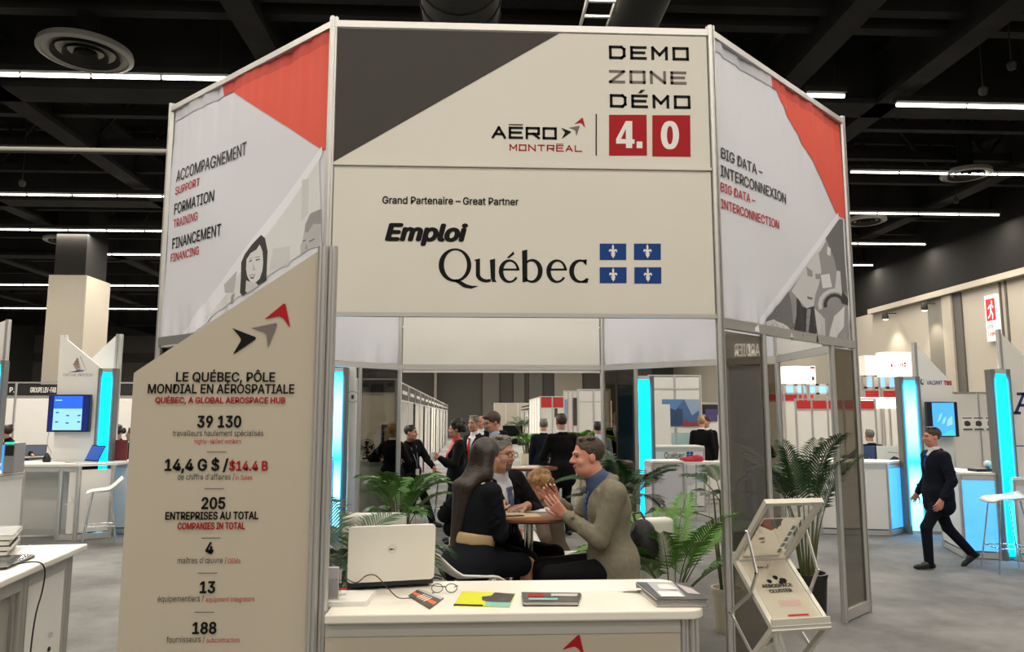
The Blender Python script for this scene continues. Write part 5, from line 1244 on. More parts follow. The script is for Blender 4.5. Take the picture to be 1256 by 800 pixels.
person('grey-haired bearded man with glasses in a dark suit, seated behind the bar table', mx, my, -48, 1.82, dict(lod='near', sit=1, hip=.82, lean=12, side=11, hyaw=-8, vw=.2, hpitch=4, hair='short', hairm=M_HGREY, beard=True, glasses=True, topm=M_SUIT, shirtm=M_SHIRTW, tie=mat('blue_tie', (.10, .13, .25), .6, noise=.5, nscale=60),
    handL=(aty(647, 612, 5.32).x, 5.32, 1.175), hdirL=(-.9, -.35, -.12), palmL=(0, 0, -1), curlL=.25, elbL=(-.8, -.2, -.7), handR=(mx - .10, 5.30, 1.17), elbR=(.8, -.3, -.6), palmR=(0, 0, -1), hdirR=(.3, -.9, -.1),
    footL=(mx + .32, my - .22, .40), footR=(mx + .08, my - .42, .40), skin=M_SKIN, hem=-.06))
shell_stool(mx, my, R(-132), .80, 'white shell stool hidden under the man with glasses', .12)
bx, by = aty(752, 690, 5.0).x, 5.0
hA = aty(684, 632, 4.90); hB = aty(678, 608, 5.10)
person('man in a grey-green blazer seated in profile at the bar table, gesturing with a pen', bx, by, 186, 1.82, dict(lod='near', sit=1, hip=.815, lean=5, hunch=.75, hyaw=-6, hpitch=3, hair='short', hairm=M_HSHORT, nape=-.045, hairline=1, brow=True, topm=M_BLAZER, top='blazer', shirtm=M_SHIRTB, skin=M_SKINR, girth=1.16, jowl=1.0, vw=.2, vneck=.24,
    tie=mat('pattern_tie', (.05, .08, .20), .6, noise=.8, nscale=70), handL=(hA.x + .05, hA.y, hA.z - .0), hdirL=(-.72, .05, .68), palmL=(.2, .9, .3), curlL=.28, elbL=(-.35, -.2, -.9), handR=(hB.x + .03, hB.y + .02, hB.z - .04), hdirR=(-.45, -.1, .88), palmR=(-.2, -.9, .2), curlR=.75, elbR=(.5, -.2, -.8),
    footL=(bx - .46, by - .10, .36), footR=(bx - .46, by + .16, .36), hem=-.15, botm=M_SUIT))
tag(MB().tube([aty(671, 594, 5.02), aty(681, 604, 5.06)], .0045, 8).build('pen', M_BLACKPL, smooth=60), 'pen held up in the hand of the man in the blazer', 'pen')
def black_stool(x, y, rz, z, label):
    t = thing('bar_stool', label, 'stool', (x, y, 0), rz, 'black seated bar stools')
    o_ = MB(); slab(o_, rounded(-.19, -.19, .19, .19, .05), z - .05, z); o_.build('seat', M_BLACKPL, t, world=False, bevel=.012)
    ft = []
    for sx in (-1, 1):
        for sy in (-1, 1): a, b = Vector((sx * .14, sy * .14, z - .05)), Vector((sx * .21, sy * .21, .006)); MB().tube([a, b], .010, 8).build('leg', M_CHROME, t, world=False); ft.append(a.lerp(b, .62))
    m = MB()
    for p, q_ in ((0, 1), (1, 3), (3, 2), (2, 0)): m.tube([ft[p], ft[q_]], .008, 8)
    m.build('foot_rest', M_CHROME, t, world=False); return t
black_stool(bx + .02, by, 0, .72, 'black bar stool beneath the man in the grey-green blazer')
# papers on the bar table and the backpack
def flat(name, cx, cy, w, d, rz, z, th, m, label, cat):
    t = thing(name, label, cat, (cx, cy, z), R(rz)); MB().box((-w / 2, -d / 2, 0), (w / 2, d / 2, th)).build('sheets', m, t, world=False); return t
TZ = 1.13
a = atz(650, 633, TZ); flat('notebook', a.x - .06, a.y - .02, .24, .17, 10, TZ, .008, mat('kraft_cover', (.55, .40, .22), .6), 'tan notebook on the near side of the bar table', 'notebook')
a = atz(655, 627.5, TZ); flat('paper_sheet', a.x, a.y + .03, .22, .16, -8, TZ + .001, .004, M_PAPER, 'white sheets on the bar table beside the tan notebook', 'paper')
a = atz(626, 630, TZ); flat('paper_sheet', a.x, a.y + .02, .17, .20, 20, TZ + .001, .003, M_PAPER, 'white page by the bearded man on the bar table', 'paper')
a = atz(629, 635, TZ); flat('mobile_phone', a.x, a.y, .15, .04, 18, TZ + .004, .009, M_BLACKPL, 'black phone lying on the white page on the bar table', 'phone')
bp = Field(); bc = aty(789, 664, 5.55); c0 = np.array(bc, np.float32)
bp.ell(c0, v3(.10, .12, .145), None, .05).ell(c0 + v3(.02, -.07, -.05), v3(.075, .06, .075), None, .04).ell(c0 + v3(0, .02, .08), v3(.075, .10, .07), None, .04).ell(c0 + v3(0.0, 0, -.10), v3(.085, .11, .06), None, .03)
me = bp.mesh('bag', .011, [mat('black_nylon', (.008, .008, .009), .6, bump=.3, bscale=30)])
b = thing('backpack', 'black backpack hanging on a chair back behind the man in the blazer', 'backpack', (bc.x, bc.y, bc.z - .16)); ob = bpy.data.objects.new('bag', me); COL.objects.link(ob); ob.parent = b; ob.location = -Vector(b.location)
MB().tube([bc + Vector((-.05, .02, .13)), bc + Vector((-.06, .05, .19)), bc + Vector((0, .06, .20)), bc + Vector((.03, .03, .13))], .010, 8).build('handle', M_BLACKPL, b, smooth=60)
MB().tube(smooth_pts([bc + Vector((-.06, -.04, .12)), bc + Vector((-.12, -.06, .02)), bc + Vector((-.11, -.07, -.12)), bc + Vector((-.04, -.06, -.15))]), .012, 8).build('strap', M_BLACKPL, b, smooth=60)

# the aisle
sx = aty(689, 560, 11.5).x
person('standing man in a black suit seen from behind in the far aisle', sx, 11.5, 104, 1.83, dict(lod='mid', hairm=M_HSHORT, topm=M_SUIT, hair='short', girth=1.12, handL=(sx - .20, 11.75, 1.12), elbL=(-.7, -.5, -.5), handR=(sx + .30, 11.55, .84), hem=-.20))
q = aty(667, 560, 14.2).x
person('man in a navy jacket half hidden by the white booth edge in the far aisle', q, 14.2, 85, 1.74, dict(lod='mid', hairm=M_HGREY, topm=M_NAVY, botm=M_NAVY, hair='short'))
q = aty(612, 560, 9.9).x
person('tall dark-haired man with glasses standing behind the seated bearded man', q, 9.9, 200, 1.85, dict(lod='mid', hairm=M_HSHORT, topm=M_SUIT, glasses=True, hpitch=16, hyaw=-8, hair='fringe', handL=(q - .25, 9.7, 1.1), shirtm=M_SHIRTL, lean=6))
q = aty(582, 560, 11.8).x
person('grey-haired man with a bright red tie standing in the aisle', q, 11.8, 222, 1.80, dict(lod='mid', hairm=M_HGREY, topm=M_NAVY, botm=M_NAVY, tie=mat('red_tie', (.62, .04, .02), .5), hyaw=-14, handR=(q - .3, 11.5, 1.05)))
q = aty(560, 560, 10.9).x
person('curly-haired woman in black with a red scarf holding a cup', q, 10.9, 190, 1.72, dict(lod='mid', female=True, hair='curly', hairm=M_HDARK, topm=M_SUIT, top='jacket', shirtm=mat('red_scarf', (.60, .03, .03), .6), skin=M_SKIND, handL=(q - .24, 10.72, 1.20), handR=(q - .27, 10.86, 1.22), elbL=(-.6, -.4, -.8), elbR=(.6, -.4, -.8), vneck=.1))
cu = aty(541, 549, 10.75); t = thing('paper_cup', 'white paper cup in the hand of the curly-haired woman', 'cup', (q - .33, 10.77, 1.18))
MB().lathe([(.03, 0), (.04, .10), (.043, .10), (.043, .107), (.036, .107)], (q - .33, 10.77, 1.18), 16).build('cup', M_WPLAST, t, smooth=40)
q = aty(503, 570, 12.4).x
person('dark-haired man in black with a lanyard perched on a stool, leaning over', q, 12.4, 318, 1.80, dict(lod='mid', sit=1, hip=.84, lean=14, side=14, hyaw=-22, hairm=M_HDARK, topm=M_SUIT, shirtm=M_SUIT, lanyard=M_SHIRTL, girth=1.05, footL=(q + .42, 12.05, .085), footR=(q + .05, 12.0, .36), handL=(q + .40, 12.1, .98), handR=(q - .12, 12.0, 1.12), skin=M_SKIN))
black_stool(q, 12.42, R(30), .74, 'black bar stool under the man with the lanyard')
q = aty(481, 570, 11.8).x
person('blond person in a dark jacket seen from behind next to the tower post', q, 11.8, 65, 1.68, dict(lod='mid', female=True, hair='short', nape=-.11, hairm=M_HBLOND, topm=M_SUIT, handL=(q - .25, 12.1, 1.1), handR=(q + .25, 12.05, 1.1)))
black_stool(aty(548, 590, 12.6).x, 12.6, 0, .76, 'black bar stool left of the curly-haired woman')
q = aty(590, 540, 14.6).x
person('bald man far down the aisle behind the man with the red tie', q, 14.6, 250, 1.80, dict(lod='far', hair='bald', topm=M_SUIT, skin=M_SKINR))
q = aty(609, 540, 15.4).x
person('dark-suited man far down the aisle behind the tall man with glasses', q, 15.4, 60, 1.80, dict(lod='far', hairm=M_HSHORT, topm=M_NAVY))
q = aty(684, 610, 7.1)
person('person with light brown hair slumped on a low seat behind the gesturing hands', q.x, 7.1, 150, 1.70, dict(lod='mid', sit=1, hip=.46, lean=14, hpitch=28, hairm=M_HBLOND, hair='curly', topm=mat('brown_jacket', (.10, .07, .045), .8), botm=mat('tan_trousers', (.22, .16, .10), .8), top='shirt', handL=(q.x - .28, 7.0, .70), handR=(q.x - .30, 7.2, .70), footL=(q.x - .48, 7.15, .09), footR=(q.x - .42, 7.4, .09), skin=M_SKINR))
t = thing('low_stool', 'low dark cube seat under the slumped person', 'stool', (q.x, 7.1, 0)); MB().box((q.x - .22, 6.88, .06), (q.x + .22, 7.32, .40)).build('cushion', M_BLACKPL, t, bevel=.03)
for a in (-1, 1):
    for b in (-1, 1): MB().tube([(q.x + a * .18, 7.1 + b * .18, 0), (q.x + a * .18, 7.1 + b * .18, .07)], .015, 8).build('foot', M_CHROME, t)
# the walker
wk = atz(1150, 697, 0); wy = 8.85; wx_ = aty(1150, 600, wy).x
person('man in a dark suit striding to the left past the counters at right', wx_, wy, 180, 1.70, dict(lod='near', hair='short', hairm=M_HSHORT, nape=-.06, topm=M_NAVY, botm=M_NAVY, shirtm=M_SHIRTW, hip=.85, lean=1, skin=M_SKINR, tie=M_BLUE, hem=-.20, girth=1.08, vw=.14, vneck=.28,
    footL=(aty(1136, 690, wy).x, wy - .06, .085), footR=(aty(1199, 690, wy).x, wy + .10, .155), toeR=(.1, .75, -.55), toeL=(-.05, 1, .0), kneeR=(.05, 1, -.1), handL=(wx_ - .12, wy - .26, .83), handR=(wx_ - .10, wy + .26, .85), elbL=(-.5, -1, -.2), elbR=(.5, -1, -.2)))

# ------------------------------------------------------------------ the other stands
def pillar(label, u0, u1, v_top, Y, h=None, w=None, depth=.12, cyan=True, lum=14, white=False):
    """Slim aluminium pillar with a lit cyan face towards the aisle."""
    a, b = aty(u0, v_top, Y), aty(u1, v_top, Y); h = h or a.z; x0, x1 = a.x, b.x; e = (x1 - x0) * .22
    t = thing('light_pillar', label, 'light pillar', ((x0 + x1) / 2, Y, 0), 0, 'cyan light pillars of the stands')
    for x in (x0 + e / 2, x1 - e / 2):
        m = MB(); m.box((x - e / 2, Y, 0), (x + e / 2, Y + depth, h)); m.box((x - e * .12, Y - .004, 0), (x + e * .12, Y + .002, h), M_GROOVE); m.mats.insert(0, M_ALU) if 0 else None; m.build('post', M_ALU, t)
    MB().box((x0 + e, Y + .012, .05), (x1 - e, Y + depth - .01, h - .06)).build('light_panel', M_CYANW if white else M_CYAN, t)
    MB().box((x0 + e, Y, h - .06), (x1 - e, Y + depth, h)).build('cap', M_ALU, t)
    if lum:
        la = bpy.data.lights.new('pillar_light', 'AREA'); la.shape = 'RECTANGLE'; la.size = (x1 - x0) * .55; la.size_y = h * .9; la.energy = lum; la.color = (.0, .55, 1.0)
        lo = bpy.data.objects.new('pillar_light', la); COL.objects.link(lo); lo.parent = t; lo.location = (0, -.02, h * .5); lo.rotation_euler = (R(90), 0, 0)
    return t
def blade(label, pts, Y, posts=(), m=M_WHITE, thick=.03, base=True):
    pl = Plane((0, Y, 0), (1, 0, 0)); q = [pl.uv(u, v) for u, v in pts]
    if base: q = [(a, (0 if i >= len(q) - base else b)) for i, (a, b) in enumerate(q)]
    cx = sum(a for a, b in q) / len(q); t = thing('blade_sign', label, 'sign', (cx, Y, 0))
    MB().prism(q, (0, Y, 0), (1, 0, 0), (0, 0, 1), (0, -1, 0), thick).build('panel', m, t)
    for u, v, w in posts:
        a = aty(u, v, Y); mm = MB(); post(mm, a.x, Y + thick / 2, 0, a.z, w); mm.build('post', M_ALU, t)
    return t, pl
def screen(label, u0, v0, u1, v1, Y, art, depth=.06):
    a, b = aty(u0, v0, Y), aty(u1, v1, Y); t = thing('wall_screen', label, 'screen', ((a.x + b.x) / 2, Y, b.z))
    MB().box((a.x, Y, b.z), (b.x, Y + depth, a.z)).build('housing', M_BLACKPL, t, bevel=.006)
    art(t, Plane((a.x, Y, 0), (1, 0, 0)), b.x - a.x, b.z, a.z - b.z); return t
def glow(name, c, s): return mat(name, c, .3, emit=c, estr=s)
def small_laptop(label, u, v, z, w, rz, scr=None, tilt=20, Y=None):
    p = atz(u, v, z) if Y is None else aty(u, v, Y); p.z = z; t = thing('laptop', label, 'laptop', p, R(rz))
    MB().box((-w / 2, -.0, 0), (w / 2, w * .66, .014)).build('base', M_SILV, t, world=False)
    m = MB(); c, s = math.cos(R(tilt)), math.sin(R(tilt)); y0 = w * .66
    m.prism([(-w / 2, 0), (w / 2, 0), (w / 2, w * .62), (-w / 2, w * .62)], (0, y0, .012), (1, 0, 0), (0, s, c), (0, -c, s), .01); m.build('lid', M_BLACKPL, t, world=False)
    m = MB(); q = w * .46; m.prism([(-q, .02), (q, .02), (q, w * .58), (-q, w * .58)], Vector((0, y0, .012)) + Vector((0, -c, s)) * .0015, (1, 0, 0), (0, s, c), (0, -c, s), .001); m.build('screen', scr or glow('blue_screen', (.02, .07, .32), .8), t, world=False)
    return t
def counter_box(label, corners, z, top_over=.03, mats=(M_WHITE,), rail=True):
    """Octagonal-profile counter on a polygon footprint (counter-clockwise); mats gives each side its panel."""
    n = len(corners); cx = sum(c[0] for c in corners) / n; cy = sum(c[1] for c in corners) / n
    t = thing('counter', label, 'counter', (cx, cy, 0)); tp = [(cx + (x - cx) * (1 + top_over), cy + (y - cy) * (1 + top_over)) for x, y in corners]
    m = MB(); slab(m, tp, z - .035, z); m.build('worktop', M_WPLAST, t, bevel=.005)
    for i in range(n):
        a, b = Vector((*corners[i], 0)), Vector((*corners[(i + 1) % n], 0)); mm = MB(); post(mm, a.x, a.y, 0, z - .035, .04, math.atan2(b.y - a.y, b.x - a.x)); mm.build('post', M_ALU, t)
        pm = mats[i % len(mats)]
        if pm is None: continue
        e = (b - a).normalized() * .02
        MB().bar(a + e + Vector((0, 0, (z + .04) / 2)), b - e + Vector((0, 0, (z + .04) / 2)), .016, z - .16).build('panel', pm, t)
        for zz, h in ((z - .07, .06), (.045, .07)): MB().bar(a + e + Vector((0, 0, zz)), b - e + Vector((0, 0, zz)), .03, h).build('rail', M_ALUD, t)
    return t
def hardwall(label, P0, P1, z, n, fascia=None, names=(), fz=.22, m=M_WHITE, tm=M_WPRINT, name='booth_wall'):
    """Row of white shell-scheme panels between posts, with a fascia strip on top."""
    A, B = Vector((*P0, 0)), Vector((*P1, 0)); e = (B - A).normalized(); L = (B - A).length; t = thing(name, label, 'booth wall', (A + B) / 2)
    for i in range(n + 1):
        p = A + e * (L * i / n); mm = MB(); post(mm, p.x, p.y, 0, z, .05, math.atan2(e.y, e.x)); mm.build('post', M_ALU, t)
    pl = Plane(A, e)
    for i in range(n):
        p = A + e * (L * i / n + .02); q = A + e * (L * (i + 1) / n - .02); zt = z - (fz if fascia else .03)
        MB().bar(p + Vector((0, 0, (zt + .06) / 2)), q + Vector((0, 0, (zt + .06) / 2)), .012, zt - .06).build('panel', m, t)
        if fascia:
            f = MB().bar(p + Vector((0, 0, z - fz / 2 - .02)), q + Vector((0, 0, z - fz / 2 - .02)), .02, fz - .06).build('fascia', fascia, t)
            if i < len(names) and names[i]:
                mm = MB(); txt, f0, f1 = names[i] if isinstance(names[i], tuple) else (names[i], .2, .8); text_on(mm, pl, txt, L * (i + f0) / n, L * (i + f1) / n, z - fz * .5 - .02 - fz * .16, fz * .34, tm, .02, off=.02); mm.build('name', None, f)
    MB().bar(A + Vector((0, 0, z - .015)), B + Vector((0, 0, z - .015)), .04, .03).build('top_rail', M_ALU, t)
    if fascia: MB().bar(A + Vector((0, 0, z - fz)), B + Vector((0, 0, z - fz)), .04, .03).build('lower_rail', M_ALU, t)
    return t
M_PILGLOW = mat('painted_pillar_glow', (.25, .55, .8), .5, emit=(.03, .40, .95), estr=.8)  # cyan pillar light on the counter faces, imitated by the panel's own emission
M_FASC = mat('black_fascia', (.016, .016, .017), .5); M_REDF = mat('red_fascia', (.55, .025, .03), .5)
# --- left: shell scheme behind, then the stand with the sail logo
xs = [aty(u, 480, 16).x for u in (-45, 22, 41)]
hardwall('white booth wall with lettered black fascia at the far left, behind the sail logo sign', (aty(-34, 480, 16).x, 16), (aty(180, 480, 16).x, 16), 2.5, 4, M_FASC, [('P.', .86, .97), ('GROUPE LEV-FAB', .33, .92), None, None], .30)
Yb = 12.0
t, pl = blade('white blade sign with a sail logo and a wall screen, at left', [(74, 411), (77.5, 411), (77.5, 414), (80, 414), (80, 411), (82.5, 411), (83, 417), (125, 452), (118, 566), (66, 566)], Yb, base=2)
m = MB(); text_px(m, pl, 'VIRTUAL PROCESS', 77, 113.5, 462, 461, 3.2, mat('brown_grey_print', (.28, .20, .17), .6), .0)
for k in range(5):
    u, v = 89.5 + k * .9, 447.5 + k * 1.7; poly_px(m, pl, [(u, v), (u + 5.5 - k * .2, v - 9 + k * 1.7), (u + 7.2, v - 6.3 + k * 1.3), (u + 1, v + .9)], mat('brown_grey_print', (.28, .20, .17), .6))
poly_px(m, pl, [(98, 437), (98.8, 437), (106, 455), (108, 456.5), (105.5, 454.5)], M_GREY2); poly_px(m, pl, [(84, 456.8), (95, 454.6), (104, 454), (102, 455.6), (94, 456.6)], M_BLUE); m.build('logo', None, t)
blade('white blade behind the left cyan pillar slanting up to its right post', [(111, 441), (143, 411), (143, 455), (126, 455), (126, 566), (143, 566)][:3] + [(143, 566), (127, 566), (127, 452)], Yb + .5, [(146.5, 410, .10)], m=mat('bright_white', (.86, .86, .85), .5), base=0)
pillar('cyan light pillar right of the sail logo sign at left', 121, 143, 452, Yb - .02)
t, pl = blade('white blade end at the far left edge with an aluminium post', [(-12, 400), (7, 393), (5, 566), (-14, 566)], 11.5, [(10, 392, .07)], base=2)
pillar('cyan light pillar at the far left edge of the picture', -14, 6, 442, 11.4, lum=6)
def art_l(t, pl, W, z, h):
    m = MB(); m.poly([pl.P(a, b, .004) for a, b in ((W * .14, z + h * .05), (W * .82, z + h * .05), (W * .82, z + h * .62), (W * .14, z + h * .62))], glow('pale_screen', (.22, .48, .85), .9))
    m.poly([pl.P(a, b, .004) for a, b in ((W * .14, z + h * .62), (W * .82, z + h * .62), (W * .82, z + h * .96), (W * .14, z + h * .96))], glow('deep_blue_screen', (.02, .10, .55), .9))
    m.poly([pl.P(a, b, .004) for a, b in ((W * .03, z + h * .03), (W * .14, z + h * .03), (W * .14, z + h * .97), (W * .03, z + h * .97))], glow('navy_screen', (.008, .015, .12), .6)); m.poly([pl.P(a, b, .004) for a, b in ((W * .82, z + h * .03), (W * .97, z + h * .03), (W * .97, z + h * .97), (W * .82, z + h * .97))], glow('navy_screen', (.008, .015, .12), .6))
    for a, b in ((.2, .5), (.45, .42), (.45, .22), (.72, .42), (.72, .25), (.2, .25)): m.poly([pl.P(W * (a + x), z + h * (b + y), .006) for x, y in ((0, 0), (.07, 0), (.07, .035), (0, .035))], glow('ink_screen', (.01, .06, .35), .6))
    m.poly([pl.P(W * (.17 + x), z + h * (.83 + y), .006) for x, y in ((0, 0), (.16, 0), (.16, .03), (0, .03))], glow('pale_screen', (.22, .48, .85), .9))
    m.build('screen', None, t)
screen('wall screen showing blue and pale panels on the sail logo sign', 60, 484, 108.5, 530, 11.9, art_l)
MB_ = MB().tube(smooth_pts([aty(60, 530, 11.9), aty(58, 545, 11.9), aty(63, 556, 11.85), aty(56, 563, 11.8)]), .006, 6).build('screen_cable', mat('pale_cable', (.5, .48, .45)), smooth=60); tag(MB_, 'pale cable hanging from the left wall screen to the counter', 'cable')
# knee-hole counter
p0 = atz(92, 664, 0); zc = 1.1; xq = lambda u: atz(u, 567, zc)
a, b = atz(19, 566, zc), atz(142, 567.5, zc)
ct = thing('counter', 'white counter with knee hole and half open cabinet under the sail logo sign', 'counter', (-6.0, 11.5, 0))
fx0, fx1 = a.x, b.x; fyy = p0.y
m = MB(); slab(m, [(fx0, fyy + .0), (aty(96, 567, fyy).x, fyy - .02), (fx1 + .02, fyy + .28), (fx1 + .02, Yb - .04), (fx0, Yb - .04)], zc - .04, zc); m.build('worktop', M_WPLAST, ct, bevel=.004)
xc = aty(92, 640, fyy).x; xm = aty(70, 640, fyy).x
for (x, y) in ((fx0 + .03, fyy + .03), (xm, fyy + .03), (xc, fyy + .02), (fx1 - .03, fyy + .30)):
    mm = MB(); post(mm, x, y, 0, zc - .04, .06); mm.build('post', M_ALU, ct)
MB().bar((xc, fyy + .02, .56), (fx1 - .03, fyy + .30, .56), .02, .9).build('side_panel', M_WHITE, ct); MB().bar((xc, fyy + .02, .05), (fx1 - .03, fyy + .30, .05), .04, .08).build('rail', M_ALUD, ct)
MB().bar((fx0, fyy + .03, zc - .075), (xc, fyy + .03, zc - .075), .03, .07).build('rail', M_ALUD, ct); MB().bar((xm, fyy + .03, .05), (xc, fyy + .03, .05), .03, .08).build('rail', M_ALUD, ct)
dr = MB().box((xm + .12, fyy + .02, .10), (xc - .03, fyy + .04, zc - .12)).build('door', M_WHITE, ct); MB().tube([(xc - .08, fyy + .02, .58), (xc - .08, fyy + .0, .58)], .016, 10).build('lock', M_CHROME, dr)
MB().box((xm, Yb - .15, .05), (xc, Yb - .13, zc - .05)).build('back_panel', M_BEAM, ct); MB().box((xm + .03, fyy + .1, .5), (xc - .03, Yb - .16, .52)).build('shelf', M_WHITE, ct)
MB().box((fx0 + .05, Yb - .3, .05), (xm - .02, Yb - .28, zc - .05)).build('knee_panel', mat('grey_white_panel', (.62, .60, .55), .5), ct); MB().box((fx0 + .05, Yb - .31, .03), (xm - .02, Yb - .27, .12)).build('rail', M_ALUD, ct)
small_laptop('silver laptop with a blue screen on the knee hole counter', 88, 564, zc, .42, -38, tilt=24, Y=11.5)
t = MB().lathe([(.05, 0), (.06, .05), (.035, .10), (.01, .14)], (aty(57.5, 561, 11.75).x, 11.75, zc), 14).build('speaker', M_BLACKPL, smooth=50); tag(t, 'small black desk speaker beside the silver laptop', 'speaker')
# nearer left counter with tower pc
a, b = atz(31, 577, 1.1), atz(24, 600, 1.1)
counter_box('white counter at the left edge carrying a small silver tower with green light', [(a.x - 1.4, a.y - .65), (a.x, a.y - .62), (a.x - .02, a.y), (a.x - 1.4, a.y)], 1.1, .02)
p = atz(10, 579, 1.1); t = thing('tower_computer', 'silver desktop tower with green top light and blue edge on the left counter', 'computer', (p.x, p.y - .15, 1.1))
x0, x1 = aty(3, 560, p.y - .2).x, aty(18, 560, p.y - .2).x; zt = aty(10, 543, p.y - .2).z
MB().box((x0, p.y - .2, 1.1), (x1, p.y + .02, zt)).build('case', mat('satin_case', (.33, .33, .33), .4, .4), t, bevel=.012)
MB().box((x0 + .03, p.y - .206, zt - .16), (x1 - .012, p.y - .2, zt - .035)).build('front_window', M_BLACKPL, t); MB().box((x0 + .03, p.y - .207, zt - .02), (x1 - .02, p.y - .18, zt + .004)).build('top_light', glow('green_glow', (.0, .6, .35), 1.2), t); MB().box((x0 - .004, p.y - .207, 1.12), (x0 + .014, p.y - .19, zt - .03)).build('edge_light', glow('blue_glow', (.02, .25, .9), 1.2), t)
# person with bun at a far desk
p = aty(21, 560, 13.6)
person('person with a hair bun in black working at a desk at the far left', p.x - .05, 13.6, 228, 1.66, dict(lod='mid', sit=1, female=True, hip=.86, lean=12, hyaw=50, hair='bun', hairm=M_HBROWN, top='shirt', topm=M_SUIT, handL=(p.x + .40, 13.35, 1.13), handR=(p.x - .2, 13.2, 1.12), footL=(p.x, 13.2, .36), footR=(p.x - .25, 13.2, .36)))
black_stool(p.x - .05, 13.6, 0, .76, 'black bar stool under the person with the bun')
t = thing('desk', 'dark desk top at the far left with an open laptop', 'table', (aty(25, 560, 13.3).x, 13.3, 0)); xa, xb = aty(-20, 560, 13.3).x, aty(48, 560, 13.3).x
MB().box((xa, 13.0, 1.05), (xb, 13.55, 1.09)).build('table_top', M_BLACKPL, t)
for x in (xa + .05, xb - .3): MB().tube([(x, 13.3, 0), (x, 13.3, 1.05)], .03, 10).build('leg', M_CHROME, t)
small_laptop('dark open laptop on the desk of the person with the bun', 39, 556, 1.09, .34, 20, mat('dim_screen', (.05, .07, .12), .3), 22, Y=13.2)
# two people behind the beige blade
p = aty(153, 540, 13.8)
person('dark-haired woman in black leaning in behind the left cyan pillar', p.x, 13.8, 250, 1.62, dict(lod='mid', female=True, hair='curly', hairm=M_HBROWN, topm=M_SUIT, top='shirt', lean=14, hpitch=20))
p = aty(163, 540, 12.9)
person('dark-haired man in black glimpsed at the edge of the beige info panel', p.x, 12.9, 190, 1.60, dict(lod='mid', hairm=M_HSHORT, topm=M_SUIT, top='shirt', skin=M_SKIND))
t = counter_box('white counter between the left stool and the beige info panel', [(aty(136, 600, 11.9).x, 11.95), (aty(190, 600, 11.9).x, 11.95), (aty(190, 600, 11.9).x, 12.5), (aty(136, 600, 11.9).x, 12.5)], 1.1, .02)
p = aty(147, 568, 12.1); t = MB().box((p.x - .14, 12.1, 1.1), (p.x + .10, 12.12, 1.42)).build('folder', mat('maroon_card', (.16, .03, .035), .5)); tag(t, 'maroon folder standing on the counter before the two people', 'folder')
p = atz(122, 668, 0); shell_stool(p.x - .06, 11.1, R(118), .74, 'white shell stool in front of the knee hole counter at left', .14)

# --- the aisle rows
def aisle_row(x0, y0, x1, y1, n, label, side, skip=0):
    """Shell scheme booths in line along the aisle: black name fascias and a white dividing wall at each party line."""
    for i in range(n):
        f0, f1 = i / n, (i + 1) / n; A = (x0 + (x1 - x0) * f0, y0 + (y1 - y0) * f0); B = (x0 + (x1 - x0) * f1, y0 + (y1 - y0) * f1)
        t = thing('booth', label % (('nearest', 'second', 'third', 'fourth', 'fifth', 'sixth', 'seventh', 'eighth', 'ninth', 'tenth')[i]), 'booth', (*A, 0), 0, label.replace('%s ', ''))
        for P in (A, B, lerp2(A, B, .5)): mm = MB(); post(mm, *P, 0, 2.5, .06); mm.build('post', M_ALU, t)
        MB().bar((*A, 2.30), (*B, 2.30), .03, .34).build('fascia', M_FASC, t)
        MB().bar((*A, 2.49), (*B, 2.49), .05, .03).build('top_rail', M_WPLAST, t); MB().bar((*A, 2.12), (*B, 2.12), .05, .03).build('lower_rail', M_WPLAST, t)
        L = B[1] - A[1]; pl = Plane((*A, 0), (B[0] - A[0], L, 0)) if side < 0 else Plane((*B, 0), (A[0] - B[0], -L, 0)); LL = math.hypot(B[0] - A[0], L)
        mm = MB()
        for k in (0, 1): mm.poly([pl.P(LL * (.5 * k + a), b, .024) for a, b in ((.10, 2.26), (.40, 2.26), (.40, 2.34), (.10, 2.34))], M_WPRINT)
        mm.build('name_strip', None, t)
        w = 3.0 * side; MB().box((min(A[0], A[0] + w), A[1] - .02, .03), (max(A[0], A[0] + w), A[1] + .02, 2.47)).build('side_wall', M_WHITE, t)
        MB().box((A[0] + w - .02, A[1], .03), (A[0] + w + .02, B[1], 2.47)).build('rear_wall', M_WHITE, t)
aisle_row(-1.62, 15.6, -2.0, 50.0, 8, '%s booth of the left aisle row with black name fascia', -1)
aisle_row(3.05, 33.5, 3.2, 54.0, 5, '%s booth of the right aisle row with black name fascia', 1)
xr_ = atz(663, 489, 2.5)
t = hardwall('white booth with a red fascia on the right of the aisle', (aty(663, 500, 27).x, 27), (aty(692, 500, 26.9).x, 26.9), 2.5, 2, M_REDF, (), .42)
hardwall('white posted wall end stepping out beside the red fascia booth', (aty(662, 500, 27.3).x, 32.5), (aty(662, 500, 27.3).x + .02, 27.3), 2.5, 4)
def poster(label, u0, v0, u1, v1, Y, m, art=None, legs=False):
    a, b = aty(u0, v0, Y), aty(u1, v1, Y); t = thing('poster', label, 'poster', ((a.x + b.x) / 2, Y, b.z)); MB().box((a.x, Y - .008, b.z), (b.x, Y + .008, a.z)).build('board', m, t)
    if legs:
        for x in (a.x + .02, b.x - .02): MB().box((x - .015, Y, 0), (x + .015, Y + .03, b.z + .02)).build('leg', M_ALU, t)
    if art: mm = MB(); art(mm, Plane((a.x, Y - .008, 0), (1, 0, 0)), b.x - a.x, b.z, a.z - b.z); mm.build('print', None, t)
    return t
hardwall('tall white panel wall behind the standing man in black', (aty(692, 500, 24.5).x, 24.5), (aty(708, 500, 24.5).x, 24.5), 2.62, 3)
hardwall('broad white booth wall with blank header left of the tower post', (aty(709, 500, 21).x, 21), (aty(748, 500, 21).x, 21), 2.55, 2, M_WHITE, (), .36)
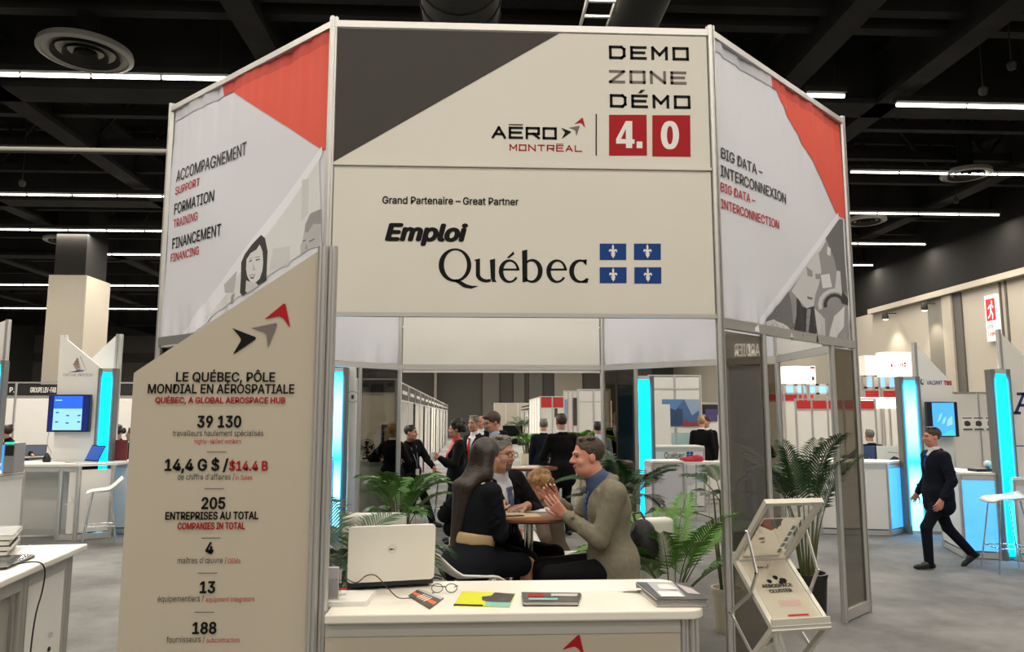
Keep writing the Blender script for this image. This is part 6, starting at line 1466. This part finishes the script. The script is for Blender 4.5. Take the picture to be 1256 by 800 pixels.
poster('pale blue poster strip on the tall white panel wall', 693, 490, 696, 515, 24.44, mat('pale_blue', (.25, .42, .62), .5))
poster('pink and white poster on the tall white panel wall', 697, 492, 702, 526, 24.44, mat('pinkish_white', (.72, .58, .58), .5))
poster('tall dark poster column on the tall white panel wall', 703, 488, 708, 522, 24.44, M_GREYP)
poster('dark machine picture under the red fascia', 680, 499, 689, 512, 26.93, M_GREYPIC)
hardwall('long low white wall closing the far end of the aisle', (aty(606, 500, 57).x, 57), (aty(650, 500, 57).x, 57), 2.75, 3, m=M_CONC)
t = thing('draped_table', 'black draped table at the far end of the aisle', 'table', (aty(630, 530, 48).x, 48, 0))
MB().box((aty(617, 525, 48).x, 47.6, 0), (aty(641, 525, 48).x, 48.6, 1.15)).build('drape', M_SUIT, t, bevel=.05); MB().box((aty(617, 525, 48).x - .05, 47.55, 1.15), (aty(641, 525, 48).x + .05, 48.65, 1.18)).build('table_top', M_BLACKPL, t)
t = thing('draped_table', 'black draped box by the right aisle row beside a distant palm', 'table', (aty(651, 540, 33).x, 33, 0))
MB().box((aty(645, 540, 33).x, 32.7, 0), (aty(656, 540, 33).x, 33.3, .98)).build('drape', M_SUIT, t, bevel=.04); MB().box((aty(645, 540, 33).x - .03, 32.66, .98), (aty(656, 540, 33).x + .03, 33.34, 1.0)).build('table_top', M_BLACKPL, t)
palm('small far palm beside the black draped table at the end of the aisle', aty(640, 530, 46).x, 46, M_POTB, .3, .6, 2.2, 10, 81, M_LEAFD, .6, .3, .06, nleaf=10)
a, b = aty(645, 444, 40), aty(661, 455.5, 40); t = thing('exit_sign', "cream emergency sign hanging far down the aisle under the white header", 'sign', ((a.x + b.x) / 2, 40, b.z))
MB().box((a.x, 39.95, b.z), (b.x, 40.05, a.z + .7)).build('sign_board', mat('exit_board', (.85, .82, .72), .5, emit=(1, .93, .75), estr=.25), t)
m = MB(); pl = Plane((a.x, 39.95, 0), (1, 0, 0)); W = b.x - a.x; Hh = a.z - b.z; text_on(m, pl, "d'urgence", W * .1, W * .9, b.z + Hh * .55, Hh * .3, M_RED, .02, off=.01); m.poly([pl.P(W * .1, b.z + Hh * .22, .01), pl.P(W * .9, b.z + Hh * .22, .01), pl.P(W * .9, b.z + Hh * .3, .01), pl.P(W * .1, b.z + Hh * .3, .01)], mat('brown_grey_print', (.28, .20, .17), .6)); m.build('symbol', None, t)
for dx in (a.x + .1, b.x - .1): MB().tube([(dx, 40, a.z + .7), (dx, 40, Z_C)], .02, 6).build('hanger', M_DUCT, t)

# --- left stand seen through the tower: pillar, counter, fan
pillar('cyan light pillar seen through the left opening of the tower', 400, 427, 451, 11.6, lum=14, white=True)
t, pl = blade('white blade seen through the tower left opening with a round emblem', [(427, 400), (437, 455), (437, 640), (427, 640)], 11.75, base=2)
m = MB(); c = pl.uv(432.5, 487)
for i in range(20):
    p, q = 2 * math.pi * i / 20, 2 * math.pi * (i + 1) / 20; m.poly([pl.P(c[0] + r_ * math.cos(w), c[1] + r_ * math.sin(w), .003) for r_, w in ((.085, p), (.085, q), (.092, q), (.092, p))], M_GREY2)
m.poly([pl.P(c[0] + x, c[1] + y, .003) for x, y in ((-.02, -.03), (.02, -.03), (.02, .03), (-.02, .03))], M_GREYP); m.build('emblem', None, t)
hardwall('white booth wall with dark fascia behind the tinted glass at left', (aty(392, 480, 15.2).x, 15.2), (aty(486, 480, 15.2).x, 15.2), 2.55, 2, mat('navy_fascia', (.012, .016, .035), .5), (), .30)
x0, x1 = aty(428, 563, 12.2).x, aty(474, 563, 12.2).x
counter_box('grey white counter with a fan behind the tinted glass at left', [(x0, 12.1), (x1, 12.1), (x1, 12.65), (x0, 12.65)], 1.1, .02)
p = aty(450, 549, 12.3); t = thing('desk_fan', 'black round desk fan on the counter behind the tinted glass', 'fan', (p.x, 12.3, 1.1)); cz = p.z
m = MB()
for r_ in (.13, .10, .07, .04): m.tube([Vector((p.x + r_ * math.cos(2 * math.pi * i / 24), 12.28, cz + r_ * math.sin(2 * math.pi * i / 24))) for i in range(25)], .006, 5)
for i in range(16): m.tube([Vector((p.x, 12.27, cz)), Vector((p.x + .13 * math.cos(i * .3927), 12.28, cz + .13 * math.sin(i * .3927)))], .003, 4)
m.build('cage', M_BLACKPL, t)
m = MB()
for i in range(4):
    a = i * 1.5708; m.add([Vector((p.x + r_ * math.cos(a + da), 12.31 + dy, cz + r_ * math.sin(a + da))) for r_, da, dy in ((.02, 0, 0), (.11, -.35, -.01), (.115, .5, .015), (.02, .4, .01))], [(0, 1, 2, 3)])
bl_ = m.build('blades', M_BLACKPL, t); bl_.modifiers.new('thickness', 'SOLIDIFY').thickness = .003
MB().lathe([(.08, 1.1), (.08, 1.12), (.015, 1.13), (.015, cz - .02)], (p.x, 12.33, 0), 16).build('stand', M_BLACKPL, t, smooth=40)
for k, (u, m_, lab) in enumerate(((459, M_BLACKPL, 'small black gadget beside the desk fan'), (466, M_WOOD, 'small brown box beside the desk fan'))):
    p = aty(u, 556, 12.3); t = thing('gadget' if k == 0 else 'wooden_box', lab, 'box', (p.x, 12.3, 1.1)); MB().box((p.x - .06, 12.25, 1.1), (p.x + .05, 12.36, 1.18 + .08 * k)).build('casing', m_, t, bevel=.01); MB().box((p.x - .05, 12.24, 1.11), (p.x + .04, 12.25, 1.16)).build('front', M_BLACKPL, t)
a, b = aty(468, 521, 13.2), aty(483, 560, 13.2); t = thing('picture_frame', 'black framed board standing behind the blond person', 'frame', ((a.x + b.x) / 2, 13.2, 0))
m = MB(); w = .05
for lo, hi in (((a.x, b.z), (a.x + w, a.z)), ((b.x - w, b.z), (b.x, a.z)), ((a.x, a.z - w), (b.x, a.z)), ((a.x, b.z), (b.x, b.z + w))): m.box((lo[0], 13.18, lo[1]), (hi[0], 13.22, hi[1]))
m.build('frame', M_BLACKPL, t); MB().box((a.x + w, 13.19, b.z + w), (b.x - w, 13.2, a.z - w)).build('board', mat('tan_board', (.45, .36, .26), .6), t); MB().box((a.x, 13.18, 0), (a.x + .04, 13.22, b.z)).build('leg', M_BLACKPL, t); MB().box((b.x - .04, 13.18, 0), (b.x, 13.22, b.z)).build('leg', M_BLACKPL, t)

x0, x1 = aty(384, 600, 11.2).x, aty(402, 600, 11.2).x
t = counter_box('cyan lit counter end with a red edge left of the cyan pillar', [(x0, 11.0), (x1, 11.0), (x1, 11.5), (x0, 11.5)], aty(395, 560, 11).z, .02, mats=(M_PILGLOW,)); MB().box((x0 - .02, 10.97, aty(395, 560, 11).z), (x1 + .02, 11.3, aty(395, 557, 11).z)).build('red_edge', M_RED, t)

# --- right stand seen through the tower
pillar('cyan light pillar seen through the right opening of the tower', 777, 802, 461, 13.0, lum=14)
x0, x1 = aty(757, 500, 13.6).x, aty(779, 500, 13.6).x
t = thing('dark_kiosk', 'tall dark kiosk panel with pale print behind the tinted glass', 'kiosk', ((x0 + x1) / 2, 13.6, 0)); zt = aty(760, 455, 13.6).z
MB().box((x0, 13.6, .0), (x1, 13.75, zt)).build('panel', mat('charcoal_panel', (.07, .07, .085), .5), t, bevel=.01); pl = Plane((x0, 13.6, 0), (1, 0, 0)); m = MB()
for k in range(3): m.poly([pl.P(a, zt - .12 - k * .1 + b, .004) for a, b in ((.04, 0), (.22 - .03 * k, 0), (.22 - .03 * k, .04), (.04, .04))], M_GREY2)
m.poly([pl.P(a, b, .003) for a, b in ((.02, zt - .45), (.30, zt - .45), (.30, zt - 1.2), (.02, zt - 1.2))], mat('night_print', (.02, .03, .06), .5)); m.build('print', None, t)
q = aty(742, 560, 13.2).x - .20
person('person in a light blue shirt seen from behind, half behind the tinted glass', q + .08, 13.2, 78, 1.70, dict(lod='mid', hairm=M_HDARK, top='shirt', topm=M_SHIRTL, girth=1.25, skin=M_SKIND, lean=6))
q = aty(757, 560, 15.6).x
person('fair-haired man in a dark suit facing us behind the tinted glass', q, 15.6, 262, 1.86, dict(lod='mid', hairm=M_HBLOND, topm=M_SUIT, shirtm=M_SHIRTW, skin=M_SKINR, tie=M_SUIT))
x0, x1 = aty(738, 553, 13.7).x, aty(757, 553, 13.7).x
counter_box('low dark counter before the light blue shirt', [(x0, 12.3), (x1, 12.3), (x1, 12.75), (x0, 12.75)], 1.05, .03, mats=(M_BEAM,))
# Quebec counter
x0, x1 = aty(802, 600, 14.2).x, aty(864.5, 600, 14.2).x; zq = aty(830, 547.5, 14.1).z
t = counter_box('white counter printed with a name and blue flags behind the lilac cabinet', [(x0, 14.2), (x1, 14.2), (x1, 14.8), (x0, 14.8)], zq, .03)
pl = Plane((x0, 14.18, 0), (1, 0, 0)); m = MB(); text_px(m, pl, 'Qu\u00e9bec', 815, 840, 562.5, 562.5, 7.5, M_BLACK, .0)
for du in (0, 4.5):
    for dv_ in (0, 3.6): poly_px(m, pl, [(842 + du, 554.5 + dv_), (845.6 + du, 554.5 + dv_), (845.6 + du, 557.2 + dv_), (842 + du, 557.2 + dv_)], M_BLUE)
poly_px(m, pl, [(838, 571), (862, 571), (862, 590), (838, 596)], mat('pale_mauve', (.66, .58, .60), .5)); poly_px(m, pl, [(852, 588), (858, 580), (862, 577), (862, 592)], mat('pale_blue', (.25, .42, .62), .5), .0035); m.build('lettering', None, t)
x0, x1 = aty(801, 600, 11.6).x, aty(839, 600, 11.6).x
counter_box('lilac white cabinet counter right of the cyan pillar in the tower opening', [(x0, 11.6), (x1, 11.6), (x1, 12.1), (x0, 12.1)], aty(820, 566, 11.5).z, .02, mats=(mat('lilac_white_panel', (.66, .66, .72), .5),))
x0, x1 = aty(834, 595, 13).x, aty(876, 595, 13).x
t = thing('bar_table', 'white bar table with a red cloth right of the lilac cabinet', 'table', ((x0 + x1) / 2, 13.1, 0)); MB().box((x0, 12.9, .96), (x1, 13.35, 1.0)).build('table_top', M_WPLAST, t)
for dx in (.1, (x1 - x0) * .45, x1 - x0 - .1): MB().tube([(x0 + dx, 13.0, 0), (x0 + dx + .04, 13.05, .96)], .014, 8).build('leg', M_ALUD, t)
p = aty(851, 592, 13.05); cl = Field(); cl.ell((p.x, 13.1, 1.03), (.20, .12, .06), None, .03).ell((p.x + .08, 13.05, 1.06), (.10, .08, .06), None, .03).ell((p.x - .14, 13.1, 1.02), (.10, .07, .035), None, .03)
ob = bpy.data.objects.new('red_cloth', cl.mesh('red_cloth', .014, [mat('red_cloth', (.50, .03, .05), .7)])); COL.objects.link(ob); tag(ob, 'crumpled red cloth on the white bar table', 'cloth')
hardwall('white booth wall holding a blue mountain picture', (aty(796, 480, 17).x, 17), (aty(859, 480, 17).x, 17), aty(830, 460, 17).z, 2, M_WHITE, (), .32)
def mount(m, pl, W, z, h):
    def q(pts, mt, o): m.poly([pl.P(W * a, z + h * b, o) for a, b in pts], mt)
    q([(0, 0), (.55, 0), (.55, .62), (.12, .78), (0, .82)], mat('navy_sky', (.03, .07, .17), .5), .002); q([(0, .80), (.35, .60), (.6, 1), (0, 1)], mat('sky_blue', (.10, .24, .50), .5), .003); q([(.6, 1), (.8, .4), (1, .6), (1, 1)], mat('pale_peak', (.30, .42, .58), .5), .004); q([(.5, 0), (.62, .3), (.72, .15), (1, .15), (1, 0)], mat('dark_red_peak', (.28, .05, .08), .5), .005)
poster('blue mountain picture on the white wall behind the flag-printed counter', 812, 490, 858, 523, 16.985, mat('mid_blue', (.07, .15, .33), .5), mount)
poster('pale teal board under the mountain picture', 824, 531, 858, 550, 16.985, mat('pale_teal', (.40, .60, .62), .5))
poster('narrow white board left of the mountain picture', 803, 496, 823, 552, 16.6, M_WHITE, None, True)
hardwall('black topped wall right of the mountain picture', (aty(859, 480, 18).x, 18), (aty(892, 480, 18).x, 18), aty(870, 494, 18).z, 1, M_FASC, (), .30)
poster('purple picture behind the seated couple', 865, 502, 880, 517, 17.97, mat('purple_print', (.09, .06, .22), .5))
for (u, f, lab, hm, st) in ((861, 60, 'blond person of the couple in black seen through the tower', M_HBLOND, 'short'), (871, 215, 'dark-haired person of the couple in black seen through the tower', M_HDARK, 'short')):
    q = aty(u, 540, 16.2).x; person(lab, q, 16.2 + (.2 if f > 100 else 0), f, 1.78, dict(lod='far', hairm=hm, hair=st, nape=-.11 if f < 100 else -.075, topm=M_SUIT, handL=None))
x0, x1 = aty(858, 575, 15.4).x, aty(892, 575, 15.4).x
t = counter_box('pale counter in front of the seated couple', [(x0, 15.4), (x1, 15.4), (x1, 15.8), (x0, 15.8)], .85, .02)
# silhouette behind the tinted glass
q = aty(925, 560, 13.2).x
person('standing person in dark clothes seen dimly through the tinted glass', q, 13.2, 236, 1.74, dict(lod='mid', hairm=M_HDARK, topm=M_SUIT, handL=(q + .05, 12.95, 1.22), handR=(q - .05, 12.95, 1.18)))
# --- right: booth with red fascias
hardwall('white booth wall with red fascia seen through the right glass', (aty(975, 480, 17.5).x, 17.5), (aty(1072, 480, 17.5).x, 17.5), aty(1010, 489, 17.5).z, 5, M_REDF, (), .26)
hardwall('farther white booth wall with red fascia left of the nearer one', (aty(938, 480, 20.5).x, 20.5), (aty(998, 480, 20.5).x, 20.5), aty(980, 482, 20.5).z, 3, M_REDF, (), .24)
def windows(label, u0, v0, u1, v1, Y, n):
    a, b = aty(u0, v0, Y), aty(u1, v1, Y); t = thing('window_strip', label, 'window', ((a.x + b.x) / 2, Y, b.z)); W = b.x - a.x
    for i in range(n):
        x0, x1 = a.x + W * i / n, a.x + W * (i + 1) / n; MB().box((x0 + .04, Y, b.z + .04), (x1 - .04, Y + .02, a.z - .04)).build('pane', glow('daylight_pane', (.22, .46, .82), .75), t)
        m = MB(); m.box((x0, Y - .02, b.z), (x0 + .05, Y + .04, a.z)); m.box((x1 - .05, Y - .02, b.z), (x1, Y + .04, a.z)); m.box((x0, Y - .02, b.z), (x1, Y + .04, b.z + .05)); m.box((x0, Y - .02, a.z - .05), (x1, Y + .04, a.z)); m.build('window_frame', M_ALUD, t)
    for x in (a.x, b.x): mq = MB(); post(mq, x, Y + .07, 0, b.z + .1, .05); mq.build('post', M_ALU, t)
windows('blue lit window strip above the red fascia seen through the right glass', 962, 471, 1016, 484, 21, 4)
windows('blue lit window strip between white lit boxes at right of the tower', 1060, 460, 1102, 477, 19, 3)
def lit_box(label, u0, v0, u1, v1, Y, s, round_=False, m=None):
    a, b = aty(u0, v0, Y), aty(u1, v1, Y); t = thing('lit_sign', label, 'lit sign', ((a.x + b.x) / 2, Y, b.z)); mm = m or glow('lit_white_%.1f' % s, (1, .93, .80), s); r_ = (b.x - a.x) / 2
    if round_: MB().lathe([(r_, b.z), (r_, a.z)], ((a.x + b.x) / 2, Y + r_, 0), 28).build('drum', mm, t, smooth=40)
    else: MB().box((a.x, Y, b.z), (b.x, Y + .3, a.z)).build('box', mm, t)
    for x in (a.x + .06, b.x - .06): mq = MB(); post(mq, x, Y + (.33 if not round_ else r_), 0, b.z + .05, .05); mq.build('post', M_ALU, t)
    return t, Plane((a.x, Y, 0), (1, 0, 0)), b.x - a.x, b.z, a.z - b.z
lit_box('round lit white drum hanging beyond the right glass', 963.5, 449, 993, 470, 20, 1.0, True)
t, pl, W, z, h = lit_box('narrow white poster box beside the lit drum beyond the right glass', 993, 449, 1001, 471, 19.8, .5); m = MB(); m.poly([pl.P(W * a, z + h * b, .004) for a, b in ((.3, .2), (.7, .2), (.7, .4), (.3, .4))], M_GREYP); m.poly([pl.P(W * a, z + h * b, .004) for a, b in ((.1, .85), (.9, .85), (.9, .95), (.1, .95))], M_RED); m.build('print', None, t)
lit_box('plain cream box sign left of the lit box with red letters', 1060.5, 436, 1082, 460, 18.5, .25)
t, pl, W, z, h = lit_box('bright lit white box sign with small red letters at right', 1082, 432, 1119, 462, 18.2, 1.0); m = MB()
for x0_, x1_, y0_, y1_ in ((.27, .33, .38, .52), (.40, .44, .42, .48), (.50, .53, .42, .48), (.60, .63, .42, .52), (.66, .70, .40, .56), (.73, .80, .50, .58), (.73, .80, .40, .46)):
    m.poly([pl.P(W * a, z + h * b, .006) for a, b in ((x0_, y0_), (x1_, y0_), (x1_, y1_), (x0_, y1_))], M_RED)
m.build('print', None, t)
hardwall('red fascia strip under the blue windows at right', (aty(1060, 480, 18.8).x, 18.8), (aty(1104, 480, 18.8).x, 18.8), aty(1080, 477, 18.8).z, 2, M_REDF, (), .24)
lit_box('bright white curved canopy under the red fascia at right', 1057, 487.5, 1103, 501, 17.6, 1.1)
p = aty(1070, 560, 14)
person('grey-haired person in black seated with back turned at the right counter', p.x, 14, 88, 1.72, dict(lod='mid', sit=1, hip=.72, lean=4, hairm=M_HGREY, topm=M_SUIT, girth=1.12, handL=(p.x - .35, 14.4, 1.0), handR=(p.x + .35, 14.4, 1.0), footL=(p.x - .15, 14.4, .1), footR=(p.x + .15, 14.4, .1)))
black_stool(p.x, 14, 0, .63, 'black stool under the grey-haired person at the right counter')
# counter with photos, pillar, sign with swirl
c1 = atz(1093, 658, 0); c2 = atz(1120, 653, 0)
counter_box('white counter left of the first right cyan pillar', [(c1.x - .95, c1.y + .25), (c1.x, c1.y), (c2.x, c2.y + .1), (c1.x - .5, c1.y + 1.1)], 1.1, .03, mats=(M_WHITE, M_PILGLOW, M_WHITE, M_WHITE))
poster('dark blue photo board with red shapes above the right counter', 1057, 547, 1074, 568, 12.6, mat('navy_sky', (.03, .07, .17), .5), lambda m, pl, W, z, h: (m.poly([pl.P(W * a, z + h * b, .003) for a, b in ((.3, 0), (.8, 0), (.75, .3), (.6, .15), (.5, .35), (.4, .1))], M_ORANGE)), True)
poster('white board with a small aircraft picture above the right counter', 1075, 547, 1105, 568, 12.6, M_WHITE, lambda m, pl, W, z, h: (m.poly([pl.P(W * a, z + h * b, .003) for a, b in ((.3, .08), (.55, .25), (.7, .4), (.9, .3), (.95, .08))], M_GREYP), m.poly([pl.P(W * a, z + h * b, .003) for a, b in ((.45, .62), (.95, .55), (.95, .57), (.45, .65))], M_GREYP)), True)
pillar('first cyan light pillar on the right, left of the swirl logo sign', 1102, 1128, 462, 11.35, lum=26, white=True)
t, pl = blade('white blade sign with a blue swirl logo and red letters, at right', [(1120, 422), (1124, 424), (1168, 470), (1173, 640), (1134, 640)], 11.6, [(1121.5, 420, .07)], base=2)
m = MB(); M_NAVYP = mat('navy_print', (.02, .04, .16), .5)
text_px(m, pl, 'VALIANT', 1136.5, 1156, 471.5, 472, 4.6, M_NAVYP, .02); text_px(m, pl, 'TBS', 1157.5, 1167.5, 472, 472.5, 4.8, M_RED, .05)
for r0, a0_, a1_ in ((3.8, 60, 240), (2.4, -80, 130)):
    A = arc(1131.5, 468, r0 * .75, r0 * 1.15, a0_, a1_, 8); Bq = arc(1131.9, 468, r0 * .45, r0 * .8, a0_, a1_, 8)
    for i in range(8): poly_px(m, pl, [A[i], A[i + 1], Bq[i + 1], Bq[i]], M_NAVYP)
m.build('logo', None, t)
def art_r(t, pl, W, z, h):
    m = MB(); m.poly([pl.P(W * a, z + h * b, .004) for a, b in ((.17, .03), (.88, .03), (.88, .97), (.17, .97))], glow('azure_screen', (.06, .32, .80), .9))
    for pts in (((.3, .4), (.42, .5), (.5, .7), (.4, .62)), ((.45, .35), (.55, .4), (.62, .6), (.5, .5)), ((.6, .3), (.8, .35), (.8, .6), (.65, .5))): m.poly([pl.P(W * a, z + h * b, .006) for a, b in pts], glow('pale_screen', (.22, .48, .85), .9))
    m.poly([pl.P(W * a, z + h * b, .006) for a, b in ((.45, .04), (.86, .04), (.8, .2), (.6, .15))], glow('teal_screen', (.05, .5, .5), .8)); m.build('screen', None, t)
screen('wall screen with a blue picture on the swirl logo sign', 1136, 493, 1177, 536, 11.45, art_r)
hardwall('white panel wall with small pictures between the right signs', (aty(1164, 480, 14).x, 14), (aty(1232, 480, 14).x, 14), aty(1200, 481, 14).z, 2)
poster('strip of small machine pictures on the white wall between the right signs', 1180, 512, 1223, 528, 13.985, M_WPRINT, lambda m, pl, W, z, h: [(m.poly([pl.P(W * (x + .13 + .10 * math.cos(k * .785) * (1 + .25 * math.sin(k * 3))), z + h * (.52 + .22 * math.sin(k * .785 )), .003) for k in range(8)], M_GREYP), m.poly([pl.P(W * a, z + h * b, .003) for a, b in ((x, .02), (x + .27, .02), (x + .27, .14), (x, .14))], mat('dark_green', (.03, .10, .06), .5)), m.poly([pl.P(W * a, z + h * b, .003) for a, b in ((x, .9), (x + .27, .9), (x + .27, .98), (x, .98))], M_GREYP)) for x in (0, .33, .68)])
# right counter
k0, k1, k2 = atz(1184, 685, 0), atz(1229, 687, 0), atz(1158, 671, 0)
counter_box('white counter with blue lit front behind the walking man', [(k2.x, k2.y), (k0.x, k0.y), (k1.x, k1.y), (k1.x + .1, k2.y + .3)], 1.08, .03, mats=(M_WHITE, M_PILGLOW, M_WHITE, M_WHITE))
t = thing('tray', 'dark tray with a bright round knob on the right counter', 'tray', (aty(1210, 570, 9.55).x, 9.55, 1.08)); MB().box((aty(1195, 570, 9.5).x, 9.45, 1.08), (aty(1222, 570, 9.5).x, 9.65, 1.12)).build('base', M_BLACKPL, t, bevel=.01); MB().ell((aty(1211, 566, 9.55).x, 9.55, 1.17), (.05, .05, .05), 14, 10).build('knob', M_WPLAST, t, smooth=180)
pillar('second cyan light pillar on the right, beside the big letter sign', 1215, 1239, 453, 9.25, lum=26)
t, pl = blade('white blade sign with a big navy letter at the right edge', [(1224, 405), (1256, 437), (1300, 480), (1300, 690), (1236, 690)], 9.4, [(1225, 404, .06)], base=2)
m = MB()
def lt(pts): poly_px(m, pl, pts, M_NAVYP)
# slab-serif capitals
lt([(1243.5, 507), (1248, 507), (1256, 486), (1254, 482)]); lt([(1254, 482), (1259, 482), (1269, 507), (1263, 507)]); lt([(1249, 499), (1263, 499), (1263, 495.5), (1250, 495.5)]); lt([(1240.5, 508.5), (1252, 508.5), (1252, 505), (1240.5, 505)]); lt([(1260, 508.5), (1272, 508.5), (1272, 505), (1260, 505)]); lt([(1247, 485), (1260, 485), (1260, 481.5), (1247, 481.5)])
lt([(1237, 546.5), (1256, 546.5), (1256, 547.8), (1237, 547.8)]); m.build('lettering', None, t)
x0, x1 = aty(1240, 640, 9.3).x, aty(1300, 640, 9.3).x
counter_box('lilac white counter under the big letter sign at the right edge', [(x0, 9.2), (x1, 9.2), (x1, 9.36), (x0, 9.36)], 1.03, .01, mats=(mat('lilac_white_panel', (.66, .66, .72), .5),))
shell_stool(6.18, 8.62, R(80), .84, 'white shell stool in front of the second right cyan pillar', .03)
# sign out to the right that the tinted glass mirrors
t = hardwall('brown fascia with lit letters standing to the right, mirrored in the tinted glass', (8.0, 8.3), (8.0, 6.0), 3.1, 1, mat('brown_fascia', (.09, .07, .05), .6), [('BOMBARDIER', .34, .64)], .55, tm=glow('lit_letters', (1, .95, .85), 1.2))
